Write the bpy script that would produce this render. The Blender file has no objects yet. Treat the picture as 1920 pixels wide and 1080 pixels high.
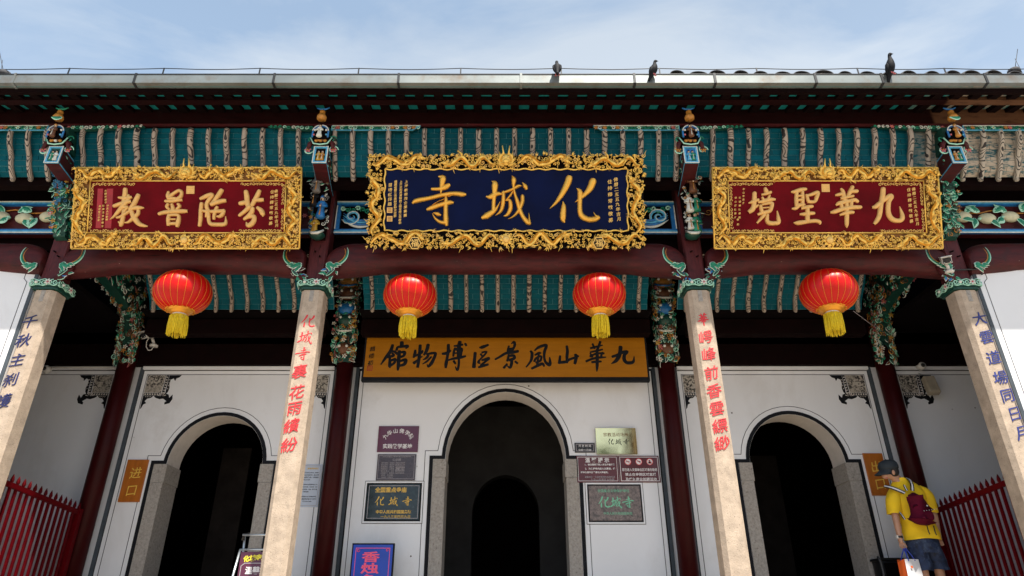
import bpy, math, random
from mathutils import Vector, Matrix
R = math.radians
random.seed(7)
scene = bpy.context.scene
COL = scene.collection

# ------------------------------------------------------------------ camera
CAMZ = 1.6
F = 1264.0; CT = 0.8944; ST = 0.4472; UC = 948.0
cd = bpy.data.cameras.new('camera'); cam = bpy.data.objects.new('camera', cd); COL.objects.link(cam)
cd.sensor_width = 36.0; cd.lens = F / 1920 * 36.0
cam.location = (0, 0, CAMZ); cam.rotation_euler = (R(90) + math.atan2(ST, CT), 0, 0)
cd.shift_x = 12.0 / 1920; cd.clip_start = 0.05; cd.clip_end = 3000
scene.camera = cam

# ------------------------------------------------------------------ light
SUN_EL = R(62.5); SUN_AZ = R(24)          # the sun stands behind the camera, a little to its right
world = bpy.data.worlds.new('World'); scene.world = world; world.use_nodes = True
nt = world.node_tree; nt.nodes.clear()
out = nt.nodes.new('ShaderNodeOutputWorld'); bg = nt.nodes.new('ShaderNodeBackground')
sky = nt.nodes.new('ShaderNodeTexSky'); sky.sky_type = 'NISHITA'; sky.sun_disc = False
sky.sun_elevation = SUN_EL; sky.sun_rotation = R(180) - SUN_AZ
sky.air_density = 1.0; sky.dust_density = 2.0; sky.ozone_density = 1.0
tc = nt.nodes.new('ShaderNodeTexCoord')
mp = nt.nodes.new('ShaderNodeMapping'); mp.inputs['Scale'].default_value = (0.9, 1.6, 3.6); mp.inputs['Rotation'].default_value = (0, R(24), 0)
nz = nt.nodes.new('ShaderNodeTexNoise'); nz.inputs['Scale'].default_value = 2.1; nz.inputs['Detail'].default_value = 8; nz.inputs['Roughness'].default_value = 0.55; nz.inputs['Distortion'].default_value = 0.5
mr = nt.nodes.new('ShaderNodeMapRange'); mr.inputs[1].default_value = 0.40; mr.inputs[2].default_value = 0.64; mr.inputs[3].default_value = 0.0; mr.inputs[4].default_value = 1.0
mx = nt.nodes.new('ShaderNodeMix'); mx.data_type = 'RGBA'
mx.inputs[0].default_value = 0.86
veil = nt.nodes.new('ShaderNodeMix'); veil.data_type = 'RGBA'
veil.inputs[6].default_value = (4.9, 6.7, 9.3, 1); veil.inputs[7].default_value = (8.3, 9.4, 10.7, 1)
sxyz = nt.nodes.new('ShaderNodeSeparateXYZ'); nt.links.new(tc.outputs['Generated'], sxyz.inputs[0])
drift = nt.nodes.new('ShaderNodeMapRange'); drift.inputs[1].default_value = -0.7; drift.inputs[2].default_value = 0.7; drift.inputs[3].default_value = -0.28; drift.inputs[4].default_value = 0.30
nt.links.new(sxyz.outputs[0], drift.inputs[0])
add = nt.nodes.new('ShaderNodeMath'); add.operation = 'ADD'; add.use_clamp = True
nt.links.new(tc.outputs['Generated'], mp.inputs[0]); nt.links.new(mp.outputs[0], nz.inputs['Vector'])
nt.links.new(nz.outputs['Fac'], mr.inputs[0]); nt.links.new(mr.outputs[0], add.inputs[0]); nt.links.new(drift.outputs[0], add.inputs[1]); nt.links.new(add.outputs[0], veil.inputs[0]); 
hz_ = nt.nodes.new('ShaderNodeMapRange'); hz_.inputs[1].default_value = 0.72; hz_.inputs[2].default_value = 0.05; hz_.inputs[3].default_value = 1.0; hz_.inputs[4].default_value = 1.5
nt.links.new(sxyz.outputs[2], hz_.inputs[0])
hm = nt.nodes.new('ShaderNodeVectorMath'); hm.operation = 'SCALE'; nt.links.new(veil.outputs[2], hm.inputs[0]); nt.links.new(hz_.outputs[0], hm.inputs['Scale']); nt.links.new(hm.outputs[0], mx.inputs[7])
nt.links.new(sky.outputs[0], mx.inputs[6]); nt.links.new(mx.outputs[2], bg.inputs[0])
bg.inputs[1].default_value = 0.05
nt.links.new(bg.outputs[0], out.inputs[0])
sd = bpy.data.lights.new('sun', 'SUN'); sd.energy = 5.0; sd.angle = R(0.6); sd.color = (1.0, 0.93, 0.83)
sun = bpy.data.objects.new('sun', sd); COL.objects.link(sun)
sdir = Vector((math.sin(SUN_AZ) * math.cos(SUN_EL), -math.cos(SUN_AZ) * math.cos(SUN_EL), math.sin(SUN_EL)))
sun.rotation_euler = sdir.to_track_quat('Z', 'Y').to_euler(); sun.location = (4, -12, 20)
scene.view_settings.view_transform = 'Standard'; scene.view_settings.look = 'None'
scene.view_settings.gamma = 1.0; scene.view_settings.use_curve_mapping = False
scene.view_settings.exposure = 0.82
scene.render.engine = 'CYCLES'
scene.cycles.max_bounces = 8; scene.cycles.diffuse_bounces = 5; scene.cycles.glossy_bounces = 3
scene.cycles.sample_clamp_indirect = 6.0
scene.cycles.use_denoising = True

# ------------------------------------------------------------------ measuring helpers
def tv(py):
    b = (540 - py) / F
    return (ST + b * CT) / (CT - b * ST)
def xf(px, py):
    b = (540 - py) / F
    return (px - UC) / F / (CT - b * ST)
def at(px, py, Y):                         # the point at distance Y seen at a measured spot of the photograph
    return Vector((xf(px, py) * Y, Y, tv(py) * Y + CAMZ))
def on_board(px, py, org, tilt):           # same, in the own coordinates (x, z) of a board leaning by tilt about its foot
    b = (540 - py) / F
    d = Vector(((px - UC) / F, CT - b * ST, ST + b * CT))
    n = Vector((0, -math.cos(tilt), -math.sin(tilt))); up = Vector((0, -math.sin(tilt), math.cos(tilt)))
    o = Vector((0, 0, CAMZ)); k = (org - o).dot(n) / d.dot(n); p = o + d * k - org
    return p.x, p.dot(up), k

# ------------------------------------------------------------------ materials
MATS = {}
def _new(name):
    m = bpy.data.materials.new(name); m.use_nodes = True; t = m.node_tree
    b = t.nodes['Principled BSDF']; MATS[name] = m
    return m, t, b
def N(t, typ, **k):
    n = t.nodes.new(typ)
    for a, v in k.items(): setattr(n, a, v)
    return n
def math_(t, op, a, b=None, c=None):
    n = t.nodes.new('ShaderNodeMath'); n.operation = op
    for i, v in enumerate((a, b, c)):
        if v is None: continue
        if isinstance(v, (int, float)): n.inputs[i].default_value = v
        else: t.links.new(v, n.inputs[i])
    return n.outputs[0]
def noise(t, vec, scale, detail=4, rough=0.55, dist=0.0):
    n = t.nodes.new('ShaderNodeTexNoise'); n.inputs['Scale'].default_value = scale; n.inputs['Detail'].default_value = detail
    n.inputs['Roughness'].default_value = rough; n.inputs['Distortion'].default_value = dist
    if vec is not None: t.links.new(vec, n.inputs['Vector'])
    return n.outputs['Fac']
def ramp(t, fac, a, b, lo=0.0, hi=1.0):
    n = t.nodes.new('ShaderNodeMapRange'); n.inputs[1].default_value = a; n.inputs[2].default_value = b
    n.inputs[3].default_value = lo; n.inputs[4].default_value = hi; t.links.new(fac, n.inputs[0]); return n.outputs[0]
def mixc(t, fac, a, b):
    n = t.nodes.new('ShaderNodeMix'); n.data_type = 'RGBA'
    for i, v in ((0, fac), (6, a), (7, b)):
        if isinstance(v, (int, float)): n.inputs[i].default_value = v
        elif isinstance(v, tuple): n.inputs[i].default_value = (*v[:3], 1)
        else: t.links.new(v, n.inputs[i])
    return n.outputs[2]
def pos(t, scale=None):
    g = t.nodes.new('ShaderNodeNewGeometry').outputs['Position']
    if scale:
        m = t.nodes.new('ShaderNodeMapping'); m.inputs['Scale'].default_value = scale; t.links.new(g, m.inputs[0]); return m.outputs[0]
    return g
def bump(t, b, h, strength, dist=0.01):
    n = t.nodes.new('ShaderNodeBump'); n.inputs['Strength'].default_value = strength; n.inputs['Distance'].default_value = dist
    t.links.new(h, n.inputs['Height']); t.links.new(n.outputs[0], b.inputs['Normal'])
def paint(name, c, rough=0.5, metal=0.0, vary=0.25, scale=9.0, bs=0.15, bscale=60.0, spec=0.5, dirt=None, dlo=0.55, dhi=0.75, dscale=3.0, stretch=None, coat=0.0, rand=0.0):
    m, t, b = _new(name)
    p = pos(t, stretch)
    n1 = noise(t, p, scale, 6, 0.6)
    lo = tuple(x * (1 - vary) for x in c); hi = tuple(min(1, x * (1 + vary)) for x in c)
    col = mixc(t, ramp(t, n1, 0.3, 0.7), lo, hi)
    if rand:
        oi = t.nodes.new('ShaderNodeObjectInfo'); hs = t.nodes.new('ShaderNodeHueSaturation')
        t.links.new(ramp(t, oi.outputs['Random'], 0, 1, 1 - rand, 1 + rand), hs.inputs['Value']); t.links.new(col, hs.inputs['Color']); col = hs.outputs[0]
    if dirt:
        n2 = noise(t, pos(t), dscale, 8, 0.68)
        col = mixc(t, ramp(t, n2, dlo, dhi), col, dirt)
    t.links.new(col, b.inputs['Base Color'])
    t.links.new(ramp(t, n1, 0.2, 0.8, max(0.02, rough - 0.08), min(1, rough + 0.1)), b.inputs['Roughness'])
    b.inputs['Metallic'].default_value = metal; b.inputs['Specular IOR Level'].default_value = spec
    b.inputs['Coat Weight'].default_value = coat; b.inputs['Coat Roughness'].default_value = 0.15
    if bs: bump(t, b, noise(t, pos(t), bscale, 3), bs, 0.004)
    return m
paint('stone_light', (0.44, 0.355, 0.275), 0.85, vary=0.2, scale=9, bs=1.0, bscale=70, dirt=(0.24, 0.20, 0.16), dlo=0.60, dhi=0.82, dscale=5, spec=0.25)
# granite specks on the column stone
m = MATS['stone_light']; t = m.node_tree; b = t.nodes['Principled BSDF']; l = b.inputs['Base Color'].links[0]; src = l.from_socket
v = N(t, 'ShaderNodeTexVoronoi'); v.inputs['Scale'].default_value = 62; t.links.new(pos(t), v.inputs['Vector'])
sp = noise(t, pos(t), 21, 3)
t.links.new(mixc(t, math_(t, 'MULTIPLY', ramp(t, v.outputs['Distance'], 0.30, 0.12), ramp(t, sp, 0.46, 0.58, 0, 0.75)), src, (0.10, 0.08, 0.07)), b.inputs['Base Color'])
paint('stone_jamb', (0.33, 0.305, 0.275), 0.85, vary=0.22, scale=40, bs=0.9, bscale=60, dirt=(0.13, 0.095, 0.08), dlo=0.56, dhi=0.72, dscale=22)
paint('paving', (0.37, 0.315, 0.25), 0.85, vary=0.12, scale=2, bs=0.3, bscale=20)
paint('plaster', (0.78, 0.795, 0.82), 0.85, vary=0.035, scale=0.9, bs=0.12, bscale=14, dirt=(0.52, 0.50, 0.48), dlo=0.60, dhi=0.95, dscale=0.9)
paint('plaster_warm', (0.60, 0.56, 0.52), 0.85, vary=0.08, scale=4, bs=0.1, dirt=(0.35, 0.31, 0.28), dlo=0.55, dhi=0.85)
# stains, rain streaks and small chips on the plaster
m = MATS['plaster']; t = m.node_tree; b = t.nodes['Principled BSDF']; src = b.inputs['Base Color'].links[0].from_socket
stn = math_(t, 'MULTIPLY', ramp(t, noise(t, pos(t, (1.3, 1.3, 0.5)), 1.1, 7, 0.65, 0.4), 0.50, 0.85), 0.38)
col = mixc(t, stn, src, (0.42, 0.38, 0.34))
v = N(t, 'ShaderNodeTexVoronoi'); v.inputs['Scale'].default_value = 3.2; t.links.new(pos(t), v.inputs['Vector'])
dots = math_(t, 'MULTIPLY', ramp(t, v.outputs['Distance'], 0.045, 0.03), ramp(t, noise(t, pos(t), 2.1, 2), 0.50, 0.56))
col = mixc(t, dots, col, (0.10, 0.08, 0.07))
t.links.new(col, b.inputs['Base Color'])
paint('ink_black', (0.012, 0.013, 0.016), 0.6, vary=0.3, bs=0, spec=0.08)
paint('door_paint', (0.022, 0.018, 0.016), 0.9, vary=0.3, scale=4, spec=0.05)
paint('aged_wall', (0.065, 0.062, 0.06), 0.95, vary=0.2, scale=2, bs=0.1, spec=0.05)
paint('ink_grey', (0.055, 0.055, 0.06), 0.75, vary=0.4, bs=0)
paint('border_slate', (0.05, 0.065, 0.08), 0.7, vary=0.3, bs=0.1)
paint('wood_red', (0.062, 0.009, 0.010), 0.5, vary=0.35, scale=5, bs=0.25, bscale=30, stretch=(1, 4, 4), dirt=(0.035, 0.012, 0.012), dlo=0.5, dhi=0.75, dscale=7, spec=0.22)
paint('wood_red_post', (0.085, 0.018, 0.02), 0.45, vary=0.35, scale=7, bs=0.35, bscale=40, stretch=(6, 6, 0.8), dirt=(0.03, 0.01, 0.01), dlo=0.55, dhi=0.75, dscale=5, spec=0.2)
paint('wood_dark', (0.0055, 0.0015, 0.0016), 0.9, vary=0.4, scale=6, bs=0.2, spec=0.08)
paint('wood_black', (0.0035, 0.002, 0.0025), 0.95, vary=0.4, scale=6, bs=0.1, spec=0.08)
paint('pillar_red', (0.032, 0.0025, 0.003), 0.4, spec=0.12, vary=0.25, scale=3, bs=0.1)
paint('fence_red', (0.085, 0.001, 0.003), 0.5, spec=0.06, vary=0.2, scale=12, bs=0.3, bscale=40)
paint('fence_maroon', (0.045, 0.008, 0.012), 0.42, vary=0.2, scale=12, bs=0.3, bscale=40)
for nm_ in ('wood_red', 'wood_red_post'):
    m = MATS[nm_]; t = m.node_tree; b = t.nodes['Principled BSDF']; src = b.inputs['Base Color'].links[0].from_socket
    chips = math_(t, 'MULTIPLY', ramp(t, noise(t, pos(t, (1.0, 2.0, 2.0)), 26, 3, 0.6), 0.70, 0.74), ramp(t, noise(t, pos(t), 3, 2), 0.48, 0.6))
    crack = math_(t, 'MULTIPLY', ramp(t, noise(t, pos(t, (0.7, 9, 9) if nm_ == 'wood_red' else (9, 9, 0.7)), 5, 4, 0.6, 0.6), 0.64, 0.67), 0.85)
    col = mixc(t, crack, mixc(t, chips, src, (0.32, 0.24, 0.20)), (0.012, 0.004, 0.004)); t.links.new(col, b.inputs['Base Color'])
paint('gold_leaf', (0.92, 0.59, 0.13), 0.34, metal=0.6, vary=0.13, scale=30, bs=0.5, bscale=70)
paint('gold_pale', (0.83, 0.54, 0.16), 0.36, metal=0.5, vary=0.1, scale=24, bs=0.4, bscale=80)
paint('gold_char', (0.80, 0.44, 0.07), 0.28, metal=0.65, vary=0.08, scale=10, bs=0.12, bscale=50)
paint('gold_matte', (0.72, 0.43, 0.14), 0.42, metal=0.3, vary=0.12, scale=18, bs=0.3, bscale=60)
paint('gold_back', (0.20, 0.085, 0.015), 0.5, metal=0.4, vary=0.4, scale=20, bs=0.3)
paint('board_navy', (0.002, 0.006, 0.038), 0.4, vary=0.25, scale=3, bs=0.05, bscale=12, spec=0.06)
paint('board_red', (0.125, 0.002, 0.006), 0.4, vary=0.3, scale=2.5, bs=0.05, bscale=12, spec=0.06)
paint('board_red_bright', (0.33, 0.005, 0.015), 0.3, vary=0.2, scale=6, bs=0)
paint('edge_red', (0.16, 0.008, 0.008), 0.4, vary=0.2)
paint('sign_ochre', (0.38, 0.145, 0.004), 0.45, spec=0.2, vary=0.12, scale=2.5, bs=0.1, stretch=(1, 1, 9))
paint('sign_wood', (0.40, 0.115, 0.008), 0.35, vary=0.16, scale=6, bs=0.15, stretch=(4, 4, 0.8))
paint('green', (0.008, 0.22, 0.125), 0.4, vary=0.35, scale=25, bs=0.2)
paint('green_dark', (0.006, 0.055, 0.04), 0.45, vary=0.4, scale=25, bs=0.2)
paint('mint', (0.38, 0.72, 0.57), 0.5, vary=0.2, scale=30, bs=0.1)
paint('pale', (0.66, 0.68, 0.62), 0.55, vary=0.15, scale=30, bs=0.1)
paint('blue', (0.012, 0.15, 0.42), 0.4, vary=0.3, scale=20, bs=0.1)
paint('blue_light', (0.09, 0.40, 0.62), 0.45, vary=0.3, scale=20, bs=0.1)
paint('ochre', (0.44, 0.19, 0.03), 0.45, vary=0.3, scale=25, bs=0.2)
paint('yellow_robe', (0.50, 0.30, 0.03), 0.5, vary=0.3, scale=25, bs=0.2)
paint('brown', (0.13, 0.05, 0.02), 0.5, vary=0.3, scale=25, bs=0.2)
paint('pink', (0.50, 0.12, 0.14), 0.5, vary=0.3, scale=25, bs=0.1)
paint('face', (0.66, 0.48, 0.34), 0.5, vary=0.1, scale=20, bs=0)
paint('peach', (0.58, 0.56, 0.38), 0.5, vary=0.22, scale=8, bs=0.05)
paint('grape', (0.03, 0.16, 0.30), 0.35, vary=0.3, scale=25, bs=0.1)
paint('grey_robe', (0.16, 0.15, 0.14), 0.5, vary=0.3, scale=25, bs=0.1)
paint('gutter_metal', (0.22, 0.245, 0.24), 0.36, metal=0.45, vary=0.10, scale=1.4, bs=0.15, bscale=8, dirt=(0.17, 0.12, 0.08), dlo=0.50, dhi=0.8, dscale=3.4)
paint('tile_grey', (0.045, 0.045, 0.05), 0.8, vary=0.4, scale=12, bs=0.5)
paint('tile_edge', (0.40, 0.38, 0.36), 0.8, vary=0.3, scale=12, bs=0.5)
paint('iron', (0.03, 0.032, 0.035), 0.5, metal=0.6, vary=0.3)
paint('plastic_white', (0.62, 0.61, 0.58), 0.4, vary=0.08, bs=0)
paint('plastic_beige', (0.33, 0.29, 0.22), 0.55, vary=0.15, bs=0.1)
paint('plastic_black', (0.012, 0.012, 0.013), 0.35, vary=0.1, bs=0)
paint('bird', (0.007, 0.008, 0.011), 0.7, spec=0.2, vary=0.5, scale=40, bs=0.3)
paint('lantern_gold', (0.80, 0.34, 0.03), 0.35, metal=0.5, vary=0.15, bs=0)
paint('tassel_yellow', (0.80, 0.60, 0.012), 0.6, vary=0.2, scale=40, bs=0.2)
paint('maroon_plate', (0.11, 0.022, 0.050), 0.15, vary=0.1, scale=3, bs=0)
paint('maroon_plate_dull', (0.115, 0.030, 0.036), 0.22, vary=0.15, scale=3, bs=0)
paint('slate_plate', (0.060, 0.048, 0.058), 0.25, vary=0.15, bs=0)
paint('marble_dark', (0.016, 0.030, 0.034), 0.15, vary=0.5, scale=14, bs=0, dirt=(0.07, 0.10, 0.11), dlo=0.55, dhi=0.75, dscale=9)
paint('granite_grey', (0.21, 0.17, 0.16), 0.45, vary=0.6, scale=60, bs=0.2, dirt=(0.09, 0.08, 0.08), dlo=0.5, dhi=0.6, dscale=30)
paint('brass', (0.92, 0.80, 0.42), 0.05, metal=1.0, vary=0.03, bs=0.02, bscale=3)
paint('white_print', (0.78, 0.76, 0.76), 0.5, vary=0.05, bs=0)
paint('grey_print', (0.38, 0.35, 0.37), 0.5, vary=0.05, bs=0)
paint('gold_print', (0.72, 0.45, 0.07), 0.4, vary=0.1, bs=0)
paint('green_print', (0.20, 0.58, 0.38), 0.5, vary=0.1, bs=0)
paint('yellow_print', (0.85, 0.75, 0.05), 0.5, vary=0.05, bs=0)
paint('red_print', (0.62, 0.03, 0.04), 0.6, vary=0.18, scale=30, bs=0.1)
paint('red_dark_print', (0.30, 0.012, 0.015), 0.6, vary=0.18, scale=30, bs=0.1)
paint('indigo_print', (0.020, 0.032, 0.19), 0.6, vary=0.3, scale=30, bs=0.1)
paint('navy_print', (0.015, 0.02, 0.10), 0.6, vary=0.2, bs=0)
paint('pink_print', (0.90, 0.10, 0.22), 0.5, vary=0.05, bs=0)
paint('poster_blue', (0.005, 0.05, 0.42), 0.3, vary=0.25, scale=1.6, bs=0)
paint('paper', (0.50, 0.56, 0.66), 0.4, vary=0.04, bs=0)
paint('steel', (0.55, 0.60, 0.64), 0.3, metal=0.7, vary=0.08, bs=0)
paint('skin', (0.46, 0.25, 0.16), 0.5, vary=0.08, scale=12, bs=0.05)
paint('hair', (0.02, 0.017, 0.016), 0.7, vary=0.3, scale=60, bs=0.2)
paint('cap_cloth', (0.018, 0.026, 0.034), 0.8, vary=0.15, scale=40, bs=0.3)
paint('shirt_yellow', (0.84, 0.55, 0.008), 0.8, vary=0.06, scale=6, bs=0.25, bscale=12)
paint('backpack_cloth', (0.085, 0.004, 0.018), 0.8, spec=0.1, vary=0.2, scale=10, bs=0.5, bscale=16)
paint('shorts_cloth', (0.010, 0.020, 0.055), 0.75, vary=0.75, scale=16, bs=0.4, bscale=14, dirt=(0.05, 0.075, 0.14), dlo=0.52, dhi=0.66, dscale=12)
paint('bag_white', (0.68, 0.69, 0.72), 0.4, vary=0.04, bs=0.3, bscale=10)
paint('bag_orange', (0.75, 0.12, 0.015), 0.4, vary=0.06, bs=0.3, bscale=10)
paint('handle_blue', (0.02, 0.05, 0.40), 0.4, bs=0)
paint('leaf_far', (0.05, 0.10, 0.03), 0.6, vary=0.5, scale=3)
paint('bark', (0.10, 0.06, 0.035), 0.9, vary=0.4, scale=6, bs=0.8)

def satin_red():
    m, t, b = _new('lantern_silk')
    p = pos(t)
    n1 = noise(t, p, 5, 3)
    t.links.new(mixc(t, n1, (0.50, 0.003, 0.0015), (0.60, 0.005, 0.002)), b.inputs['Base Color'])
    b.inputs['Roughness'].default_value = 0.38; b.inputs['Specular IOR Level'].default_value = 0.32
    b.inputs['Sheen Weight'].default_value = 0.0; b.inputs['Sheen Tint'].default_value = (1, 0.6, 0.6, 1); b.inputs['Sheen Roughness'].default_value = 0.3
    b.inputs['Anisotropic'].default_value = 0.5
    bump(t, b, noise(t, pos(t, (1, 1, 6)), 18, 2), 0.12, 0.01)
satin_red()
# glazed teal soffit bricks, chalky and worn towards the right end of the eave
def teal(name, c1, c2):
    m, t, b = _new(name)
    p = pos(t); sx = N(t, 'ShaderNodeSeparateXYZ'); t.links.new(p, sx.inputs[0])
    oi = N(t, 'ShaderNodeObjectInfo')
    n1 = noise(t, p, 7, 5)
    col = mixc(t, n1, c1, c2)
    hs = N(t, 'ShaderNodeHueSaturation'); t.links.new(ramp(t, oi.outputs['Random'], 0, 1, 0.82, 1.2), hs.inputs['Value']); t.links.new(col, hs.inputs['Color']); col = hs.outputs[0]
    wear = math_(t, 'MULTIPLY', ramp(t, sx.outputs[0], 5.1, 5.5), ramp(t, noise(t, pos(t, (6, 6, 22)), 1.6, 6, 0.7), 0.40, 0.52))
    fine = ramp(t, noise(t, pos(t), 38, 5, 0.7), 0.63, 0.72, 0, 0.5)
    col = mixc(t, fine, col, tuple(x * 0.45 for x in c1))
    col = mixc(t, wear, col, (0.42, 0.36, 0.29))
    t.links.new(col, b.inputs['Base Color']); b.inputs['Roughness'].default_value = 0.55; b.inputs['Specular IOR Level'].default_value = 0.08
    bump(t, b, noise(t, pos(t), 30, 4), 0.2, 0.004)
teal('teal_brick', (0.0005, 0.070, 0.105), (0.0015, 0.115, 0.150))
teal('teal_board', (0.01, 0.20, 0.21), (0.02, 0.27, 0.27))
paint('mortar', (0.12, 0.33, 0.38), 0.8, vary=0.3, scale=20, bs=0.2)
# rib wood: tan paint with black contour grain drawn along its own length
def grain():
    m, t, b = _new('rib_grain')
    uv = N(t, 'ShaderNodeUVMap'); uv.uv_map = 'UVMap'; sx = N(t, 'ShaderNodeSeparateXYZ'); t.links.new(uv.outputs[0], sx.inputs[0])
    oi = N(t, 'ShaderNodeObjectInfo'); rnd = math_(t, 'MULTIPLY', oi.outputs['Random'], 57.0)
    u = math_(t, 'SUBTRACT', sx.outputs[0], 0.5); u2 = math_(t, 'MULTIPLY', u, u)
    cb = N(t, 'ShaderNodeCombineXYZ'); t.links.new(math_(t, 'MULTIPLY', sx.outputs[0], 1.0), cb.inputs[0]); t.links.new(math_(t, 'MULTIPLY', sx.outputs[1], 5.0), cb.inputs[1]); t.links.new(rnd, cb.inputs[2])
    n1 = noise(t, cb.outputs[0], 1.0, 1.5, 0.4)
    sgn = ramp(t, noise(t, math_combine(t, rnd), 3.1, 0), 0.45, 0.55, -1, 1)
    f = math_(t, 'ADD', math_(t, 'MULTIPLY', sx.outputs[1], 11.0), math_(t, 'MULTIPLY', n1, 9.0))
    f = math_(t, 'ADD', f, math_(t, 'MULTIPLY', math_(t, 'MULTIPLY', u2, 34.0), sgn))
    fr = math_(t, 'FRACT', f)
    line = math_(t, 'LESS_THAN', math_(t, 'ABSOLUTE', math_(t, 'SUBTRACT', fr, 0.5)), 0.16)
    base = mixc(t, noise(t, pos(t), 12, 4), (0.30, 0.245, 0.195), (0.48, 0.40, 0.33))
    px = N(t, 'ShaderNodeSeparateXYZ'); t.links.new(pos(t), px.inputs[0])
    base = mixc(t, ramp(t, px.outputs[0], 4.9, 5.6), base, (0.43, 0.38, 0.31))
    t.links.new(mixc(t, line, base, (0.02, 0.015, 0.014)), b.inputs['Base Color']); b.inputs['Roughness'].default_value = 0.6
def math_combine(t, s):
    cb = N(t, 'ShaderNodeCombineXYZ'); t.links.new(s, cb.inputs[0]); return cb.outputs[0]
grain()
def aged_beam():                            # dark red beam whose paint has gone at the right end
    m = paint('wood_eave', (0.012, 0.0018, 0.002), 0.6, spec=0.1, vary=0.3, scale=4, bs=0.25, bscale=30, stretch=(1, 5, 5))
    t = m.node_tree; b = t.nodes['Principled BSDF']; src = b.inputs['Base Color'].links[0].from_socket
    px = N(t, 'ShaderNodeSeparateXYZ'); t.links.new(pos(t), px.inputs[0])
    w = math_(t, 'MULTIPLY', ramp(t, px.outputs[0], 5.46, 5.50), ramp(t, noise(t, pos(t, (2, 8, 8)), 2.2, 5), 0.2, 0.45))
    col = mixc(t, noise(t, pos(t, (1, 9, 9)), 3, 5), (0.07, 0.030, 0.016), (0.15, 0.075, 0.04))
    t.links.new(mixc(t, w, src, col), b.inputs['Base Color'])
aged_beam()
def scene_ink():                            # grey ink landscape inside the corner paintings
    m, t, b = _new('ink_landscape')
    n1 = noise(t, pos(t), 22, 4, 0.6, 1.2); n2 = noise(t, pos(t), 5, 3)
    c = mixc(t, ramp(t, n1, 0.47, 0.55), (0.46, 0.42, 0.36), (0.035, 0.03, 0.028))
    c = mixc(t, ramp(t, n2, 0.5, 0.62, 0, 0.7), c, (0.36, 0.33, 0.28))
    t.links.new(c, b.inputs['Base Color']); b.inputs['Roughness'].default_value = 0.8
scene_ink()

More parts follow.
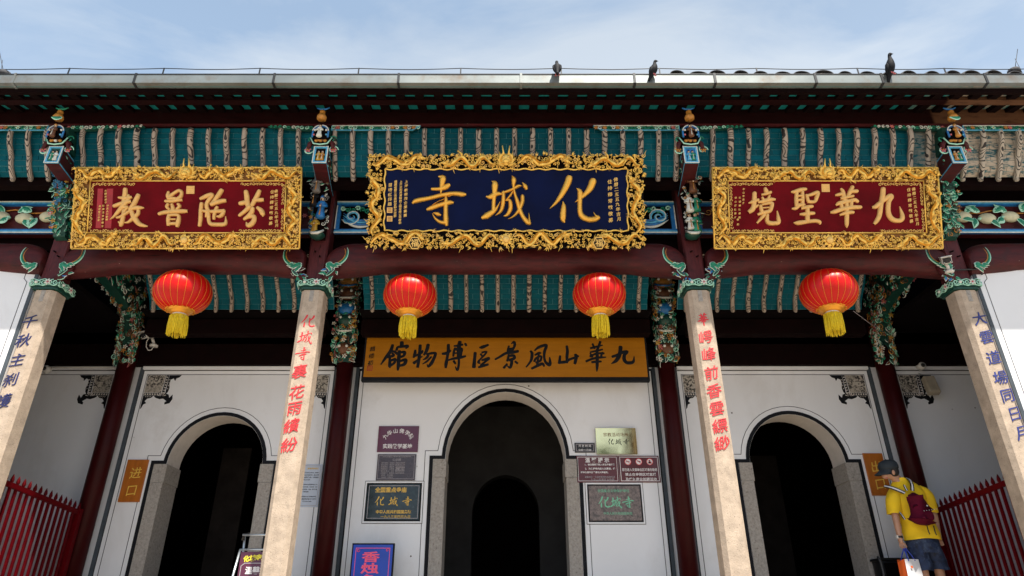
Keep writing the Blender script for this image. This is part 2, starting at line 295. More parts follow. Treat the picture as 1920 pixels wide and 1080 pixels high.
# ------------------------------------------------------------------ mesh builder
class MB:
    def __init__(s): s.v = []; s.f = []; s.mi = []; s.sm = []; s.uv = []; s.mats = []; s.M = Matrix.Identity(4); s.hasuv = False
    def mat(s, n):
        if n not in s.mats: s.mats.append(n)
        return s.mats.index(n)
    def add(s, vs, fs, mat, smooth=False, uvs=None):
        o = len(s.v); k = s.mat(mat); M = s.M
        s.v += [tuple(M @ Vector(p)) for p in vs]
        for i, f in enumerate(fs):
            s.f.append(tuple(o + j for j in f)); s.mi.append(k); s.sm.append(smooth)
            if uvs: s.hasuv = True; s.uv.append([uvs[j] for j in f])
            else: s.uv.append([(0, 0)] * len(f))
    def box(s, x0, x1, y0, y1, z0, z1, mat, bev=0.0):
        if bev <= 0:
            vs = [(x, y, z) for z in (z0, z1) for y in (y0, y1) for x in (x0, x1)]
            s.add(vs, [(0, 2, 3, 1), (4, 5, 7, 6), (0, 1, 5, 4), (2, 6, 7, 3), (0, 4, 6, 2), (1, 3, 7, 5)], mat); return
        # bevelled in the xz outline with a chamfer to front and back
        b = bev
        def ring(y, i): return [(x0 + i + (b if k in (0, 7) else 0) * 0, y, 0) for k in range(0)]
        pts = lambda i: [(x0 + i, z0 + i), (x1 - i, z0 + i), (x1 - i, z1 - i), (x0 + i, z1 - i)]
        vs = []; 
        for y, i in ((y0, b), (y0 + b, 0), (y1 - b, 0), (y1, b)): vs += [(x, y, z) for x, z in pts(i)]
        fs = [(0, 1, 2, 3), (15, 14, 13, 12)]
        for r in range(3):
            for k in range(4): fs.append((r * 4 + (k + 1) % 4, r * 4 + k, r * 4 + 4 + k, r * 4 + 4 + (k + 1) % 4))
        s.add(vs, fs, mat)
    def prism_x(s, prof, x0, x1, mat, smooth=False):        # profile [(y,z)] closed, extruded along x
        n = len(prof); vs = [(x0, y, z) for y, z in prof] + [(x1, y, z) for y, z in prof]
        s.add(vs, [tuple(range(n))[::-1], tuple(range(n, 2 * n))] + [(i, (i + 1) % n, n + (i + 1) % n, n + i) for i in range(n)], mat, smooth)
    def prism_y(s, prof, y0, y1, mat):                       # profile [(x,z)] closed, extruded along y
        n = len(prof); vs = [(x, y0, z) for x, z in prof] + [(x, y1, z) for x, z in prof]
        s.add(vs, [tuple(range(n)), tuple(range(n, 2 * n))[::-1]] + [((i + 1) % n, i, n + i, n + (i + 1) % n) for i in range(n)], mat)
    def prism_z(s, prof, z0, z1, mat):
        n = len(prof); vs = [(x, y, z0) for x, y in prof] + [(x, y, z1) for x, y in prof]
        s.add(vs, [tuple(range(n))[::-1], tuple(range(n, 2 * n))] + [(i, (i + 1) % n, n + (i + 1) % n, n + i) for i in range(n)], mat)
    def tube(s, pts, rad, mat, n=8, smooth=True, flat=1.0, up=None, uv=False):
        pts = [Vector(p) for p in pts]; m = len(pts)
        if not isinstance(rad, (list, tuple)): rad = [rad] * m
        vs = []; uvs = []; L = 0; nrm = None
        for i, p in enumerate(pts):
            t = (pts[min(i + 1, m - 1)] - pts[max(i - 1, 0)]).normalized()
            if nrm is None: nrm = Vector(up) if up else (Vector((0, 1, 0)) if abs(t.y) < 0.9 else Vector((1, 0, 0)))
            nrm = (nrm - t * nrm.dot(t)); nrm = nrm.normalized() if nrm.length > 1e-6 else t.orthogonal().normalized()
            bn = t.cross(nrm)
            if i: L += (pts[i] - pts[i - 1]).length
            for k in range(n):
                a = 2 * math.pi * k / n
                vs.append(p + bn * math.cos(a) * rad[i] + nrm * math.sin(a) * rad[i] * flat); uvs.append(((k / n + 0.5) % 1.0, L))
        fs = []
        for i in range(m - 1):
            for k in range(n): fs.append((i * n + k, i * n + (k + 1) % n, (i + 1) * n + (k + 1) % n, (i + 1) * n + k))
        fs.append(tuple(range(n))[::-1]); fs.append(tuple(range((m - 1) * n, m * n)))
        s.add(vs, fs, mat, smooth, uvs if uv else None)
    def ball(s, c, r, mat, n=8, m=5, smooth=True):
        if not isinstance(r, (list, tuple)): r = (r, r, r)
        vs = []; fs = []
        for i in range(1, m):
            a = math.pi * i / m
            for k in range(n):
                t = 2 * math.pi * k / n; vs.append((c[0] + r[0] * math.sin(a) * math.cos(t), c[1] + r[1] * math.sin(a) * math.sin(t), c[2] + r[2] * math.cos(a)))
        T = len(vs); vs += [(c[0], c[1], c[2] + r[2]), (c[0], c[1], c[2] - r[2])]
        for i in range(m - 2):
            for k in range(n): fs.append((i * n + k, (i + 1) * n + k, (i + 1) * n + (k + 1) % n, i * n + (k + 1) % n))
        for k in range(n): fs.append((T, k, (k + 1) % n)); fs.append((T + 1, (m - 2) * n + (k + 1) % n, (m - 2) * n + k))
        s.add(vs, fs, mat, smooth)
    def lathe(s, prof, mat, c=(0, 0), n=12, smooth=True, sx=1.0, sy=1.0):  # prof [(r,z)]
        vs = [(c[0] + r * sx * math.cos(2 * math.pi * k / n), c[1] + r * sy * math.sin(2 * math.pi * k / n), z) for r, z in prof for k in range(n)]
        m = len(prof); fs = [(i * n + k, i * n + (k + 1) % n, (i + 1) * n + (k + 1) % n, (i + 1) * n + k) for i in range(m - 1) for k in range(n)]
        fs += [tuple(range(n))[::-1], tuple(range((m - 1) * n, m * n))]
        s.add(vs, fs, mat, smooth)
    def ribbon(s, pts, w, y, th, mat, closed=False):         # flat painted line in the xz plane, th proud of plane y
        P = [Vector((p[0], p[1])) for p in pts]; m = len(P); A = []; B = []
        for i in range(m):
            a = P[i - 1] if (i or closed) else None; c = P[(i + 1) % m] if (i < m - 1 or closed) else None
            d1 = (P[i] - a).normalized() if a is not None else (c - P[i]).normalized()
            d2 = (c - P[i]).normalized() if c is not None else d1
            n1 = Vector((-d1.y, d1.x)); n2 = Vector((-d2.y, d2.x)); nn = (n1 + n2)
            nn = nn.normalized() if nn.length > 1e-5 else n1
            k = w / 2 / max(0.35, nn.dot(n1)); A.append(P[i] + nn * k); B.append(P[i] - nn * k)
        vs = []
        for i in range(m):
            for q, yy in ((A[i], y - th), (B[i], y - th), (B[i], y), (A[i], y)): vs.append((q.x, yy, q.y))
        fs = []
        for i in range(m if closed else m - 1):
            j = (i + 1) % m
            for k in range(4): fs.append((i * 4 + k, j * 4 + k, j * 4 + (k + 1) % 4, i * 4 + (k + 1) % 4))
        if not closed: fs += [(0, 1, 2, 3), tuple((m - 1) * 4 + k for k in (3, 2, 1, 0))]
        s.add(vs, fs, mat)
    # carved ornaments, all in the xz plane facing -y at depth y
    def curl(s, x, z, r, a0, turns, rad, mat, y=0.0, hand=1, n=5, lift=0.0):
        k = max(8, int(12 * turns)); pts = []; rr = []
        for i in range(k + 1):
            q = i / k; a = a0 + hand * q * turns * 2 * math.pi; q2 = r * (1 - 0.82 * q)
            pts.append((x + q2 * math.cos(a), y - lift * q, z + q2 * math.sin(a))); rr.append(rad * (0.35 + 0.65 * math.sin(math.pi * min(1, 0.15 + q * 0.9))))
        s.tube(pts, rr, mat, n)
    def leaf(s, x, z, a, L, W, mat, edge=None, y=0.0, lift=0.02):
        d = Vector((math.cos(a), math.sin(a))); e = Vector((-d.y, d.x)); k = 6
        def lay(L, W, yy, mt, off):
            vs = []; fs = []
            for i in range(k + 1):
                q = i / k; w = W * math.sin(math.pi * (0.04 + 0.96 * q) ** 0.8) * 0.5; c = Vector((x, z)) + d * (off + L * q) + e * (math.sin(q * 3) * W * 0.12); h = lift * math.sin(math.pi * q)
                for u, dy in ((-1, 0.3), (0, 1.0), (1, 0.3)): p = c + e * w * u; vs.append((p.x, yy - h * dy, p.y))
            for i in range(k):
                for j in range(2): fs.append((i * 3 + j, i * 3 + j + 1, i * 3 + j + 4, i * 3 + j + 3))
            s.add(vs, fs, mt, True)
        if edge: lay(L, W, y, edge, 0)
        lay(L * 0.86, W * 0.72, y - 0.006, mat, L * 0.06)
    def flower(s, x, z, r, mat, core='ochre', y=0.0, n=6, a0=0.0, edge=None):
        for i in range(n):
            a = a0 + 2 * math.pi * i / n
            s.leaf(x + math.cos(a) * r * 0.12, z + math.sin(a) * r * 0.12, a, r * 0.9, r * 0.62, mat, edge, y, r * 0.25)
        s.ball((x, y - r * 0.22, z), r * 0.24, core, 6, 4)
    def build(s, name, parent=None, loc=None, **tags):
        me = bpy.data.meshes.new(name); me.from_pydata(s.v, [], s.f); me.update()
        for n in s.mats: me.materials.append(MATS[n])
        me.polygons.foreach_set('material_index', s.mi); me.polygons.foreach_set('use_smooth', s.sm)
        if s.hasuv:
            ul = me.uv_layers.new(name='UVMap'); flat = [c for f in s.uv for p in f for c in p]; ul.data.foreach_set('uv', flat)
        return link(name, me, parent, loc, **tags)
def link(name, me, parent=None, loc=None, rot=None, **tags):
    o = bpy.data.objects.new(name, me); COL.objects.link(o)
    if parent: o.parent = parent
    if loc is not None: o.location = loc
    if rot is not None: o.rotation_euler = rot
    for k, v in tags.items(): o[k] = v
    return o
def thing(name, label, cat, loc=(0, 0, 0), rot=(0, 0, 0), group=None):
    o = link(name, None, None, loc, rot, label=label, category=cat)
    if group: o['group'] = group
    return o
def B(name, parent, args, mat, bev=0.0, **tags):
    m = MB(); m.box(*args, mat, bev); return m.build(name, parent, **tags)
def dup(o, parent, loc=None, rot=None):
    c = o.copy(); COL.objects.link(c); c.parent = parent
    if loc is not None: c.location = loc
    if rot is not None: c.rotation_euler = rot
    return c
def catmull(pts, k=6):
    P = [pts[0]] + list(pts) + [pts[-1]]; o = []
    for i in range(1, len(P) - 2):
        for j in range(k):
            t = j / k; o.append(tuple(0.5 * ((2 * b) + (-a + c) * t + (2 * a - 5 * b + 4 * c - d) * t * t + (-a + 3 * b - 3 * c + d) * t ** 3) for a, b, c, d in zip(P[i - 1], P[i], P[i + 1], P[i + 2])))
    o.append(tuple(pts[-1])); return o
def stroke(mb, pts, h, mat, style='round', base=0.003):      # brush stroke: pts (x, z, halfwidth), front towards -y
    sp = catmull(pts, 5)
    a, c = sp[0], sp[1]; d = Vector((a[0] - c[0], a[1] - c[1])); d = d.normalized() if d.length else Vector((1, 0))
    head = [(a[0] + d.x * a[2] * q, a[1] + d.y * a[2] * q, a[2] * math.sqrt(max(0.02, 1 - q * q))) for q in (0.75, 0.45)]
    a, c = sp[-1], sp[-2]; d = Vector((a[0] - c[0], a[1] - c[1])); d = d.normalized() if d.length else Vector((1, 0))
    tail = [(a[0] + d.x * a[2] * q, a[1] + d.y * a[2] * q, a[2] * math.sqrt(max(0.02, 1 - q * q))) for q in (0.45, 0.75)]
    sp = head + sp + tail; m = len(sp); vs = []
    if style == 'round': sec = [(math.cos(math.pi * k / 6), min(1.0, 1.25 * math.sin(math.pi * k / 6))) for k in range(7)]
    else: sec = [(1, 0), (0.93, 0.4), (0.5, 0.72), (0, 1), (-0.5, 0.72), (-0.93, 0.4), (-1, 0)]
    wmax = max(p[2] for p in sp)
    for i in range(m):
        p = sp[i]; q = sp[min(i + 1, m - 1)]; r = sp[max(i - 1, 0)]
        t = Vector((q[0] - r[0], q[1] - r[1])); t = t.normalized() if t.length > 1e-9 else Vector((1, 0)); n = Vector((-t.y, t.x)); w = p[2]
        for cx, cy in sec: vs.append((p[0] + n.x * w * cx, base - h * cy * (0.35 + 0.65 * min(1, w / wmax)), p[1] + n.y * w * cx))
    fs = [(i * 7 + k, i * 7 + k + 1, (i + 1) * 7 + k + 1, (i + 1) * 7 + k) for i in range(m - 1) for k in range(6)]
    mb.add(vs, fs, mat, True)
def char_on(name, parent, strokes, zs, u0, v0, org, tilt, y, h, mat, style):
    mb = MB()
    for i, st in enumerate(strokes):
        pts = []
        for q in range(0, len(st), 3):
            px = u0 + st[q] / zs; py = v0 + st[q + 1] / zs
            X, Z, k = on_board(px, py, org, tilt); pts.append((X, Z, st[q + 2] / zs * k / F * 1.14))
        stroke(mb, pts, h * (1 + 0.04 * (i % 5)), mat, style)
    mb.M = Matrix.Identity(4)
    mb.v = [(a, b + y, c) for a, b, c in mb.v]
    return mb.build(name, parent)
FONTCACHE = {}
def text_mesh(body, size, offset=0.0, extrude=0.002, shear=0.0, line=1.0, space=1.0, jit=0.0):
    c = bpy.data.curves.new('lettering', 'FONT'); c.body = body; c.size = size; c.align_x = 'CENTER'; c.align_y = 'CENTER'
    c.offset = offset; c.extrude = extrude; c.shear = shear; c.space_line = line; c.space_character = space; c.resolution_u = 2
    o = bpy.data.objects.new('lettering', c); COL.objects.link(o)
    dg = bpy.context.evaluated_depsgraph_get(); me = bpy.data.meshes.new_from_object(o.evaluated_get(dg)); bpy.data.objects.remove(o)
    vs = me.vertices
    if len(vs):
        xs = [v.co.x for v in vs]; ys = [v.co.y for v in vs]; cx = (min(xs) + max(xs)) / 2; cy = (min(ys) + max(ys)) / 2
        for v in vs:
            x, y, z = v.co.x - cx, v.co.y - cy, v.co.z
            if jit:
                x += 0.25 * jit * size * math.sin(y / size * 5 + x / size * 3); y += jit * size * (1.0 * x / size + 0.15 * math.sin(x / size * 6))
            v.co = (x, -z, y)
    return me
def text(name, body, size, mat, parent, loc, offset=0.0, extrude=0.002, rot=None, **k):
    me = text_mesh(body, size, offset, extrude, **k); me.name = name; me.materials.clear(); me.materials.append(MATS[mat])
    return link(name, me, parent, loc, rot)
def wtext(name, body, size, width, mat, parent, loc, offset=0.0, extrude=0.002, rot=None, height=None, **k):   # fit to a width in metres
    o = text(name, body, size, mat, parent, loc, offset, extrude, rot, **k); xs = [v.co.x for v in o.data.vertices]; zs = [v.co.z for v in o.data.vertices]
    s = width / (max(xs) - min(xs)); sz = height / (max(zs) - min(zs)) if height else s
    for v in o.data.vertices: v.co.x *= s; v.co.z *= sz
    return o

# ------------------------------------------------------------------ brush strokes of the large characters: x y halfwidth ...
S = lambda t: [int(v) for v in t.split()]
CH = {}
CH['si'] = ['450 340 26 560 340 30 680 310 46 745 272 38', '570 112 14 640 135 52 632 220 45 615 330 30 607 430 12', '95 595 22 160 555 40 400 508 36 640 452 36 850 425 38 1000 440 42 1050 440 28', '365 715 26 430 690 38 600 630 38 760 590 40 825 590 24', '700 470 16 700 560 36 695 750 38 700 920 44 712 1000 28', '700 960 36 590 945 28 500 875 18 450 790 6', '470 778 8 545 800 34 598 820 18', '450 640 4 560 575 5 670 532 6', '740 490 4 800 465 7 850 455 8']
CH['cheng'] = ['225 480 18 290 485 42 400 430 42 490 430 22', '320 200 10 370 245 52 365 400 42 350 600 32 350 720 36', '150 865 32 225 830 52 330 760 42 400 700 24 470 572 5', '510 410 18 600 385 26 720 335 24 800 290 28 855 285 12', '530 400 26 530 500 34 515 650 34 470 760 26 385 828 4', '570 555 8 640 548 28 662 640 36 645 740 36 590 820 26 540 835 10', '700 390 14 650 470 20 575 552 10', '690 102 8 720 170 42 715 300 22 740 430 22 790 580 34 830 720 36 890 850 36 970 950 40 1010 978 26', '1012 970 26 1005 880 16 998 780 4', '880 478 32 880 560 34 840 680 32 770 790 24 690 860 14 615 890 4', '880 222 8 930 290 38 950 335 26']
CH['hua'] = ['462 145 56 430 240 56 350 400 46 250 550 32 170 640 18 105 700 5', '350 580 12 362 660 38 350 800 50 350 900 44 375 950 16', '898 200 60 850 320 55 760 430 38 680 500 28 570 585 4', '600 330 8 660 390 42 660 550 40 660 750 42 710 850 48 820 900 46 930 895 46 995 872 36', '985 860 36 940 820 14 912 770 5']
CH['jiao'] = ['430 132 46 425 220 48 410 320 48 400 450 52', '290 310 24 400 320 38 500 320 36 565 302 30', '190 498 38 300 460 42 430 420 42 540 400 38', '500 270 34 500 350 42 400 480 52 280 620 42 180 730 26 90 800 6', '390 530 34 480 532 38 450 580 28 400 650 28', '400 600 38 380 750 42 350 880 46 332 930 38', '290 860 20 330 900 28', '250 760 24 330 740 32 450 665 32 530 612 28', '720 262 44 680 350 48 620 470 50 545 570 44', '560 560 38 680 540 46 780 540 36 852 540 10', '725 600 36 710 680 40 600 780 40 500 860 26 420 872 14', '560 590 42 600 700 50 660 810 54 740 900 48 840 940 34 925 955 16']
CH['pu'] = ['1400 190 28 1392 260 44 1410 330 42', '1430 290 42 1545 200 34 1640 152 34 1695 190 34 1680 280 38 1600 350 42', '1345 390 32 1450 392 38 1600 372 36 1698 365 30', '1420 330 40 1560 335 36', '1390 465 32 1370 520 34 1420 575 24', '1478 470 32 1500 540 42 1500 590 50', '1625 462 32 1655 505 30 1600 565 32', '1200 672 36 1300 645 42 1500 622 46 1700 615 46 1808 615 36', '1410 705 34 1400 800 42 1402 920 36', '1420 705 28 1580 698 34 1635 735 34 1622 850 46 1602 945 38', '1420 800 18 1560 798 20', '1405 900 32 1500 893 34 1600 895 36']
CH['tuo'] = ['215 330 36 330 280 46 435 242 42 465 265 40 400 350 40 345 440 42 340 520 42 360 600 40 340 690 36 320 740 20', '225 452 40 210 600 42 200 800 40 182 935 36', '240 600 26 330 620 34 400 590 22', '672 152 46 610 250 48 530 360 42 462 455 42', '460 458 46 560 420 46 680 388 46 755 380 40', '380 640 36 382 720 38 392 840 38 440 905 42 600 915 42 730 910 44 770 860 32 765 735 8', '572 530 34 540 600 40 512 700 36 502 785 30', '430 622 34 550 620 40 680 612 40 728 602 32 700 680 40 640 732 36 580 732 22']
CH['fen'] = ['1222 182 46 1240 300 52 1250 420 52 1275 505 52', '1520 167 42 1470 280 50 1410 390 46 1360 480 42', '1102 440 46 1200 420 46 1280 402 28', '1400 370 36 1500 365 44 1598 360 40', '1290 525 52 1230 590 44 1130 670 38 1082 708 34', '1370 560 44 1350 640 50 1280 720 44 1192 788 34', '1240 760 36 1340 730 42 1405 745 46 1395 840 52 1330 915 54 1262 928 46 1230 868 12', '1490 542 36 1560 600 50 1598 680 50 1600 728 16']
CH['jing'] = ['275 262 42 270 400 46 260 520 46 232 600 50 172 648 42', '150 465 12 230 445 36 340 400 32', '300 540 36 350 512 18', '502 162 32 520 210 42 540 260 32', '432 290 22 520 270 32 608 240 32', '440 350 22 460 390 26', '592 310 22 562 368 26', '362 450 26 470 430 42 600 392 42 698 390 26', '400 530 32 420 620 36 430 668 36', '442 500 22 560 472 32 640 475 38 630 560 40 590 638 40 480 660 34', '440 572 16 575 562 18', '352 710 24 430 682 38 520 662 38', '480 722 36 420 790 32 332 888 20', '547 722 32 540 830 38 580 888 44 700 898 42 785 880 40 778 780 34 756 640 10']
CH['sheng'] = ['1062 230 18 1150 220 42 1270 182 42 1358 170 32', '1170 250 36 1162 400 38 1170 520 38', '1290 220 32 1296 380 36 1290 520 36', '1180 318 24 1290 312 24', '1180 405 26 1290 400 26', '1078 585 18 1150 578 36 1230 510 40 1330 500 26', '1382 302 28 1412 418 34', '1392 312 28 1500 280 34 1618 242 38 1590 360 38 1550 438 32 1420 438 34', '1282 580 28 1380 555 38 1490 540 34', '1400 570 38 1400 720 44 1400 840 44', '1248 705 22 1350 700 38 1460 685 38 1528 685 34', '1112 885 12 1200 890 44 1400 862 38 1560 845 38 1655 868 36 1668 908 22']
CH['hua2'] = ['357 167 22 390 220 38 410 340 44 430 430 42', '592 132 38 550 220 42 500 320 36 472 350 32', '237 300 18 310 285 36 400 270 32', '560 222 38 680 215 38', '352 370 26 450 350 28 600 320 28', '252 510 20 320 470 42 500 432 40 640 402 40 698 430 34', '350 480 34 370 570 34', '572 430 36 562 550 36', '137 665 22 220 650 42 400 592 44 600 560 44 758 555 38', '332 720 20 420 690 34 530 665 38 598 665 34', '470 420 36 475 600 42 475 800 42 475 930 36 475 992 8']
CH['jiu'] = ['1250 172 46 1240 300 48 1210 450 46 1190 600 46 1168 740 44 1112 850 42 1070 900 32', '1032 555 28 1100 540 44 1200 452 42 1310 372 44 1400 312 46 1425 345 44 1370 440 44 1355 600 46 1372 720 50 1440 808 50 1550 843 44 1640 820 46 1658 740 42 1630 630 24 1598 540 5']
for k in CH: CH[k] = [S(t) for t in CH[k]]
STROKED = {'寺': CH['si'], '城': CH['cheng'], '化': CH['hua'], '華': CH['hua2'], '九': CH['jiu']}
# ================================================================== setting
K = 1.056
ZW = 3.455 + CAMZ                     # top of the white wall
FLOOR = 1.65
m = MB(); m.add([(-600, -600, 0), (600, -600, 0), (600, 900, 0), (-600, 900, 0)], [(0, 1, 2, 3)], 'paving'); m.build('courtyard_ground', kind='structure')
m = MB()
for i in range(10):
    m.box(-9.5, 9.5, 3.6 + i * 0.31, 6.75, 0.165 * i + (0.004 if i == 0 else 0), 0.165 * (i + 1) - 0.002, 'paving')
m.build('stone_steps', kind='structure')
m = MB(); m.box(-9.5, 9.5, 6.752, 17, 0.004, FLOOR, 'paving'); m.build('terrace_floor', kind='structure')

temple = thing('temple_hall', 'old Chinese temple hall front with stone columns, teal eaves and three arched doorways', 'temple', (0, 7.5, 0))
TP = Vector((0, 7.5, 0))
def T(mb, name, **k):                  # a part of the temple: geometry given in world metres
    mb.v = [(a, b - 7.5, c) for a, b, c in mb.v]
    return mb.build(name, temple, **k)
def TS(mb, name, parent, off=(0, 0, 0), **k):    # a sub-part under a part whose origin is the temple's
    mb.v = [(a - off[0], b - 7.5 - off[1], c - off[2]) for a, b, c in mb.v]
    return mb.build(name, parent, **k)

# ------------------------------------------------------------------ back wall with arched doorways
YW = 9.6; YB = 10.0
def arch_pts(cx, hw, zs, n=22, squash=1.0, grow=0.0):
    return [(cx - (hw + grow) * math.cos(math.pi * i / n), zs + (hw * squash + grow) * math.sin(math.pi * i / n)) for i in range(n + 1)]
DOORS = [(-4.10, 0.672, 2.03 + CAMZ, 1.03, 0.84), (0.0, 0.852, 2.10 + CAMZ, 1.15, 1.02), (4.12, 0.672, 2.05 + CAMZ, 1.03, 0.84)]
def arch_wall(m, x0, x1, z0, z1, d, y0, y1, mat, rev):
    cx, hw, zs, sq, jo = d
    a = arch_pts(cx, hw, zs, squash=sq)
    for (xa, xb) in ((x0, cx - hw), (cx + hw, x1)):
        m.add([(xa, y0, z0), (xb, y0, z0), (xb, y0, z1), (xa, y0, z1)], [(0, 1, 2, 3)], mat)
        m.add([(xa, y1, z0), (xb, y1, z0), (xb, y1, z1), (xa, y1, z1)], [(3, 2, 1, 0)], mat)
    for i in range(len(a) - 1):
        p, q = a[i], a[i + 1]
        for y, o in ((y0, 1), (y1, -1)): m.add([(p[0], y, p[1]), (q[0], y, q[1]), (q[0], y, z1), (p[0], y, z1)], [(0, 1, 2, 3)[::o]], mat)
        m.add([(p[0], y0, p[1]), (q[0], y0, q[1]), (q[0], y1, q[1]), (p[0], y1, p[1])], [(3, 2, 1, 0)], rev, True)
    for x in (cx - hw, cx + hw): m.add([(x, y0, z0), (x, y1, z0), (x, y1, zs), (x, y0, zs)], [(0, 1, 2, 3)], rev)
m = MB()
for (x0, x1), d in zip(((-5.6, -2.37), (-2.37, 2.37), (2.37, 5.6)), DOORS):
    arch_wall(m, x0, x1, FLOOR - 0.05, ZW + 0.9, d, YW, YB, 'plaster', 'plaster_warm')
m.box(-9.2, -5.602, YW, YB, FLOOR - 0.05, ZW + 0.9, 'plaster'); m.box(5.602, 9.2, YW, YB, FLOOR - 0.05, ZW + 0.9, 'plaster')
wall = T(m, 'wall')
# pale cornice strips under the dark timber
for x0, x1 in ((-9.1, -5.78), (-5.42, -2.56), (2.56, 5.42), (5.78, 9.1)):
    m = MB(); m.box(x0, x1, YW - 0.05, YW, ZW - 0.035, ZW + 0.01, 'plaster'); TS(m, 'cornice', wall)
def frame_lines(x0, x1, z1, off, w=0.011, z0=FLOOR, mat='ink_grey'):
    m = MB(); m.ribbon([(x0 + off, z0), (x0 + off, z1 - off), (x1 - off, z1 - off), (x1 - off, z0)], w, YW, 0.003, mat); return m
for i, (x0, x1) in enumerate(((-9.1, -5.77), (-5.43, -2.55), (-2.19, 2.19), (2.55, 5.43), (5.77, 9.1))):
    for off, w, mt in ((0.0, 0.035, 'ink_black'), (0.075, 0.008, 'ink_grey')):
        TS(frame_lines(x0, x1, ZW - 0.03, off, w, mat=mt), 'painted_line', wall)
# the door surrounds: black band, thin line, stone jambs
for cx, hw, zs, sq, jo in DOORS:
    a = arch_pts(cx, hw, zs, squash=sq, grow=0.028)
    zj = zs + 0.0
    path = [(cx - jo - 0.03, FLOOR), (cx - jo - 0.03, zj + 0.02), (a[0][0], zj + 0.02)] + a[1:-1] + [(a[-1][0], zj + 0.02), (cx + jo + 0.03, zj + 0.02), (cx + jo + 0.03, FLOOR)]
    m = MB(); m.ribbon(path, 0.05, YW, 0.008, 'ink_black'); TS(m, 'door_border', wall)
    a = arch_pts(cx, hw, zs, squash=sq, grow=0.12)
    path = [(cx - jo - 0.12, FLOOR), (cx - jo - 0.12, zj + 0.115), (a[1][0], zj + 0.115)] + a[2:-2] + [(a[-2][0], zj + 0.115), (cx + jo + 0.12, zj + 0.115), (cx + jo + 0.12, FLOOR)]
    m = MB(); m.ribbon(path, 0.008, YW, 0.003, 'ink_grey'); TS(m, 'painted_line', wall)
    for s in (-1, 1):
        j = None
        for k, (za, zb) in enumerate(((FLOOR, zj - 0.26), (zj - 0.255, zj - 0.005))):
            xa, xb = sorted((cx + s * (hw - 0.006 - 0.012 * (k == 1)), cx + s * jo))
            m = MB(); m.box(xa, xb, YW - 0.014 - 0.006 * k, YB + 0.02, za, zb, 'stone_jamb')
            # worn edges
            T(m, 'door_jamb')
# ------------------------------------------------------------------ the dark rooms behind
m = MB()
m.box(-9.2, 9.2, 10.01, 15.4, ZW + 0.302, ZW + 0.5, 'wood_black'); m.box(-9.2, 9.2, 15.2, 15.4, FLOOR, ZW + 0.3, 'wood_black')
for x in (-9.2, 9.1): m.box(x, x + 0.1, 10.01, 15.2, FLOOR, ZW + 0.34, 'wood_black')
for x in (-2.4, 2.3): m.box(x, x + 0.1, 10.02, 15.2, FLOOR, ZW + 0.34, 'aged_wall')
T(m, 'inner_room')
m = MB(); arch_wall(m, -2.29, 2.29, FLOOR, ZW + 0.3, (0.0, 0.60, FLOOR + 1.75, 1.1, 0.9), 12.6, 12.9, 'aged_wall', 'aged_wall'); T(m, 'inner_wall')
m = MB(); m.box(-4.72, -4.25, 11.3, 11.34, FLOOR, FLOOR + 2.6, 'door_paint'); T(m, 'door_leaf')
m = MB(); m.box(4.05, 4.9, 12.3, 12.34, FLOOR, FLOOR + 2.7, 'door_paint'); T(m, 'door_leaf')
# ------------------------------------------------------------------ timber above the wall
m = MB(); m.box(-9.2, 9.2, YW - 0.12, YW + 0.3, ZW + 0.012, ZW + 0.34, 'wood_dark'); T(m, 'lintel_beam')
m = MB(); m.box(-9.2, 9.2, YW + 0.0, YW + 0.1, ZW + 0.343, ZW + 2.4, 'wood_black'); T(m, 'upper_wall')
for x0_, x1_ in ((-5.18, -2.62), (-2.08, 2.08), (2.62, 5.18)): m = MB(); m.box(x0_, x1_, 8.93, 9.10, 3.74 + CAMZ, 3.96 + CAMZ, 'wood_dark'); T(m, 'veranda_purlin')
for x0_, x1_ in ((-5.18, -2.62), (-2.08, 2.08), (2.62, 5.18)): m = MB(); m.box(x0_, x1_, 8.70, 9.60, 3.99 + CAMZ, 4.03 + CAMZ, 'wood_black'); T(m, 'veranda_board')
# ------------------------------------------------------------------ covered ceilings of glazed brick and wavy ribs
def resample(prof, step):
    P = catmull([(a, b) for a, b in prof], 10); L = [0]
    for i in range(1, len(P)): L.append(L[-1] + math.dist(P[i], P[i - 1]))
    n = max(1, round(L[-1] / step)); o = []
    for k in range(n + 1):
        d = L[-1] * k / n; i = 0
        while i < len(L) - 2 and L[i + 1] < d: i += 1
        q = (d - L[i]) / max(1e-9, L[i + 1] - L[i]); o.append((P[i][0] + (P[i + 1][0] - P[i][0]) * q, P[i][1] + (P[i + 1][1] - P[i][1]) * q))
    return o
def brick_mesh(Lb, h):
    m = MB(); g = 0.003; m.box(-Lb / 2 + g, Lb / 2 - g, -0.0055, 0.008, -h / 2 + g, h / 2 - g, 'teal_brick'); me = bpy.data.meshes.new('brick'); me.from_pydata(m.v, [], m.f); me.materials.append(MATS['teal_brick']); return me
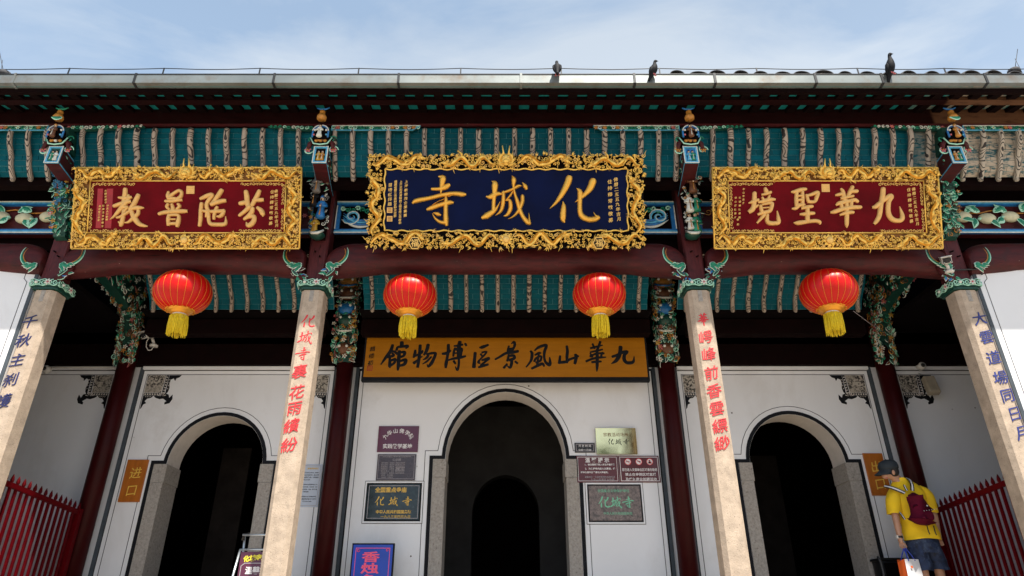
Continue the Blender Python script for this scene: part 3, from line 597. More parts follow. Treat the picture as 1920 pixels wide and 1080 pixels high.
def ceiling(name, prof, x0, x1, rowh, Lb, rib_s, rib_r, nparts, skip=None, ztop=99):
    rows = resample(prof, rowh)
    m = MB(); o = 0.012
    back = []
    for i, p in enumerate(rows):
        a = rows[max(0, i - 1)]; c = rows[min(len(rows) - 1, i + 1)]; t = Vector((c[0] - a[0], c[1] - a[1])).normalized(); n = Vector((t.y, -t.x)); back.append((p[0] - n.x * o * 0.25, p[1] - n.y * o * 0.25))
    outer = [(p[0] + 0.03, p[1] + 0.02) for p in back]
    m.prism_x(back + outer[::-1], x0, x1, 'mortar')
    c = T(m, name)
    h = math.dist(rows[0], rows[1]); me = brick_mesh(Lb, h * 0.995); cand = []
    for r in range(len(rows) - 1):
        a, b = rows[r], rows[r + 1]; mid = ((a[0] + b[0]) / 2, (a[1] + b[1]) / 2); t = Vector((b[0] - a[0], b[1] - a[1])).normalized()
        ang = math.atan2(-t.x, -t.y) * -1.0
        x = x0
        if r % 2: cand.append((x0 + Lb / 4, mid[0], mid[1], ang, r, 0.5)); x = x0 + Lb / 2
        while x < x1:
            xe = min(x + Lb, x1); cand.append(((x + xe) / 2, mid[0], mid[1], ang, r, (xe - x) / Lb)) if xe - x > 0.03 else None; x += Lb
    cand.sort(key=lambda q: (0 if not (skip and skip(q)) else 1, abs(abs(q[0]) - 3.0)))
    for q in cand[:nparts]:
        ob = link('brick', me, c, (q[0], q[1] - 7.5, q[2]), (q[3], 0, 0)); ob.scale.x = q[5]
    if len(cand) > nparts:
        m = MB(); bx = MB(); bx.box(-Lb / 2 + 0.003, Lb / 2 - 0.003, -0.0055, 0.008, -h / 2 + 0.003, h / 2 - 0.003, 'teal_brick')
        for q in cand[nparts:]:
            m.M = Matrix.Translation((q[0], q[1], q[2])) @ Matrix.Rotation(q[3], 4, 'X') @ Matrix.Diagonal((q[5], 1, 1, 1)); m.add(bx.v, bx.f, 'teal_brick')
        m.M = Matrix.Identity(4); TS(m, 'brickwork', c, kind='stuff')
    # one rib, then copies
    fine = resample(prof, 0.03); pts = []
    for i, p in enumerate(fine):
        a = fine[max(0, i - 1)]; d = fine[min(len(fine) - 1, i + 1)]; t = Vector((d[0] - a[0], d[1] - a[1])).normalized(); n = Vector((t.y, -t.x))
        q = i / (len(fine) - 1); wob = 0.034 * math.sin(q * 2 * math.pi * 1.1 - 0.6)
        pts.append((0, p[0] - 7.5 + n.x * (rib_r * 0.4 + wob + 0.030), p[1] + n.y * (rib_r * 0.4 + wob + 0.030)))
        if p[1] > ztop: pts.pop()
    e = pts[-1]; pts += [(0, e[1] - 0.004, e[2] - 0.022), (0, e[1] - 0.016, e[2] - 0.035)]
    m = MB(); m.tube(pts, [rib_r] * (len(pts) - 2) + [rib_r * 0.9, rib_r * 0.55], 'rib_grain', 10, uv=True, up=(1, 0, 0))
    first = None; k = math.ceil(x0 / rib_s - 0.5)
    while (k + 0.5) * rib_s < x1:
        if first is None: first = m.build('rib', c, ((k + 0.5) * rib_s, 0, 0)); ob = first
        else: ob = dup(first, c, ((k + 0.5) * rib_s, 0, 0))
        ob.scale.x = random.uniform(0.92, 1.1); k += 1
    return c
cz = lambda z: z + CAMZ
EP = [(6.45, 5.46), (6.452, 5.36), (6.50, 5.20), (6.556, 5.05), (6.575, 4.97), (6.63, 4.895), (6.70, 4.85)]
EP = [(y * K, cz(z * K)) for y, z in EP]
ceiling('eave_ceiling', EP, -8.6, 8.6, 0.073, 0.205, 0.228, 0.033, 210, skip=lambda q: (abs(q[0]) < 1.75 and q[4] > 4) or (2.6 < abs(q[0]) < 5.3 and q[4] > 6) or abs(q[0]) > 6.6, ztop=cz(5.36 * K))
VP = [(7.95, 4.95), (8.10, 4.82), (8.24, 4.62), (8.32, 4.42), (8.45, 4.24), (8.58, 4.12), (8.66, 3.99)]
VP = [(y, cz(z)) for y, z in VP]
for x0_, x1_ in ((-5.03, -2.43), (-2.0, 2.0), (2.43, 5.03)): ceiling('veranda_ceiling', VP, x0_, x1_, 0.076, 0.205, 0.2204, 0.030, 30, skip=lambda q: q[4] < 5)
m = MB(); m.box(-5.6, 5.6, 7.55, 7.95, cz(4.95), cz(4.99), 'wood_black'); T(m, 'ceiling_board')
# ------------------------------------------------------------------ eave: beam, rafters, soffit, fascia, gutter, roof
def kz(y, z): return (y * K, cz(z * K))
m = MB()
m.box(-9.2, 9.2, 6.40 * K, 6.64 * K, cz(5.385 * K), cz(5.66 * K), 'wood_eave'); eb = T(m, 'eave_beam')
m = MB(); m.box(-9.2, 9.2, 6.375 * K, 6.40 * K - 0.002, cz(5.375 * K), cz(5.40 * K), 'wood_red'); TS(m, 'bead', eb)
m = MB(); m.prism_x([kz(5.86, 5.50), kz(6.60, 5.70), kz(6.60, 5.73), kz(5.86, 5.53)], -9.2, 9.2, 'teal_board'); sof = T(m, 'soffit_board')
m = MB(); m.prism_x([kz(5.93, 5.49), kz(5.998, 5.507), kz(5.998, 5.527), kz(5.93, 5.51)], -9.2, 9.2, 'wood_dark'); TS(m, 'batten', sof)
m = MB(); m.box(-9.2, 9.2, 6.080 * K, 6.165 * K, cz(5.50 * K), cz(5.555 * K), 'wood_eave'); T(m, 'eave_batten')
m = MB(); m.box(-9.2, 9.2, 5.885 * K, 5.93 * K, cz(5.44 * K), cz(5.52 * K), 'wood_dark'); T(m, 'fascia_board')
rs = 0.236
rm = MB(); w = 0.052
prof = [kz(5.935, 5.475), kz(6.40, 5.59), kz(6.40, 5.645), kz(5.935, 5.52)]
rm.prism_x(prof, -w, w, 'wood_dark'); rm.v = [(a, b - 7.5, c) for a, b, c in rm.v]
r0 = None
for k in range(-38, 38):
    x = (k + 0.5) * rs
    if r0 is None: r0 = rm.build('rafter', temple, (x, 0, 0))
    else: dup(r0, temple, (x, 0, 0))
# gutter
gy = 5.8 * K; gt = 5.626 * K; gc = 5.505 * K
prof = [(gy, cz(gc)), (gy, cz(gt)), (gy + 0.012, cz(gt)), (gy + 0.012, cz(gc + 0.01)), (gy + 0.125, cz(gc + 0.012)), (gy + 0.125, cz(gt - 0.02)), (gy + 0.137, cz(gt - 0.02)), (gy + 0.137, cz(gc - 0.004)), (gy + 0.11, cz(gc - 0.006))]
jx = [-9.2, -7.3] + [xf(u, 150) * gy for u in (25, 252, 513, 747, 977, 1190, 1341, 1530, 1655, 1850)] + [7.2, 9.2]
for a, b in zip(jx[:-1], jx[1:]):
    m = MB(); m.prism_x(prof, a + 0.004, b - 0.004, 'gutter_metal'); m.box(a + 0.004, b - 0.004, gy - 0.006, gy + 0.016, cz(gt), cz(gt) + 0.012, 'iron')
    T(m, 'gutter_segment')
for x in jx[1:-1]:
    m = MB(); m.prism_x([(gy - 0.008, cz(gt + 0.02)), (gy - 0.008, cz(gc - 0.006)), (gy + 0.13, cz(gc - 0.022)), (gy + 0.13, cz(gc - 0.010)), (gy - 0.0, cz(gc)), (gy - 0.0, cz(gt + 0.02))], x - 0.014, x + 0.014, 'iron' if random.random() < 0.5 else 'gutter_metal'); T(m, 'gutter_strap')
# roof sheet and rows of curved tiles
m = MB(); m.prism_x([(gy + 0.10, cz(gt) - 0.02), (13.2, cz(gt) + 3.3), (13.2, cz(gt) + 3.2), (gy + 0.16, cz(gt) - 0.08)], -9.4, 9.4, 'tile_grey'); T(m, 'roof')
tm = MB()
n = 10
for j in range(3):
    vs = []; y0 = -1.40 + j * 0.0; 
sl = 3.3 / (13.2 - gy)
def tile_row(tm, r, L, y0, z0):
    for j in range(2):
        rr = r - 0.012 * j; ys = (y0 + 0.05 * j, y0 + L)
        out_ = []; 
        for yy in ys:
            for k in range(n + 1):
                a = math.pi * k / n; out_.append((rr * math.cos(a), yy, z0 + (yy - y0) * sl + rr * 0.75 * math.sin(a) - 0.02 * j))
            for k in range(n + 1):
                a = math.pi * k / n; out_.append(((rr - 0.012) * math.cos(a), yy, z0 + (yy - y0) * sl + (rr - 0.012) * 0.75 * math.sin(a) - 0.02 * j))
        h = n + 1; q = 2 * h
        fs = [(k, k + 1, q + k + 1, q + k) for k in range(n)] + [(h + k + 1, h + k, q + h + k, q + h + k + 1) for k in range(n)] + [(k + 1, k, h + k, h + k + 1) for k in range(n)]
        tm.add(out_, fs, 'tile_grey' if j == 0 else 'tile_edge', True)
tile_row(tm, 0.095, 6.5, gy + 0.115 - 7.5, cz(gt) - 0.055)
t0 = None
for k in range(-34, 35):
    x = k * 0.262 + random.uniform(-0.02, 0.02); dz = (0.165 if x > 1.9 else 0.115 if x > 1.2 else 0.06) + random.uniform(-0.014, 0.010)
    if k in (-20, -14, 0, 1): dz = 0.11
    if t0 is None: t0 = tm.build('roof_tile', temple, (x, 0, dz)); ob = t0
    else: ob = dup(t0, temple, (x, 0, dz))
    ob.scale.x = random.uniform(0.9, 1.35); ob.rotation_euler.z = random.uniform(-0.01, 0.01)
# ------------------------------------------------------------------ lightning wire on little posts along the eave
wy = 6.0 * K
wire = thing('lightning_wire', 'thin black lightning wire on short posts running along the roof edge', 'wire', (0, wy, cz(5.70 * K)))
pu = (-60, 131, 308, 488, 673, 864, 1052, 1236, 1418, 1607, 1770, 1960)
pp = [at(u, 128, wy) for u in pu]; pts = []
for a, b in zip(pp[:-1], pp[1:]):
    for i in range(6):
        q = i / 6; pts.append((a.x + (b.x - a.x) * q, 0, a.z + (b.z - a.z) * q - 0.02 * math.sin(math.pi * q) + random.uniform(-0.002, 0.002) - wire.location.z))
m = MB(); m.tube(pts, 0.0055, 'iron', 5); m.build('cable', wire)
m = MB(); m.box(-0.008, 0.008, -0.004, 0.004, -0.16, 0.004, 'iron'); ps = None
for p in pp:
    if ps is None: ps = m.build('post', wire, (p.x, 0, p.z - wire.location.z))
    else: dup(ps, wire, (p.x, 0, p.z - wire.location.z))
for (u, v0, v1, lean, lab) in ((12, 133, 92, -14, 'thin aerial rod leaning left on the roof edge at the left'), (1898, 128, 92, 10, 'thin forked aerial rod on the roof edge at the right')):
    p = at(u, v0, wy + 0.05); q = at(u + lean, v1, wy + 0.05)
    a = thing('aerial_rod', lab, 'aerial', p); d = q - p
    m = MB(); m.tube([(0, 0, -0.08), tuple(d)], 0.004, 'iron', 5); m.build('rod', a)
    m = MB(); m.tube([(0.10 if lean > 0 else -0.05, 0, -0.08), tuple(d * 0.5)], 0.003, 'iron', 5); m.build('stay', a)
    m = MB(); m.lathe([(0.07, -0.10), (0.075, -0.06), (0.065, -0.03), (0.03, -0.01)], 'tile_grey', n=12); m.build('cap_tile', a)
# ------------------------------------------------------------------ structure over the columns
for x0, x1 in ((-9.2, 9.2),):
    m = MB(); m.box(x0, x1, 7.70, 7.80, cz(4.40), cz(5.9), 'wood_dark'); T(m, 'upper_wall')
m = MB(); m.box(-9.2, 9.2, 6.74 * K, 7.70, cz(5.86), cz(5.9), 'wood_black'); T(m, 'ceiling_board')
m = MB(); m.box(-9.2, 9.2, 7.12, 7.24, cz(5.03), cz(5.2), 'wood_dark'); T(m, 'eave_purlin')
# bowed beams between the columns
YM = 7.46
def moon_beam(x0, x1, ends=(1, 1)):
    m = MB(); n = 18; k = 44; vs = []
    for i in range(k + 1):
        q = 0.5 - 0.5 * math.cos(math.pi * i / k); x = x0 + (x1 - x0) * q
        dl = (x - x0) if ends[0] else 9; dr = (x1 - x) if ends[1] else 9; d = min(dl, dr)
        zt = 4.33; zb = 3.945
        if d < 0.34: zt -= 0.20 * (1 - math.sqrt(max(0, 1 - (1 - d / 0.34) ** 2)))
        if d < 0.62: zb -= 0.075 * (1 - (d / 0.62)) ** 0.7 if d < 0.62 else 0
        half = 0.155 * (1 if d > 0.3 else 0.86 + 0.14 * math.sqrt(max(0, 1 - (1 - d / 0.3) ** 2)))
        c = (zt + zb) / 2; hz = (zt - zb) / 2
        for j in range(n):
            a = 2 * math.pi * j / n; ca, sa = math.cos(a), math.sin(a)
            vs.append((x, YM + half * math.copysign(abs(ca) ** 0.72, ca), cz(c + hz * math.copysign(abs(sa) ** 0.72, sa))))
    fs = [(i * n + j, i * n + (j + 1) % n, (i + 1) * n + (j + 1) % n, (i + 1) * n + j) for i in range(k) for j in range(n)]
    fs += [tuple(range(n))[::-1], tuple(range(k * n, (k + 1) * n))]
    m.add(vs, fs, 'wood_red', True); b = T(m, 'moon_beam')
    # crescent carving at each end
    for e, s in ((x0, 1), (x1, -1)):
        if not ends[0 if s > 0 else 1]: continue
        for col, r0, rad, oy in (('green', 0.185, 0.021, 0.0), ('mint', 0.198, 0.008, -0.006), ('ochre', 0.163, 0.007, -0.006)):
            pts = []; rr = []
            for i in range(19):
                q = i / 18; a = R(-104) + R(134) * q
                X = e + s * (0.035 + 0.03 + r0 * (1.0 * math.cos(a))); Z = 4.135 + r0 * 0.95 * math.sin(a)
                pts.append((X, YM - 0.155 + oy - 0.004 + 0.02 * q, cz(Z))); rr.append(rad * (1 - q) ** 0.5 + 0.002)
            m = MB(); m.tube(pts, rr, col, 7); TS(m, 'crescent_carving', b)
        m = MB(); 
        for i in range(7):
            m.leaf(e + s * (0.01 + 0.03 * (i % 4)), cz(3.985 - 0.035 * (i // 4) - 0.01 * (i % 2)), R(90 - s * (100 + 25 * (i % 3))), 0.10, 0.05, 'green', 'pale', YM - 0.165, 0.02)
        for i in range(4): m.curl(e + s * (0.03 + 0.035 * i), cz(3.965 + 0.012 * (i % 2)), 0.025, i, 1.2, 0.007, 'mint', YM - 0.17, s)
        TS(m, 'leaf_carving', b)
    return b
moon_beam(-9.2, -5.76, (0, 1)); moon_beam(-5.50, -2.50); moon_beam(-2.22, 2.22); moon_beam(2.50, 5.50); moon_beam(5.76, 9.2, (1, 0))
# blue bordered carved boards above them
def carved_board(x0, x1, kind):
    yf_ = 7.53; z0 = cz(4.545); z1 = cz(5.035)
    m = MB(); m.box(x0, x1, yf_, yf_ + 0.10, z0, z1, 'wood_red' if kind != 'wave' else 'wood_dark'); b = T(m, 'carved_board')
    t_ = 0.062
    for (a0, a1, c0, c1) in ((x0, x1, z1 - t_, z1), (x0, x1, z0, z0 + t_), (x0, x0 + t_, z0 + t_ + 0.002, z1 - t_ - 0.002), (x1 - t_, x1, z0 + t_ + 0.002, z1 - t_ - 0.002)):
        m = MB(); m.box(a0, a1, yf_ - 0.035, yf_ - 0.001, c0, c1, 'blue')
        if a1 - a0 > 0.2:
            zz = c1 - 0.016 if c1 == z1 else c0; m.box(a0, a1, yf_ - 0.040, yf_ - 0.0352, zz, zz + 0.016, 'pale')
            zz = c1 - 0.036 if c1 == z1 else c0 + 0.018; m.box(a0, a1, yf_ - 0.039, yf_ - 0.0352, zz, zz + 0.018, 'blue_light')
        else:
            zz = a0 if a0 == x0 else a1 - 0.014; m.box(zz, zz + 0.014, yf_ - 0.040, yf_ - 0.0352, c0, c1, 'pale')
        TS(m, 'border_strip', b)
    zc = (z0 + z1) / 2
    if kind == 'peach':
        s = 1 if x0 > 0 else -1; xs = x0 if s > 0 else x1
        m = MB(); m.tube([(xs + s * (0.1 + 0.12 * i), yf_ - 0.02, zc + 0.09 + 0.03 * math.sin(i * 1.3)) for i in range(16)], 0.010, 'ochre', 6); TS(m, 'branch', b)
        for i in range(6):
            X = xs + s * (0.34 + 0.31 * i); Z = zc + (-0.005 if i % 2 else 0.02) - 0.02
            m = MB(); m.ball((X, yf_ - 0.035, Z), (0.115, 0.06, 0.078), 'peach', 14, 9); m.ball((X - s * 0.105, yf_ - 0.04, Z - 0.01), (0.03, 0.03, 0.02), 'mint', 8, 5); TS(m, 'peach', b)
        rnd = random.Random(3)
        for i in range(20):
            X = xs + s * (0.10 + 0.092 * i); up = i % 2; a = R(rnd.uniform(20, 70)) if up else R(-rnd.uniform(20, 80)); a = a if (i // 2) % 2 else math.pi - a
            m = MB(); m.leaf(X, zc + (0.06 if up else -0.03), a, rnd.uniform(0.14, 0.21), rnd.uniform(0.07, 0.10), 'green', 'mint', yf_ - 0.05 - 0.008 * (i % 3), 0.035); TS(m, 'leaf', b)
    elif kind == 'wave':
        rnd = random.Random(5)
        for s in (-1, 1):
            e = x1 if s > 0 else x0
            m = MB()
            m.curl(e - s * 0.22, zc - 0.01, 0.115, R(200), 1.6, 0.020, 'blue_light', yf_ - 0.05, -s, 8); m.curl(e - s * 0.22, zc - 0.01, 0.135, R(200), 1.3, 0.008, 'pale', yf_ - 0.065, -s, 6)
            for j in range(4):
                pts = [(e - s * (0.52 - 0.42 * q), yf_ - 0.045 - 0.003 * j, zc - 0.02 - 0.035 * j - 0.09 * math.sin(q * math.pi * 0.9) + 0.10 * q) for q in [i / 12 for i in range(13)]]
                m.tube(pts, [0.004 + 0.014 * math.sin(math.pi * i / 12) for i in range(13)], ('blue', 'blue_light', 'blue', 'pale')[j], 6)
            TS(m, 'wave_carving', b)
            for i in range(7):
                X = e - s * (0.09 + 0.065 * i); Z = zc + 0.125 - 0.02 * (i % 3)
                m = MB(); m.curl(X, Z, 0.036, i, 1.3, 0.012, 'green' if i % 3 else 'mint', yf_ - 0.05, s, 6); TS(m, 'cloud_carving', b)
    else:
        rnd = random.Random(9); m = MB()
        for i in range(60):
            X = rnd.uniform(x0 + 0.1, x1 - 0.1); Z = zc + rnd.uniform(-0.14, 0.14)
            (m.flower(X, Z, 0.04, rnd.choice(['pink', 'ochre', 'brown', 'green']), y=yf_ - 0.03) if i % 3 == 0 else m.curl(X, Z, 0.05, i, 1.2, 0.008, rnd.choice(['brown', 'ochre', 'green_dark']), yf_ - 0.03))
        TS(m, 'flower_carving', b, kind='stuff')
    return b
carved_board(-9.2, -5.66, 'peach'); carved_board(-5.46, -2.50, 'flower'); carved_board(-2.23, 2.23, 'wave'); carved_board(2.50, 5.46, 'flower'); carved_board(5.66, 9.2, 'peach')
# thin carved valances hanging under the eave beam beside every column
def valance(x0, x1, framed):
    y = 6.385 * K; z1 = cz(5.372 * K); h = 0.075; n = 26; m = MB(); s = 1 if x1 > x0 else -1
    prof = [(x0, z1), (x0, z1 - h)] + [(x0 + (x1 - x0) * i / 8, z1 - h * (1 - 0.85 * (i / 8) ** 1.6)) for i in range(1, 9)] + [(x1, z1)]
    if framed: prof = [(x0, z1), (x0, z1 - h), (x1 - s * 0.1, z1 - h), (x1, z1)]
    if s < 0: prof = prof[::-1]
    m.prism_y(prof, y, y + 0.03, 'green_dark'); b = T(m, 'valance')
    rnd = random.Random(int(x0 * 10)); m = MB(); L = abs(x1 - x0); k = int(L / 0.052)
    for i in range(k):
        q = i / k; X = x0 + (x1 - x0) * (q + 0.02); hh = h * (1 if framed else (1 - 0.8 * q ** 1.6))
        if rnd.random() < 0.22: m.flower(X, z1 - hh * 0.5, 0.036, rnd.choice(['pink', 'ochre', 'mint']), y=y - 0.01)
        else: m.curl(X, z1 - hh * 0.5, 0.030 * (0.5 + 0.5 * hh / h), rnd.uniform(0, 6), 1.2, 0.007, rnd.choice(['mint', 'green', 'green', 'pale']), y - 0.012, rnd.choice((-1, 1)))
    TS(m, 'scroll_carving', b, kind='stuff')
    if framed:
        m = MB(); m.ribbon([(x0, z1 - 0.005), (x0, z1 - h), (x1 - s * 0.1, z1 - h), (x1, z1 - 0.005)], 0.010, y - 0.004, 0.012, 'blue_light'); m.ribbon([(x0, z1 - 0.004), (x1, z1 - 0.004)], 0.010, y - 0.004, 0.012, 'pale'); TS(m, 'edge_strip', b)
XV = [xf(u, 240) * 6.6 for u in (-60, 255, 492, 785, 1116, 1405, 1650, 1990)]
valance(-5.55, XV[1], False); valance(-2.45, XV[2], False); valance(-2.2, XV[3], True); valance(2.2, XV[4], True); valance(2.42, XV[5], False); valance(5.55, XV[6], False); valance(-5.8, -8.8, True); valance(5.8, 8.8, True)
# ------------------------------------------------------------------ stone columns with timber posts
def oct_prof(cx, cy, w, c):
    h = w / 2; return [(cx - h + c, cy - h), (cx + h - c, cy - h), (cx + h, cy - h + c), (cx + h, cy + h - c), (cx + h - c, cy + h), (cx - h + c, cy + h), (cx - h, cy + h - c), (cx - h, cy - h + c)]
XCOL = [-5.63, -2.36, 2.36, 5.63]
def foliage(m, rnd, n, fx, mats, y, size=0.06, flowers=0.25, edge='mint'):
    for i in range(n):
        X, Z = fx(rnd); r = rnd.random(); yy = y(Z) - rnd.uniform(0.0, 0.05)
        if r < flowers: m.flower(X, Z, size * rnd.uniform(0.5, 0.8), rnd.choice(mats[1]), rnd.choice(['ochre', 'pale', 'yellow_robe']), yy, a0=rnd.uniform(0, 6), n=5)
        elif r < 0.72: m.leaf(X, Z, rnd.uniform(0, 6.28), size * rnd.uniform(0.9, 1.6), size * rnd.uniform(0.4, 0.7), rnd.choice(mats[0]), edge if rnd.random() < 0.8 else None, yy, 0.02)
        else: m.curl(X, Z, size * rnd.uniform(0.4, 0.75), rnd.uniform(0, 6), 1.2, size * 0.12, rnd.choice(mats[0] + mats[1]), yy, rnd.choice((-1, 1)))
def figurine(parent, x, y, z, h, robe, hat, trim='pale', face='face'):
    m = MB()
    m.lathe([(0.16 * h, 0), (0.19 * h, 0.06 * h), (0.13 * h, 0.3 * h), (0.12 * h, 0.5 * h), (0.17 * h, 0.62 * h), (0.15 * h, 0.70 * h), (0.05 * h, 0.76 * h)], robe, n=12, sy=0.75)
    m.ball((0, -0.02 * h, 0.83 * h), (0.085 * h, 0.085 * h, 0.105 * h), face, 10, 7)
    m.lathe([(0.095 * h, 0.87 * h), (0.10 * h, 0.91 * h), (0.07 * h, 0.99 * h), (0.02 * h, 1.02 * h)], hat, n=10)
    for s in (-1, 1): m.tube([(s * 0.15 * h, 0, 0.64 * h), (s * 0.20 * h, -0.05 * h, 0.50 * h), (s * 0.06 * h, -0.16 * h, 0.44 * h)], [0.05 * h, 0.055 * h, 0.035 * h], robe, 7)
    m.ball((0, -0.18 * h, 0.44 * h), 0.035 * h, face, 6, 4)
    m.tube([(0, -0.10 * h, 0.60 * h), (0, -0.125 * h, 0.30 * h), (0, -0.15 * h, 0.06 * h)], [0.02 * h, 0.02 * h, 0.03 * h], trim, 5)
    for s in (-1, 1): m.ball((s * 0.035 * h, -0.105 * h, 0.845 * h), 0.011 * h, 'ink_black', 5, 4)
    m.tube([(0, -0.10 * h, 0.80 * h), (0, -0.11 * h, 0.72 * h)], [0.025 * h, 0.008 * h], 'ink_black', 5)
    m.v = [(a + x, b + y - 7.5, c + z) for a, b, c in m.v]
    return m.build('figurine', parent)
COLS = []
for ci, cx in enumerate(XCOL):
    so = -1 if cx < 0 else 1
    m = MB(); m.prism_z(oct_prof(cx, 7.5, 0.27, 0.045), cz(0.40), cz(3.655), 'stone_light'); c = T(m, 'stone_column'); COLS.append(c)
    c['label'] = ['leftmost stone column with indigo characters', 'stone column with red characters left of the centre door', 'stone column with red characters right of the centre door', 'rightmost stone column with indigo characters'][ci]
    m = MB(); m.prism_z(oct_prof(cx, 7.5, 0.36, 0.05), FLOOR - 0.01, cz(0.395), 'stone_light'); m.prism_z(oct_prof(cx, 7.5, 0.42, 0.05), FLOOR - 0.01, cz(0.2), 'stone_light'); TS(m, 'column_base', c)
    m = MB(); m.box(cx - 0.022, cx + 0.028, 7.362, 7.3645, cz(3.50), cz(3.652), 'stone_jamb'); TS(m, 'slot', c)
    m = MB(); m.prism_z(oct_prof(cx, 7.5, 0.235, 0.02), cz(3.75), cz(5.85), 'wood_red_post'); TS(m, 'timber_post', c)
    for (dx, dz) in ((-0.035, 4.20), (0.03, 4.13)):
        m = MB(); m.tube([(cx + dx, 7.39, cz(dz)), (cx + dx + 0.01, 7.34, cz(dz) - 0.01)], 0.010, 'wood_dark', 6); TS(m, 'peg', c)
    # green carved collar
    m = MB(); m.prism_z(oct_prof(cx, 7.5, 0.31, 0.03), cz(3.665), cz(3.69), 'green_dark'); m.prism_z(oct_prof(cx, 7.5, 0.345, 0.03), cz(3.692), cz(3.79), 'green_dark')
    rnd = random.Random(ci)
    for face in (0, 1, 2):                 # front, right, left faces
        m.M = Matrix.Translation((cx, 7.5, cz(3.742))) @ Matrix.Rotation((0, R(90), R(-90))[face], 4, 'Z')
        for i in range(5):
            X = -0.14 + 0.07 * i
            m.curl(X, 0.0, 0.036, R(180 * (i % 2)), 1.35, 0.0065, 'mint', -0.18, 1 if i % 2 else -1, 6)
        m.ball((-0.09, -0.185, 0.0), 0.020, 'pale', 8, 5)
        m.flower(0.055, 0, 0.05, 'pale', 'pink', -0.185, 6, 0.3)
        for zz in (-0.044, 0.044): m.tube([(-0.17 + 0.034 * i, -0.178, zz * (0.8 + 0.25 * math.sin(i * 1.6))) for i in range(11)], 0.006, 'mint', 5)
    m.M = Matrix.Identity(4); TS(m, 'carved_collar', c)
    rnd = random.Random(40 + ci)      # leafy knot beside the collar
    for s in (-1, 1):
        if (ci == 0 and s < 0) or (ci == 3 and s > 0): continue
        m = MB()
        for i in range(16):
            m.leaf(cx + s * (0.13 + 0.13 * rnd.random()), cz(3.80 + 0.13 * rnd.random()), rnd.uniform(0, 6.28), 0.085, 0.042, rnd.choice(['green', 'green', 'green_dark', 'wood_red', 'blue']), rnd.choice(['pale', 'mint', None]), 7.33, 0.02)
        m.tube([(cx + s * 0.12, 7.36, cz(3.78)), (cx + s * 0.24, 7.34, cz(3.88)), (cx + s * 0.31, 7.32, cz(3.95))], [0.05, 0.045, 0.015], 'wood_red', 8)
        m.leaf(cx + s * 0.17, cz(3.81), R(42) if s > 0 else R(138), 0.13, 0.04, 'green_dark', 'mint', 7.29, 0.02)
        TS(m, 'leafy_bracket', c)
    # beam head with a framed picture, reaching out towards the court
    yb = 6.66; zb_ = 0.7727 * yb; wx = 0.084; hz = 0.122; xb = cx * (0.960 if ci in (1, 2) else 0.981)
    m = MB()
    sh = (cx - xb) * 0.9
    P = []
    for (xx, zz) in ((-wx, -hz), (wx, -hz), (wx, hz), (-wx, hz)): P.append((xb + xx, yb, cz(zb_ + zz)))
    for (xx, zz) in ((-wx, -hz), (wx, -hz), (wx, hz), (-wx, hz)): P.append((xb + xx + sh, 7.38, cz(zb_ + zz)))
    m.add(P, [(0, 1, 2, 3), (7, 6, 5, 4), (0, 4, 5, 1), (1, 5, 6, 2), (2, 6, 7, 3), (3, 7, 4, 0)], 'wood_red')
    for (a0, a1, c0, c1) in ((-wx, wx, hz - 0.024, hz), (-wx, wx, -hz, -hz + 0.024), (-wx, -wx + 0.024, -hz + 0.0245, hz - 0.0245), (wx - 0.024, wx, -hz + 0.0245, hz - 0.0245)):
        m.box(xb + a0, xb + a1, yb - 0.02, yb - 0.001, cz(zb_ + c0), cz(zb_ + c1), 'blue_light')
    m.ribbon([(xb - wx, cz(zb_ - hz)), (xb + wx, cz(zb_ - hz)), (xb + wx, cz(zb_ + hz)), (xb - wx, cz(zb_ + hz))], 0.010, yb - 0.02, 0.004, 'pale', closed=True)
    m.box(xb - wx + 0.026, xb + wx - 0.026, yb - 0.006, yb - 0.002, cz(zb_ - hz + 0.026), cz(zb_ + hz - 0.026), ('green_dark', 'wood_dark', 'blue', 'wood_dark')[ci])
    for sx_ in (-1, 1):
        m.M = Matrix.Translation((xb + sx_ * wx + sh * 0.5, 7.02, cz(zb_))) @ Matrix.Rotation(R(90) * sx_ - math.atan2(sh, 0.72), 4, 'Z'); rnd = random.Random(ci * 3 + sx_)
        for i in range(18): m.leaf(rnd.uniform(-0.3, 0.3), rnd.uniform(-0.08, 0.08), rnd.uniform(0, 6.28), 0.05, 0.025, rnd.choice(['green', 'green_dark', 'ochre']), 'mint' if i % 2 else None, -0.004, 0.012)
        m.ribbon([(-0.35, -hz + 0.01), (0.35, -hz + 0.01)], 0.014, 0, 0.004, 'blue_light'); m.ribbon([(-0.35, hz - 0.01), (0.35, hz - 0.01)], 0.014, 0, 0.004, 'blue_light')
        m.M = Matrix.Identity(4)
    bh = TS(m, 'beam_head', c)
    robes = (('green', 'pale'), ('yellow_robe', 'ochre'), ('blue_light', 'green'), ('ochre', 'green'))[ci]
    for i, dx in enumerate((-0.022, 0.024)): figurine(c, xb + dx, yb - 0.014, cz(zb_ - 0.085), 0.15, robes[i], 'ink_black')
    # winged block and arched niche above it
    yw = 6.62; zw = tv(265) * yw; x_ = xb + (cx - xb) * 0.1
    m = MB()
    m.box(x_ - 0.065, x_ + 0.065, yw + 0.05, 7.3, cz(zw - 0.02), cz(zw + 0.26), 'green_dark')
    m.prism_y([(x_ - 0.135, cz(zw + 0.045)), (x_ - 0.085, cz(zw - 0.06)), (x_ + 0.085, cz(zw - 0.06)), (x_ + 0.135, cz(zw + 0.045)), (x_ + 0.10, cz(zw + 0.07)), (x_ - 0.10, cz(zw + 0.07))], yw, yw + 0.12, 'wood_dark')
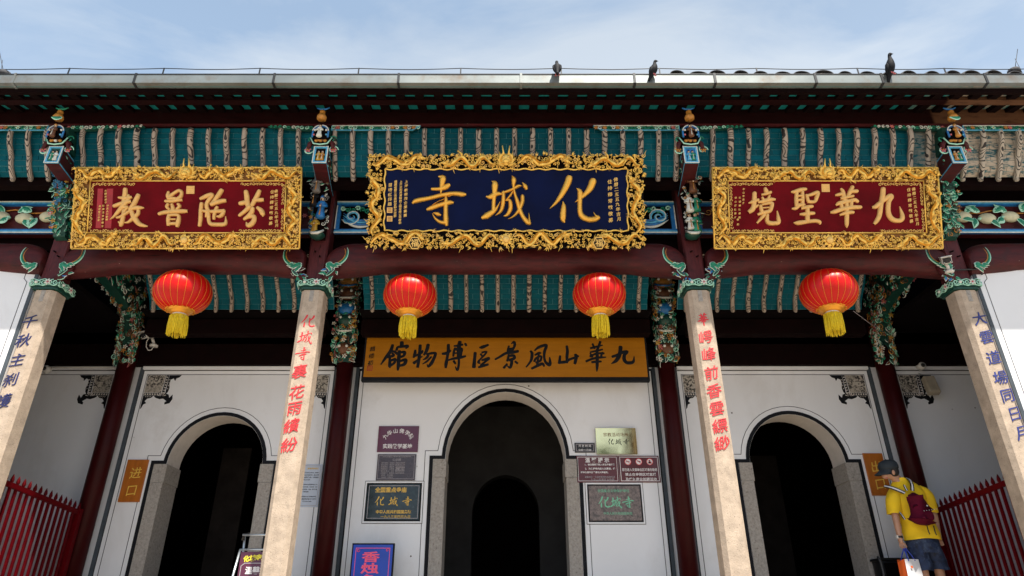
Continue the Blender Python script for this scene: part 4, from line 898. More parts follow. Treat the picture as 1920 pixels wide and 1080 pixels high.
    m.tube([(x_ - 0.13, yw - 0.006, cz(zw + 0.05)), (x_ - 0.085, yw - 0.01, cz(zw - 0.04)), (x_, yw - 0.015, cz(zw - 0.058)), (x_ + 0.085, yw - 0.01, cz(zw - 0.04)), (x_ + 0.13, yw - 0.006, cz(zw + 0.05))], 0.009, 'mint', 6)
    for i in range(5): m.ball((x_ - 0.055 + 0.027 * i, yw - 0.012, cz(zw + 0.002 + 0.010 * (i % 2))), (0.024, 0.02, 0.022), ('ochre', 'ochre', 'pale' if ci == 0 else 'ochre', 'brown', 'ochre')[i], 7, 5)
    for s in (-1, 1):
        m.flower(x_ + s * 0.155, cz(zw - 0.10), 0.05, ('pink', 'pink', 'ochre', 'pink')[ci], 'ochre', yw + 0.04, 6)
        m.curl(x_ + s * 0.15, cz(zw - 0.10), 0.068, 0, 1.0, 0.009, 'mint', yw + 0.04, s); m.curl(x_ + s * 0.13, cz(zw + 0.06), 0.05, 0, 1.2, 0.010, 'green', yw + 0.03, s)
        m.tube([(x_ + s * 0.09, yw + 0.03, cz(zw + 0.03)), (x_ + s * 0.14, yw + 0.03, cz(zw - 0.02)), (x_ + s * 0.155, yw + 0.03, cz(zw - 0.10))], [0.03, 0.032, 0.02], 'wood_red', 7)
    TS(m, 'winged_bracket', c)
    m = MB(); ys = 6.56; zn = tv(246) * ys - 0.01
    pts = [(x_ + 0.095 * math.cos(a), ys, cz(zn + 0.085 * math.sin(a))) for a in [math.pi * i / 12 for i in range(13)]]
    m.tube([(pts[0][0], ys, cz(zn - 0.08))] + pts + [(pts[-1][0], ys, cz(zn - 0.08))], 0.012, 'blue', 6); m.tube([(p[0] * 1.0, ys - 0.012, p[2] + 0.010) for p in pts], 0.007, 'pale', 5)
    m.prism_y([(p[0], p[2]) for p in pts] + [(x_ - 0.095, cz(zn - 0.09)), (x_ + 0.095, cz(zn - 0.09))], ys + 0.01, ys + 0.05, 'wood_black')
    for s in (-1, 1): m.ball((x_ + s * 0.068, ys - 0.01, cz(zn + 0.02)), 0.015, 'pale', 6, 4); m.ball((x_ + s * 0.075, ys - 0.01, cz(zn - 0.05)), 0.013, 'pink' if s < 0 else 'blue_light', 6, 4)
    TS(m, 'niche', c)
    figurine(c, x_ - 0.005, ys - 0.03, cz(zn - 0.095), 0.19, ('brown', 'pale', 'brown', 'ochre')[ci], ('ochre', 'wood_dark', 'wood_dark', 'ochre')[ci], face='face')
    m = MB(); yf2 = 6.52; z0_ = tv(224) * yf2   # gilt finial standing before the eave beam
    m.lathe([(0.055, cz(z0_)), (0.062, cz(z0_ + 0.03)), (0.05, cz(z0_ + 0.06)), (0.028, cz(z0_ + 0.075)), (0.036, cz(z0_ + 0.10)), (0.034, cz(z0_ + 0.125)), (0.012, cz(z0_ + 0.145))], 'ochre', (x_, yf2), 10)
    m.tube([(x_ - 0.075, yf2, cz(z0_ + 0.182)), (x_ - 0.03, yf2, cz(z0_ + 0.162)), (x_ + 0.03, yf2, cz(z0_ + 0.162)), (x_ + 0.08, yf2, cz(z0_ + 0.188))], [0.008, 0.012, 0.012, 0.008], 'blue' if ci else 'green', 6)
    if ci in (0, 3): m.leaf(x_ + 0.07, cz(z0_), R(175), 0.14, 0.07, 'green', 'mint', yf2 - 0.03, 0.02)
    TS(m, 'finial', c)
    # hanging corbel below the beam head
    fy = lambda Z: 7.02 + 0.30 * max(0.0, min(1.0, (cz(5.17) - Z) / 0.82))
    m = MB()
    m.prism_x([(fy(cz(5.16)), cz(5.16)), (7.38, cz(5.16)), (7.38, cz(4.36)), (fy(cz(4.38)), cz(4.38))], cx - 0.075, cx + 0.075, 'wood_dark' if ci in (1, 2) else 'green_dark')
    rnd = random.Random(70 + ci)
    if ci in (0, 3):
        mats = (['green', 'green', 'green_dark'], ['yellow_robe', 'ochre', 'grape', 'pink'] if ci == 0 else ['green', 'brown', 'ochre', 'mint'])
        foliage(m, rnd, 95, lambda r: (cx + r.uniform(-0.105, 0.105), cz(r.uniform(4.40, 5.15))), mats, fy, 0.062, 0.20)
        for s in (-1, 1):                   # flanks
            m.M = Matrix.Translation((cx + s * 0.08, 0, 0)) @ Matrix.Rotation(R(90) * s, 4, 'Z')
            for i in range(50):
                Z = cz(rnd.uniform(4.42, 5.14)); yy = rnd.uniform(fy(Z), 7.38); XX = yy * s
                (m.leaf if rnd.random() < 0.8 else (lambda x, z, a, L, W, mt, e, y, l: m.flower(x, z, 0.035, rnd.choice(mats[1]), y=y)))(XX, Z, rnd.uniform(0, 6.28), 0.075, 0.035, rnd.choice(mats[0]), 'mint' if i % 2 else None, 0.0, 0.02)
            m.M = Matrix.Identity(4)
        cb = TS(m, 'corbel', c)
        if ci == 0:
            for (dx, Z) in ((-0.04, 5.03), (0.03, 5.01), (0.0, 4.82)):
                m = MB()
                for i in range(22):
                    q = i / 22; r_ = 0.05 * (1 - q) + 0.008; m.ball((cx + dx + rnd.uniform(-r_, r_), fy(cz(Z)) - 0.06, cz(Z - 0.11 * q)), 0.013, 'grape', 6, 4)
                TS(m, 'grape_bunch', c)
    else:
        foliage(m, rnd, 45, lambda r: (cx + r.choice((-1, 1)) * r.uniform(0.06, 0.11), cz(r.uniform(4.42, 5.12))), (['green_dark', 'grey_robe', 'green'], ['pale', 'ochre', 'grey_robe']), fy, 0.045, 0.2, 'pale')
        m.lathe([(0.02, cz(4.325)), (0.075, cz(4.35)), (0.10, cz(4.38)), (0.085, cz(4.41))], 'green_dark', (cx - 0.01, 7.28), 12)
        m.tube([(cx - 0.09, 7.22, cz(4.40)), (cx - 0.05, 7.18, cz(4.355)), (cx + 0.03, 7.17, cz(4.35)), (cx + 0.085, 7.21, cz(4.41))], [0.012, 0.018, 0.018, 0.012], 'pale', 6)
        cb = TS(m, 'corbel', c)
        F_ = ((-0.02, 4.86, 0.29, 'grey_robe', 'green'), (-0.055, 4.70, 0.26, 'ink_black', 'pink'), (0.04, 4.55, 0.33, 'blue', 'blue'), (-0.035, 4.375, 0.26, 'yellow_robe', 'ink_black')) if ci == 1 else \
             ((0.0, 4.86, 0.30, 'brown', 'ochre'), (-0.045, 4.63, 0.28, 'pale', 'face'), (0.045, 4.64, 0.26, 'green', 'grey_robe'), (0.035, 4.38, 0.30, 'green', 'green'), (-0.04, 4.42, 0.24, 'pale', 'brown'))
        for i, (dx, Z, h, robe, hat) in enumerate(F_): figurine(c, cx + dx, fy(cz(Z + h * 0.5)) - 0.045, cz(Z), h, robe, hat, 'ochre')
# writing down the front of the columns
def column_text(c, chars, spots, mat, size=0.165):
    for ch, (u, v) in zip(chars, spots):
        p = at(u, v, 7.36)
        if ch in STROKED:
            mb = MB(); st = STROKED[ch]; xs = [q for s_ in st for q in s_[0::3]]; ys = [q for s_ in st for q in s_[1::3]]; sc = size * 0.98 / max(max(xs) - min(xs), max(ys) - min(ys)); mx_ = (max(xs) + min(xs)) / 2; my_ = (max(ys) + min(ys)) / 2
            for i, s_ in enumerate(st): stroke(mb, [(p.x + (s_[q] - mx_) * sc, p.z - (s_[q + 1] - my_) * sc, s_[q + 2] * sc * 1.15) for q in range(0, len(s_), 3)], 0.006 * (1 + 0.04 * i), mat, 'round')
            mb.v = [(x, y + 7.3645, z) for x, y, z in mb.v]; TS(mb, 'character', c)
        else: text('character', ch, size, mat, c, (p.x, 7.362 - 7.5, p.z), offset=0.0008, extrude=0.004, jit=0.16)
column_text(COLS[0], '千秋主刹護', ((56, 603), (44, 638), (33, 674), (20, 712), (6, 752)), 'navy_print', 0.172)
column_text(COLS[1], '化城寺裏花雨繽紛', ((577, 602), (572, 632), (567, 663), (562, 696), (557, 735), (552, 766), (547, 798), (542, 834)), 'red_print', 0.172)
column_text(COLS[2], '華崿峰前香雲縹緲', ((1318, 599), (1323, 632), (1329, 664), (1334, 699), (1339, 733), (1344, 766), (1350, 798), (1354, 831)), 'red_print', 0.172)
column_text(COLS[3], '大雲道場同日月', ((1837, 597), (1850, 632), (1863, 670), (1876, 708), (1889, 742), (1903, 776), (1916, 812)), 'indigo_print', 0.172)
# ------------------------------------------------------------------ rear pillars and the carved brackets over them
XP = [-5.6, -2.37, 2.37, 5.6]; YP = 9.42
for pi, px_ in enumerate(XP):
    m = MB(); m.lathe([(0.126, FLOOR), (0.122, cz(4.9))], 'pillar_red', (px_, YP), 24); p_ = T(m, 'pillar')
    m = MB(); m.lathe([(0.21, FLOOR), (0.23, FLOOR + 0.12), (0.17, FLOOR + 0.22)], 'stone_jamb', (px_, YP), 20); TS(m, 'pillar_base', p_)
    for s in (-1, 1):
        m = MB(); m.box(*sorted((px_ + s * 0.135, px_ + s * 0.18)), YW - 0.03, YW - 0.001, FLOOR, ZW, 'border_slate'); TS(m, 'edge_strip', p_)
    rnd = random.Random(200 + pi)
    outer = pi in (0, 3); W = 0.10 if outer else 0.15
    W = 0.13 if outer else 0.17
    def span(Z):                            # how far the bracket reaches forward at height Z
        T_ = ((3.3, 9.33), (3.46, 9.30), (3.75, 9.24), (4.05, 9.14), (4.17, 8.98), (4.22, 8.80), (4.26, 8.55), (4.30, 8.12), (4.6, 8.02), (5.0, 7.98))
        z = Z - CAMZ
        if not outer: T_ = ((3.3, 9.25), (3.9, 9.2), (4.3, 9.08), (5.0, 9.0))
        for (za, ya), (zb_, yb_) in zip(T_[:-1], T_[1:]):
            if z <= zb_: return ya + (yb_ - ya) * (z - za) / (zb_ - za)
        return T_[-1][1]
    prof = [(span(cz(3.44 + 1.44 * i / 28)) + 0.05, cz(3.44 + 1.44 * i / 28)) for i in range(29)]
    m = MB(); m.prism_x(prof + [(9.38, cz(4.88)), (9.38, cz(3.44))], px_ - W * 0.55, px_ + W * 0.55, 'green_dark'); br = TS(m, 'carved_bracket', p_)
    m = MB(); mats = (['green', 'green', 'green_dark', 'brown'], ['ochre', 'ochre', 'pink', 'pale', 'yellow_robe'])
    for s in (-1, 1):
        m.M = Matrix.Translation((px_ + s * W * 0.6, 0, 0)) @ Matrix.Rotation(R(90) * s, 4, 'Z')
        for i in range(330 if outer else 120):
            Z = cz(rnd.uniform(3.44, 4.88)); yy = rnd.uniform(span(Z), 9.34); XX = yy * s; r = rnd.random(); yo = -rnd.uniform(0, 0.05)
            if r < 0.16: m.flower(XX, Z, rnd.uniform(0.035, 0.065), rnd.choice(mats[1]), rnd.choice(['ochre', 'pale', 'brown']), yo, 5)
            elif r < 0.7: m.leaf(XX, Z, rnd.uniform(0, 6.28), rnd.uniform(0.06, 0.13), rnd.uniform(0.03, 0.055), rnd.choice(mats[0]), rnd.choice(['mint', 'pale', 'mint', 'pale', None, 'pink']), yo, 0.025)
            else: m.curl(XX, Z, rnd.uniform(0.03, 0.07), rnd.uniform(0, 6), 1.2, 0.008, rnd.choice(['green', 'mint', 'ochre', 'brown', 'pale']), yo, rnd.choice((-1, 1)))
        m.M = Matrix.Identity(4)
    for i in range(90 if outer else 170):   # the front edge, seen head on
        Z = cz(rnd.uniform(3.44, 4.86)); X = px_ + rnd.uniform(-W, W); yo = span(Z) - rnd.uniform(0, 0.04); r = rnd.random()
        if r < 0.2: m.flower(X, Z, rnd.uniform(0.03, 0.05), rnd.choice(mats[1]), 'ochre', yo, 5)
        elif r < 0.65: m.leaf(X, Z, rnd.uniform(0, 6.28), rnd.uniform(0.06, 0.10), 0.04, rnd.choice(mats[0]), rnd.choice(['mint', 'pale', None]), yo, 0.02)
        else: m.curl(X, Z, rnd.uniform(0.025, 0.05), rnd.uniform(0, 6), 1.2, 0.008, rnd.choice(['green', 'mint', 'ochre', 'brown']), yo, 1)
    if not outer:
        for (Z, r, mt) in ((4.62, 0.13, 'ochre'), (4.44, 0.12, 'brown'), (4.22, 0.12, 'blue'), (4.05, 0.11, 'green_dark'), (3.62, 0.09, 'brown')):
            m.ball((px_, span(cz(Z)) + 0.02, cz(Z)), (r * 1.1, 0.09, 0.10), mt, 14, 8)
            for s in (-1, 1): m.ball((px_ + s * r * 0.6, span(cz(Z)) - 0.06, cz(Z) + 0.02), 0.022, 'pale', 7, 5)
        for Z in (4.53, 4.34, 3.86): m.tube([(px_ - 0.13, span(cz(Z)) - 0.02, cz(Z + 0.05)), (px_ - 0.06, span(cz(Z)) - 0.08, cz(Z)), (px_ + 0.06, span(cz(Z)) - 0.08, cz(Z)), (px_ + 0.13, span(cz(Z)) - 0.02, cz(Z + 0.05))], 0.014, 'pale' if Z < 4.5 else 'blue', 6)
    TS(m, 'carved_foliage', p_, kind='stuff')
# ------------------------------------------------------------------ white wing walls outside the end columns
for s, nm in ((-1, 'left'), (1, 'right')):
    top = [(5.80, 4.02), (5.86, 4.02), (6.05, 4.09), (6.35, 4.115), (9.2, 4.12)]
    x0 = 5.78
    m = MB(); prof = [(s * x0, FLOOR)] + [(s * a, cz(b)) for a, b in [(x0, 4.02)] + top[1:]] + [(s * 9.2, FLOOR)]
    m.prism_y(prof if s < 0 else prof[::-1], 7.40, 7.62, 'plaster'); w = T(m, 'wing_wall')
    path = [(s * (x0 + 0.022), FLOOR)] + [(s * (x0 + 0.022), cz(3.99))] + [(s * a, cz(b - 0.025)) for a, b in top[1:]]
    m = MB(); m.ribbon(path, 0.045, 7.40, 0.010, 'border_slate'); TS(m, 'painted_border', w)
    path = [(s * (x0 + 0.12), FLOOR), (s * (x0 + 0.12), cz(3.78)), (s * (x0 + 0.17), cz(3.83)), (s * (x0 + 0.17), cz(3.89)), (s * (x0 + 0.12), cz(3.93)), (s * 6.08, cz(3.98)), (s * 6.4, cz(4.01)), (s * 9.2, cz(4.015))]
    m = MB(); m.ribbon(path, 0.007, 7.40, 0.003, 'ink_grey'); TS(m, 'painted_line', w)
# side walls closing the veranda ends
for x0 in (-9.2, 9.05): m = MB(); m.box(x0, x0 + 0.15, 7.65, 9.58, FLOOR, cz(4.9), 'plaster'); T(m, 'end_wall')
for x0 in (-9.05, 5.7): m = MB(); m.box(x0, x0 + 3.35, 7.65, 9.58, cz(4.02), cz(4.08), 'wood_black'); T(m, 'ceiling_board')
for s in (-1, 1):
    m = MB(); m.box(*sorted((s * 5.72, s * 5.78)), 7.65, 9.28, cz(4.5), cz(5.0), 'wood_black'); T(m, 'tie_beam')
# ------------------------------------------------------------------ black ink corner paintings on the wall
def corner_painting(xc, s, zt):            # s = +1: the post is on the left and the painting reaches to the right
    y = YW - 0.003; ox = xc
    def X(a): return ox + s * a
    m = MB(); e = 0.003
    def poly(pts, mt, d=0):
        P = [(X(a), zt - b) for a, b in pts]; P = P if s > 0 else P[::-1]; m.prism_y(P, y - e - d * 0.0015, y, mt)
    poly([(0, 0), (0.27, 0), (0.25, 0.27), (0, 0.27)], 'ink_landscape')
    poly([(0.275, 0), (0.315, 0), (0.30, 0.32), (0.26, 0.32)], 'ink_black'); poly([(0, 0.275), (0.255, 0.275), (0.255, 0.315), (0, 0.315)], 'ink_black')
    for i in range(7):
        poly([(0.282, 0.02 + 0.04 * i), (0.308, 0.03 + 0.04 * i), (0.300, 0.045 + 0.04 * i), (0.280, 0.04 + 0.04 * i)], 'plaster_warm', 1)
        poly([(0.01 + 0.036 * i, 0.285), (0.03 + 0.036 * i, 0.282), (0.038 + 0.036 * i, 0.306), (0.018 + 0.036 * i, 0.308)], 'plaster_warm', 1)
    poly([(0.32, 0), (0.50, 0), (0.47, 0.035), (0.43, 0.05), (0.42, 0.09), (0.39, 0.05), (0.35, 0.07), (0.345, 0.14), (0.36, 0.20), (0.35, 0.26), (0.315, 0.30)], 'ink_black')
    poly([(0.26, 0.32), (0.32, 0.28), (0.37, 0.30), (0.39, 0.35), (0.43, 0.30), (0.44, 0.37), (0.41, 0.43), (0.34, 0.45), (0.335, 0.42), (0.36, 0.40), (0.30, 0.36), (0.25, 0.37), (0.19, 0.35), (0.16, 0.33), (0.17, 0.318)], 'ink_black')
    poly([(0.0, 0.318), (0.15, 0.318), (0.12, 0.35), (0.07, 0.36), (0.04, 0.40), (0.07, 0.43), (0.03, 0.45), (0.015, 0.50), (0.0, 0.52)], 'ink_black')
    for i in range(5):
        a = R(20 + 34 * i); c0, c1 = 0.27, 0.33
        poly([(c0 + 0.015 * math.cos(a), c1 - 0.015 * math.sin(a)), (c0 + 0.06 * math.cos(a - 0.12), c1 - 0.06 * math.sin(a - 0.12)), (c0 + 0.07 * math.cos(a), c1 - 0.07 * math.sin(a)), (c0 + 0.06 * math.cos(a + 0.12), c1 - 0.06 * math.sin(a + 0.12))], 'plaster_warm', 2)
    for i in range(4):
        poly([(0.33, 0.07 + 0.045 * i), (0.345, 0.06 + 0.045 * i), (0.34, 0.085 + 0.045 * i)], 'plaster_warm', 2)
        poly([(0.03 + 0.025 * i, 0.325), (0.04 + 0.025 * i, 0.325), (0.05 + 0.025 * i, 0.345)], 'plaster_warm', 2)
    TS(m, 'corner_painting', wall)
zt = ZW - 0.115
corner_painting(-5.86, -1, zt); corner_painting(-5.34, 1, zt); corner_painting(-2.64, -1, zt); corner_painting(2.64, 1, zt); corner_painting(5.34, -1, zt); corner_painting(5.86, 1, zt)
# ================================================================== carved name boards
def dragon(parent, P, r, seed, y0=-0.035, mat='gold_leaf', head=True):
    """relief dragon: P = centre line (x, z) from tail to neck"""
    rnd = random.Random(seed); m = MB()
    sp = catmull([(a, b) for a, b in P], 7); k = len(sp)
    rr = [r * (0.22 + 0.78 * min(1, 1.35 * math.sin(math.pi * min(0.72, 0.08 + 0.72 * i / k)))) for i in range(k)]
    pts = [(a, y0 - 0.012 * math.sin(i * 0.35 + seed), b) for i, (a, b) in enumerate(sp)]
    # ringed body: belly plates show as small swellings
    fine = []; fr = []
    for i in range(k - 1):
        for h in (0, 0.5):
            a, b = pts[i], pts[i + 1]; fine.append(tuple(a[j] + (b[j] - a[j]) * h for j in range(3))); fr.append((rr[i] + (rr[i + 1] - rr[i]) * h) * (1.06 if h else 0.94))
    m.tube(fine, fr, mat, 9, True, 0.9)
    for i in range(2, k - 1, 1):              # back fins
        a = Vector(sp[i - 1]); b = Vector(sp[i]); d = (b - a).normalized(); n = Vector((-d.y, d.x)); w = rr[i]
        base = b + n * w * 0.75; tip = b + n * (w * 1.75) - d * w * 0.5
        m.add([(base.x - d.x * w * .45, y0 - 0.012, base.y - d.y * w * .45), (base.x + d.x * w * .45, y0 - 0.012, base.y + d.y * w * .45), (tip.x, y0 - 0.02, tip.y), (base.x, y0 - 0.035, base.y)], [(0, 1, 3), (1, 2, 3), (2, 0, 3)], mat)
    for q in (0.3, 0.66):                      # legs with claws
        i = int(k * q); b = Vector(sp[i]); d = (Vector(sp[i]) - Vector(sp[i - 1])).normalized(); n = Vector((-d.y, d.x)) * (1 if rnd.random() < 0.5 else -1)
        kn = b + n * r * 1.6 + d * r * 1.2; ft = kn + n * r * 0.5 + d * r * 1.6
        m.tube([(b.x, y0 - 0.015, b.y), (kn.x, y0 - 0.03, kn.y), (ft.x, y0 - 0.03, ft.y)], [r * 0.55, r * 0.42, r * 0.28], mat, 6)
        for a in (-0.7, -0.2, 0.3, 0.8):
            c = ft + Vector((d.x * math.cos(a) - d.y * math.sin(a), d.x * math.sin(a) + d.y * math.cos(a))) * r * 1.1
            m.tube([(ft.x, y0 - 0.032, ft.y), (c.x, y0 - 0.036, c.y)], [r * 0.16, r * 0.05], mat, 4)
        for a in (2.4, 2.8, 3.3):                # flame at the elbow
            c = kn + Vector((math.cos(a), math.sin(a))) * r * 2.0; m.tube([(kn.x, y0 - 0.02, kn.y), ((kn.x + c.x) / 2, y0 - 0.03, (kn.y + c.y) / 2 + r * 0.3), (c.x, y0 - 0.02, c.y)], [r * 0.2, r * 0.15, r * 0.03], mat, 4)
    if head:
        b = Vector(sp[-1]); d = (Vector(sp[-1]) - Vector(sp[-3])).normalized(); n = Vector((-d.y, d.x)); R_ = r * 1.25
        def q(u, w, y=0.0): p = b + d * u * R_ + n * w * R_; return (p.x, y0 - 0.012 + y, p.y)
        m.ball(q(0.6, 0), (R_ * 0.95, 0.03, R_ * 0.9), mat, 10, 6)
        m.tube([q(0.6, 0.15, -0.01), q(1.4, 0.25, -0.016), q(2.1, 0.35, -0.012), q(2.3, 0.55, -0.012)], [R_ * 0.6, R_ * 0.42, R_ * 0.36, R_ * 0.16], mat, 7)
        m.tube([q(0.6, -0.3, -0.006), q(1.3, -0.55, -0.010), q(1.8, -0.45, -0.010)], [R_ * 0.4, R_ * 0.24, R_ * 0.12], mat, 6)
        for s in (-1, 1): m.ball(q(0.95, 0.42 * (s > 0) + 0.1, -0.026), R_ * 0.2, 'gold_pale', 6, 4)
        for j, (w, l) in enumerate(((0.9, 2.3), (0.4, 2.7), (0.0, 2.9), (-0.4, 2.6), (-0.9, 2.2), (1.3, 1.6), (-1.3, 1.5))):   # mane
            m.tube([q(0.2, w * 0.5, -0.008), q(-0.6, w * 1.1, -0.016), q(-l * 0.62, w * 1.7, -0.012)], [R_ * 0.25, R_ * 0.2, R_ * 0.03], mat, 5)
        for s in (-1, 1):
            m.tube([q(0.5, 0.6 * s, -0.02), q(-0.3, 1.4 * s, -0.03), q(-1.3, 1.5 * s, -0.02)], [R_ * 0.16, R_ * 0.12, R_ * 0.03], mat, 5)   # horns
            m.tube([q(2.0, 0.3 * s, -0.02), q(2.7, 0.9 * s, -0.028), q(2.4, 1.7 * s, -0.02), q(1.8, 1.9 * s, -0.02)], [R_ * 0.1, R_ * 0.08, R_ * 0.06, R_ * 0.02], mat, 4)   # whiskers
    return m.build('dragon', parent)
def cloud(m, x, z, r, rnd, mat):
    k = rnd.random(); a = rnd.uniform(0, 6.28); h = rnd.choice((-1, 1))
    if k < 0.42:                                  # curled cloud head with a trailing band
        m.curl(x, z, r * 0.95, a, 1.25, r * 0.24, mat, -0.026, h, 5); m.ball((x, -0.03, z), r * 0.22, mat, 6, 4)
        m.tube([(x + math.cos(a) * r * q, -0.018, z + math.sin(a) * r * q + h * r * 0.35 * math.sin(q * 2)) for q in (0.9, 1.5, 2.1, 2.7)], [r * 0.22, r * 0.18, r * 0.10, r * 0.02], mat, 4)
    elif k < 0.78:                                # flames
        for i in range(3):
            b = a + 0.45 * (i - 1); L = r * rnd.uniform(1.7, 2.6)
            m.tube([(x + math.cos(b + h * 0.35 * q * q) * L * q, -0.016 - 0.020 * math.sin(math.pi * q) - 0.004 * i, z + math.sin(b + h * 0.35 * q * q) * L * q) for q in (0.0, 0.35, 0.7, 1.0)], [r * 0.26, r * 0.24, r * 0.15, r * 0.02], mat, 5)
    else:                                         # small blossom of three lobes
        for i in range(3): m.ball((x + r * 0.5 * math.cos(a + 2.1 * i), -0.020, z + r * 0.5 * math.sin(a + 2.1 * i)), (r * 0.46, 0.016, r * 0.42), mat, 7, 4)
        m.ball((x, -0.034, z), r * 0.26, mat, 6, 4)
def name_board(nm, label, org, tilt, W, H, bw, bt, bb, field, gold, pattern, slant=0.0, seed=1, backing='gold_back', through=True):
    o = thing(nm, label, 'name board', org, (tilt, 0, 0), 'gilded dragon boards over the portico')
    b = B('backing', o, (-W / 2 + 0.01, W / 2 - 0.01, 0.012, 0.07, 0.01, H - 0.01), 'edge_red' if pattern == 'side' else 'ink_black')
    B('field', o, (-W / 2 + bw, W / 2 - bw, -0.006, 0.010, bb, H - bt), field)
    rnd = random.Random(seed)
    # clouds filling the frame
    m = MB(); n = 0
    def inframe(x, z): return not (-W / 2 + bw < x < W / 2 - bw and bb < z < H - bt)
    step = 0.043 if pattern == 'centre' else 0.041
    nx = int(W / step); nz = int(H / step)
    for i in range(nx):
        for j in range(nz):
            x = -W / 2 + (i + 0.5) * W / nx + rnd.uniform(-.012, .012); z = (j + 0.5) * H / nz + rnd.uniform(-.012, .012)
            if inframe(x, z) and (x < -W / 2 + bw - 0.02 or x > W / 2 - bw + 0.02 or z < bb - 0.02 or z > H - bt + 0.02):
                if rnd.random() < (0.93 if pattern == 'centre' else 0.95): cloud(m, x, z, rnd.uniform(0.020, 0.031), rnd, gold if rnd.random() < 0.75 else 'gold_pale')
    m.build('cloud_relief', o, kind='stuff')
    # frame strips with bead along the inner and outer edges
    if pattern == 'side':
        for (x0, x1, z0, z1) in ((-W / 2, W / 2, 0.0, bb), (-W / 2, W / 2, H - bt, H), (-W / 2, -W / 2 + bw, bb + 0.001, H - bt - 0.001), (W / 2 - bw, W / 2, bb + 0.001, H - bt - 0.001)):
            B('frame_rail', o, (x0 + 0.004, x1 - 0.004, 0.0, 0.0115, z0, z1), backing)
        m = MB()
        for (x0, z0, x1, z1) in ((-W / 2, 0, W / 2, 0), (W / 2, 0, W / 2, H), (W / 2, H, -W / 2, H), (-W / 2, H, -W / 2, 0)): m.tube([(x0, -0.012, z0), (x1, -0.012, z1)], 0.012, gold, 6)
        a0, a1, c0, c1 = -W / 2 + bw, W / 2 - bw, bb, H - bt
        for (x0, z0, x1, z1) in ((a0, c0, a1, c0), (a1, c0, a1, c1), (a1, c1, a0, c1), (a0, c1, a0, c0)): m.tube([(x0, -0.016, z0), (x1, -0.016, z1)], 0.009, gold, 6)
        m.build('moulding', o)
    else:
        m = MB(); a0, a1, c0, c1 = -W / 2 + bw, W / 2 - bw, bb, H - bt
        for (x0, z0, x1, z1) in ((a0, c0, a1, c0), (a1, c0, a1, c1), (a1, c1, a0, c1), (a0, c1, a0, c0)):
            L = math.dist((x0, z0), (x1, z1)); k = int(L / 0.03)
            m.tube([(x0 + (x1 - x0) * i / k + (0.008 * math.sin(i * 1.1) if x0 == x1 else 0), -0.014, z0 + (z1 - z0) * i / k + (0.008 * math.sin(i * 1.1) if x0 != x1 else 0)) for i in range(k + 1)], 0.011, gold, 5)
        m.build('moulding', o)
        for (x0, x1, z0, z1) in ((-W / 2 + .02, W / 2 - .02, 0.02, bb), (-W / 2 + .02, W / 2 - .02, H - bt, H - .02), (-W / 2 + .02, -W / 2 + bw, bb + 0.001, H - bt - 0.001), (W / 2 - bw, W / 2 - .02, bb + 0.001, H - bt - 0.001)):
            B('frame_rail', o, (x0, x1, 0.004, 0.0115, z0, z1), backing)
    # dragons along every side
    def run(x0, z0, x1, z1, n, amp, r, sd):
        L = math.dist((x0, z0), (x1, z1)); d = Vector((x1 - x0, z1 - z0)) / L; nn = Vector((-d.y, d.x))
        for i in range(n):
            s = 1 if (i % 2 == 0) else -1; a = L * (i + 0.03) / n; b_ = L * (i + 0.80) / n
            if s < 0: a, b_ = L * (i + 0.97) / n, L * (i + 0.20) / n
            k = 15; P = []
            for j in range(k):
                q = j / (k - 1); u = a + (b_ - a) * q; w = amp * (math.sin(q * math.pi * (3.1 + 0.5 * ((sd + i) % 3)) + i * 1.3 + sd) * (0.75 + 0.25 * q) + 0.22 * math.sin(q * 17 + sd)); p = Vector((x0, z0)) + d * u + nn * w; P.append((p.x, p.y))
            dragon(o, P, r, sd + i, mat=gold)
    r = 0.0215
    run(-W / 2 + 0.03, H - bt / 2, -0.12, H - bt / 2, 2 if pattern == 'centre' else 2, bt * 0.30, r, seed * 10)
    run(W / 2 - 0.03, H - bt / 2, 0.12, H - bt / 2, 2, bt * 0.30, r, seed * 10 + 4)
    run(-W / 2 + 0.03, bb / 2, -0.10, bb / 2, 2, bb * 0.30, r, seed * 10 + 8)
    run(W / 2 - 0.03, bb / 2, 0.10, bb / 2, 2, bb * 0.30, r, seed * 10 + 12)
    run(-W / 2 + bw / 2, bb * 0.7, -W / 2 + bw / 2, H - bt * 0.8, 1, bw * 0.25, r, seed * 10 + 16)
    run(W / 2 - bw / 2, bb * 0.7, W / 2 - bw / 2, H - bt * 0.8, 1, bw * 0.25, r, seed * 10 + 18)
    # the dragon face at the top centre
    m = MB(); zc = H - bt * 0.45
    m.ball((0, -0.07, zc), (0.062, 0.06, 0.075), gold, 12, 8); m.ball((0, -0.125, zc - 0.03), (0.04, 0.03, 0.03), gold, 9, 6); m.ball((0, -0.11, zc - 0.065), (0.034, 0.02, 0.014), gold, 8, 5)
    for s in (-1, 1):
        m.ball((s * 0.028, -0.12, zc + 0.02), 0.014, 'gold_pale', 7, 5); m.ball((s * 0.014, -0.152, zc - 0.022), 0.008, gold, 5, 4)
        m.tube([(s * 0.025, -0.08, zc + 0.05), (s * 0.035, -0.085, zc + 0.10), (s * 0.028 if pattern != 'centre' else s * 0.045, -0.085, zc + 0.17)], [0.014, 0.010, 0.007], gold, 6)
        for j in range(11):
            a = R(-55 + 12 * j); l_ = 0.10 + 0.02 * (j % 3); m.tube([(s * 0.05 * math.cos(a), -0.055, zc + 0.05 * math.sin(a)), (s * 0.08 * math.cos(a - 0.2), -0.075, zc + 0.085 * math.sin(a - 0.2)), (s * l_ * math.cos(a + 0.25), -0.05, zc + l_ * math.sin(a + 0.25))], [0.013, 0.013, 0.002], gold, 5)
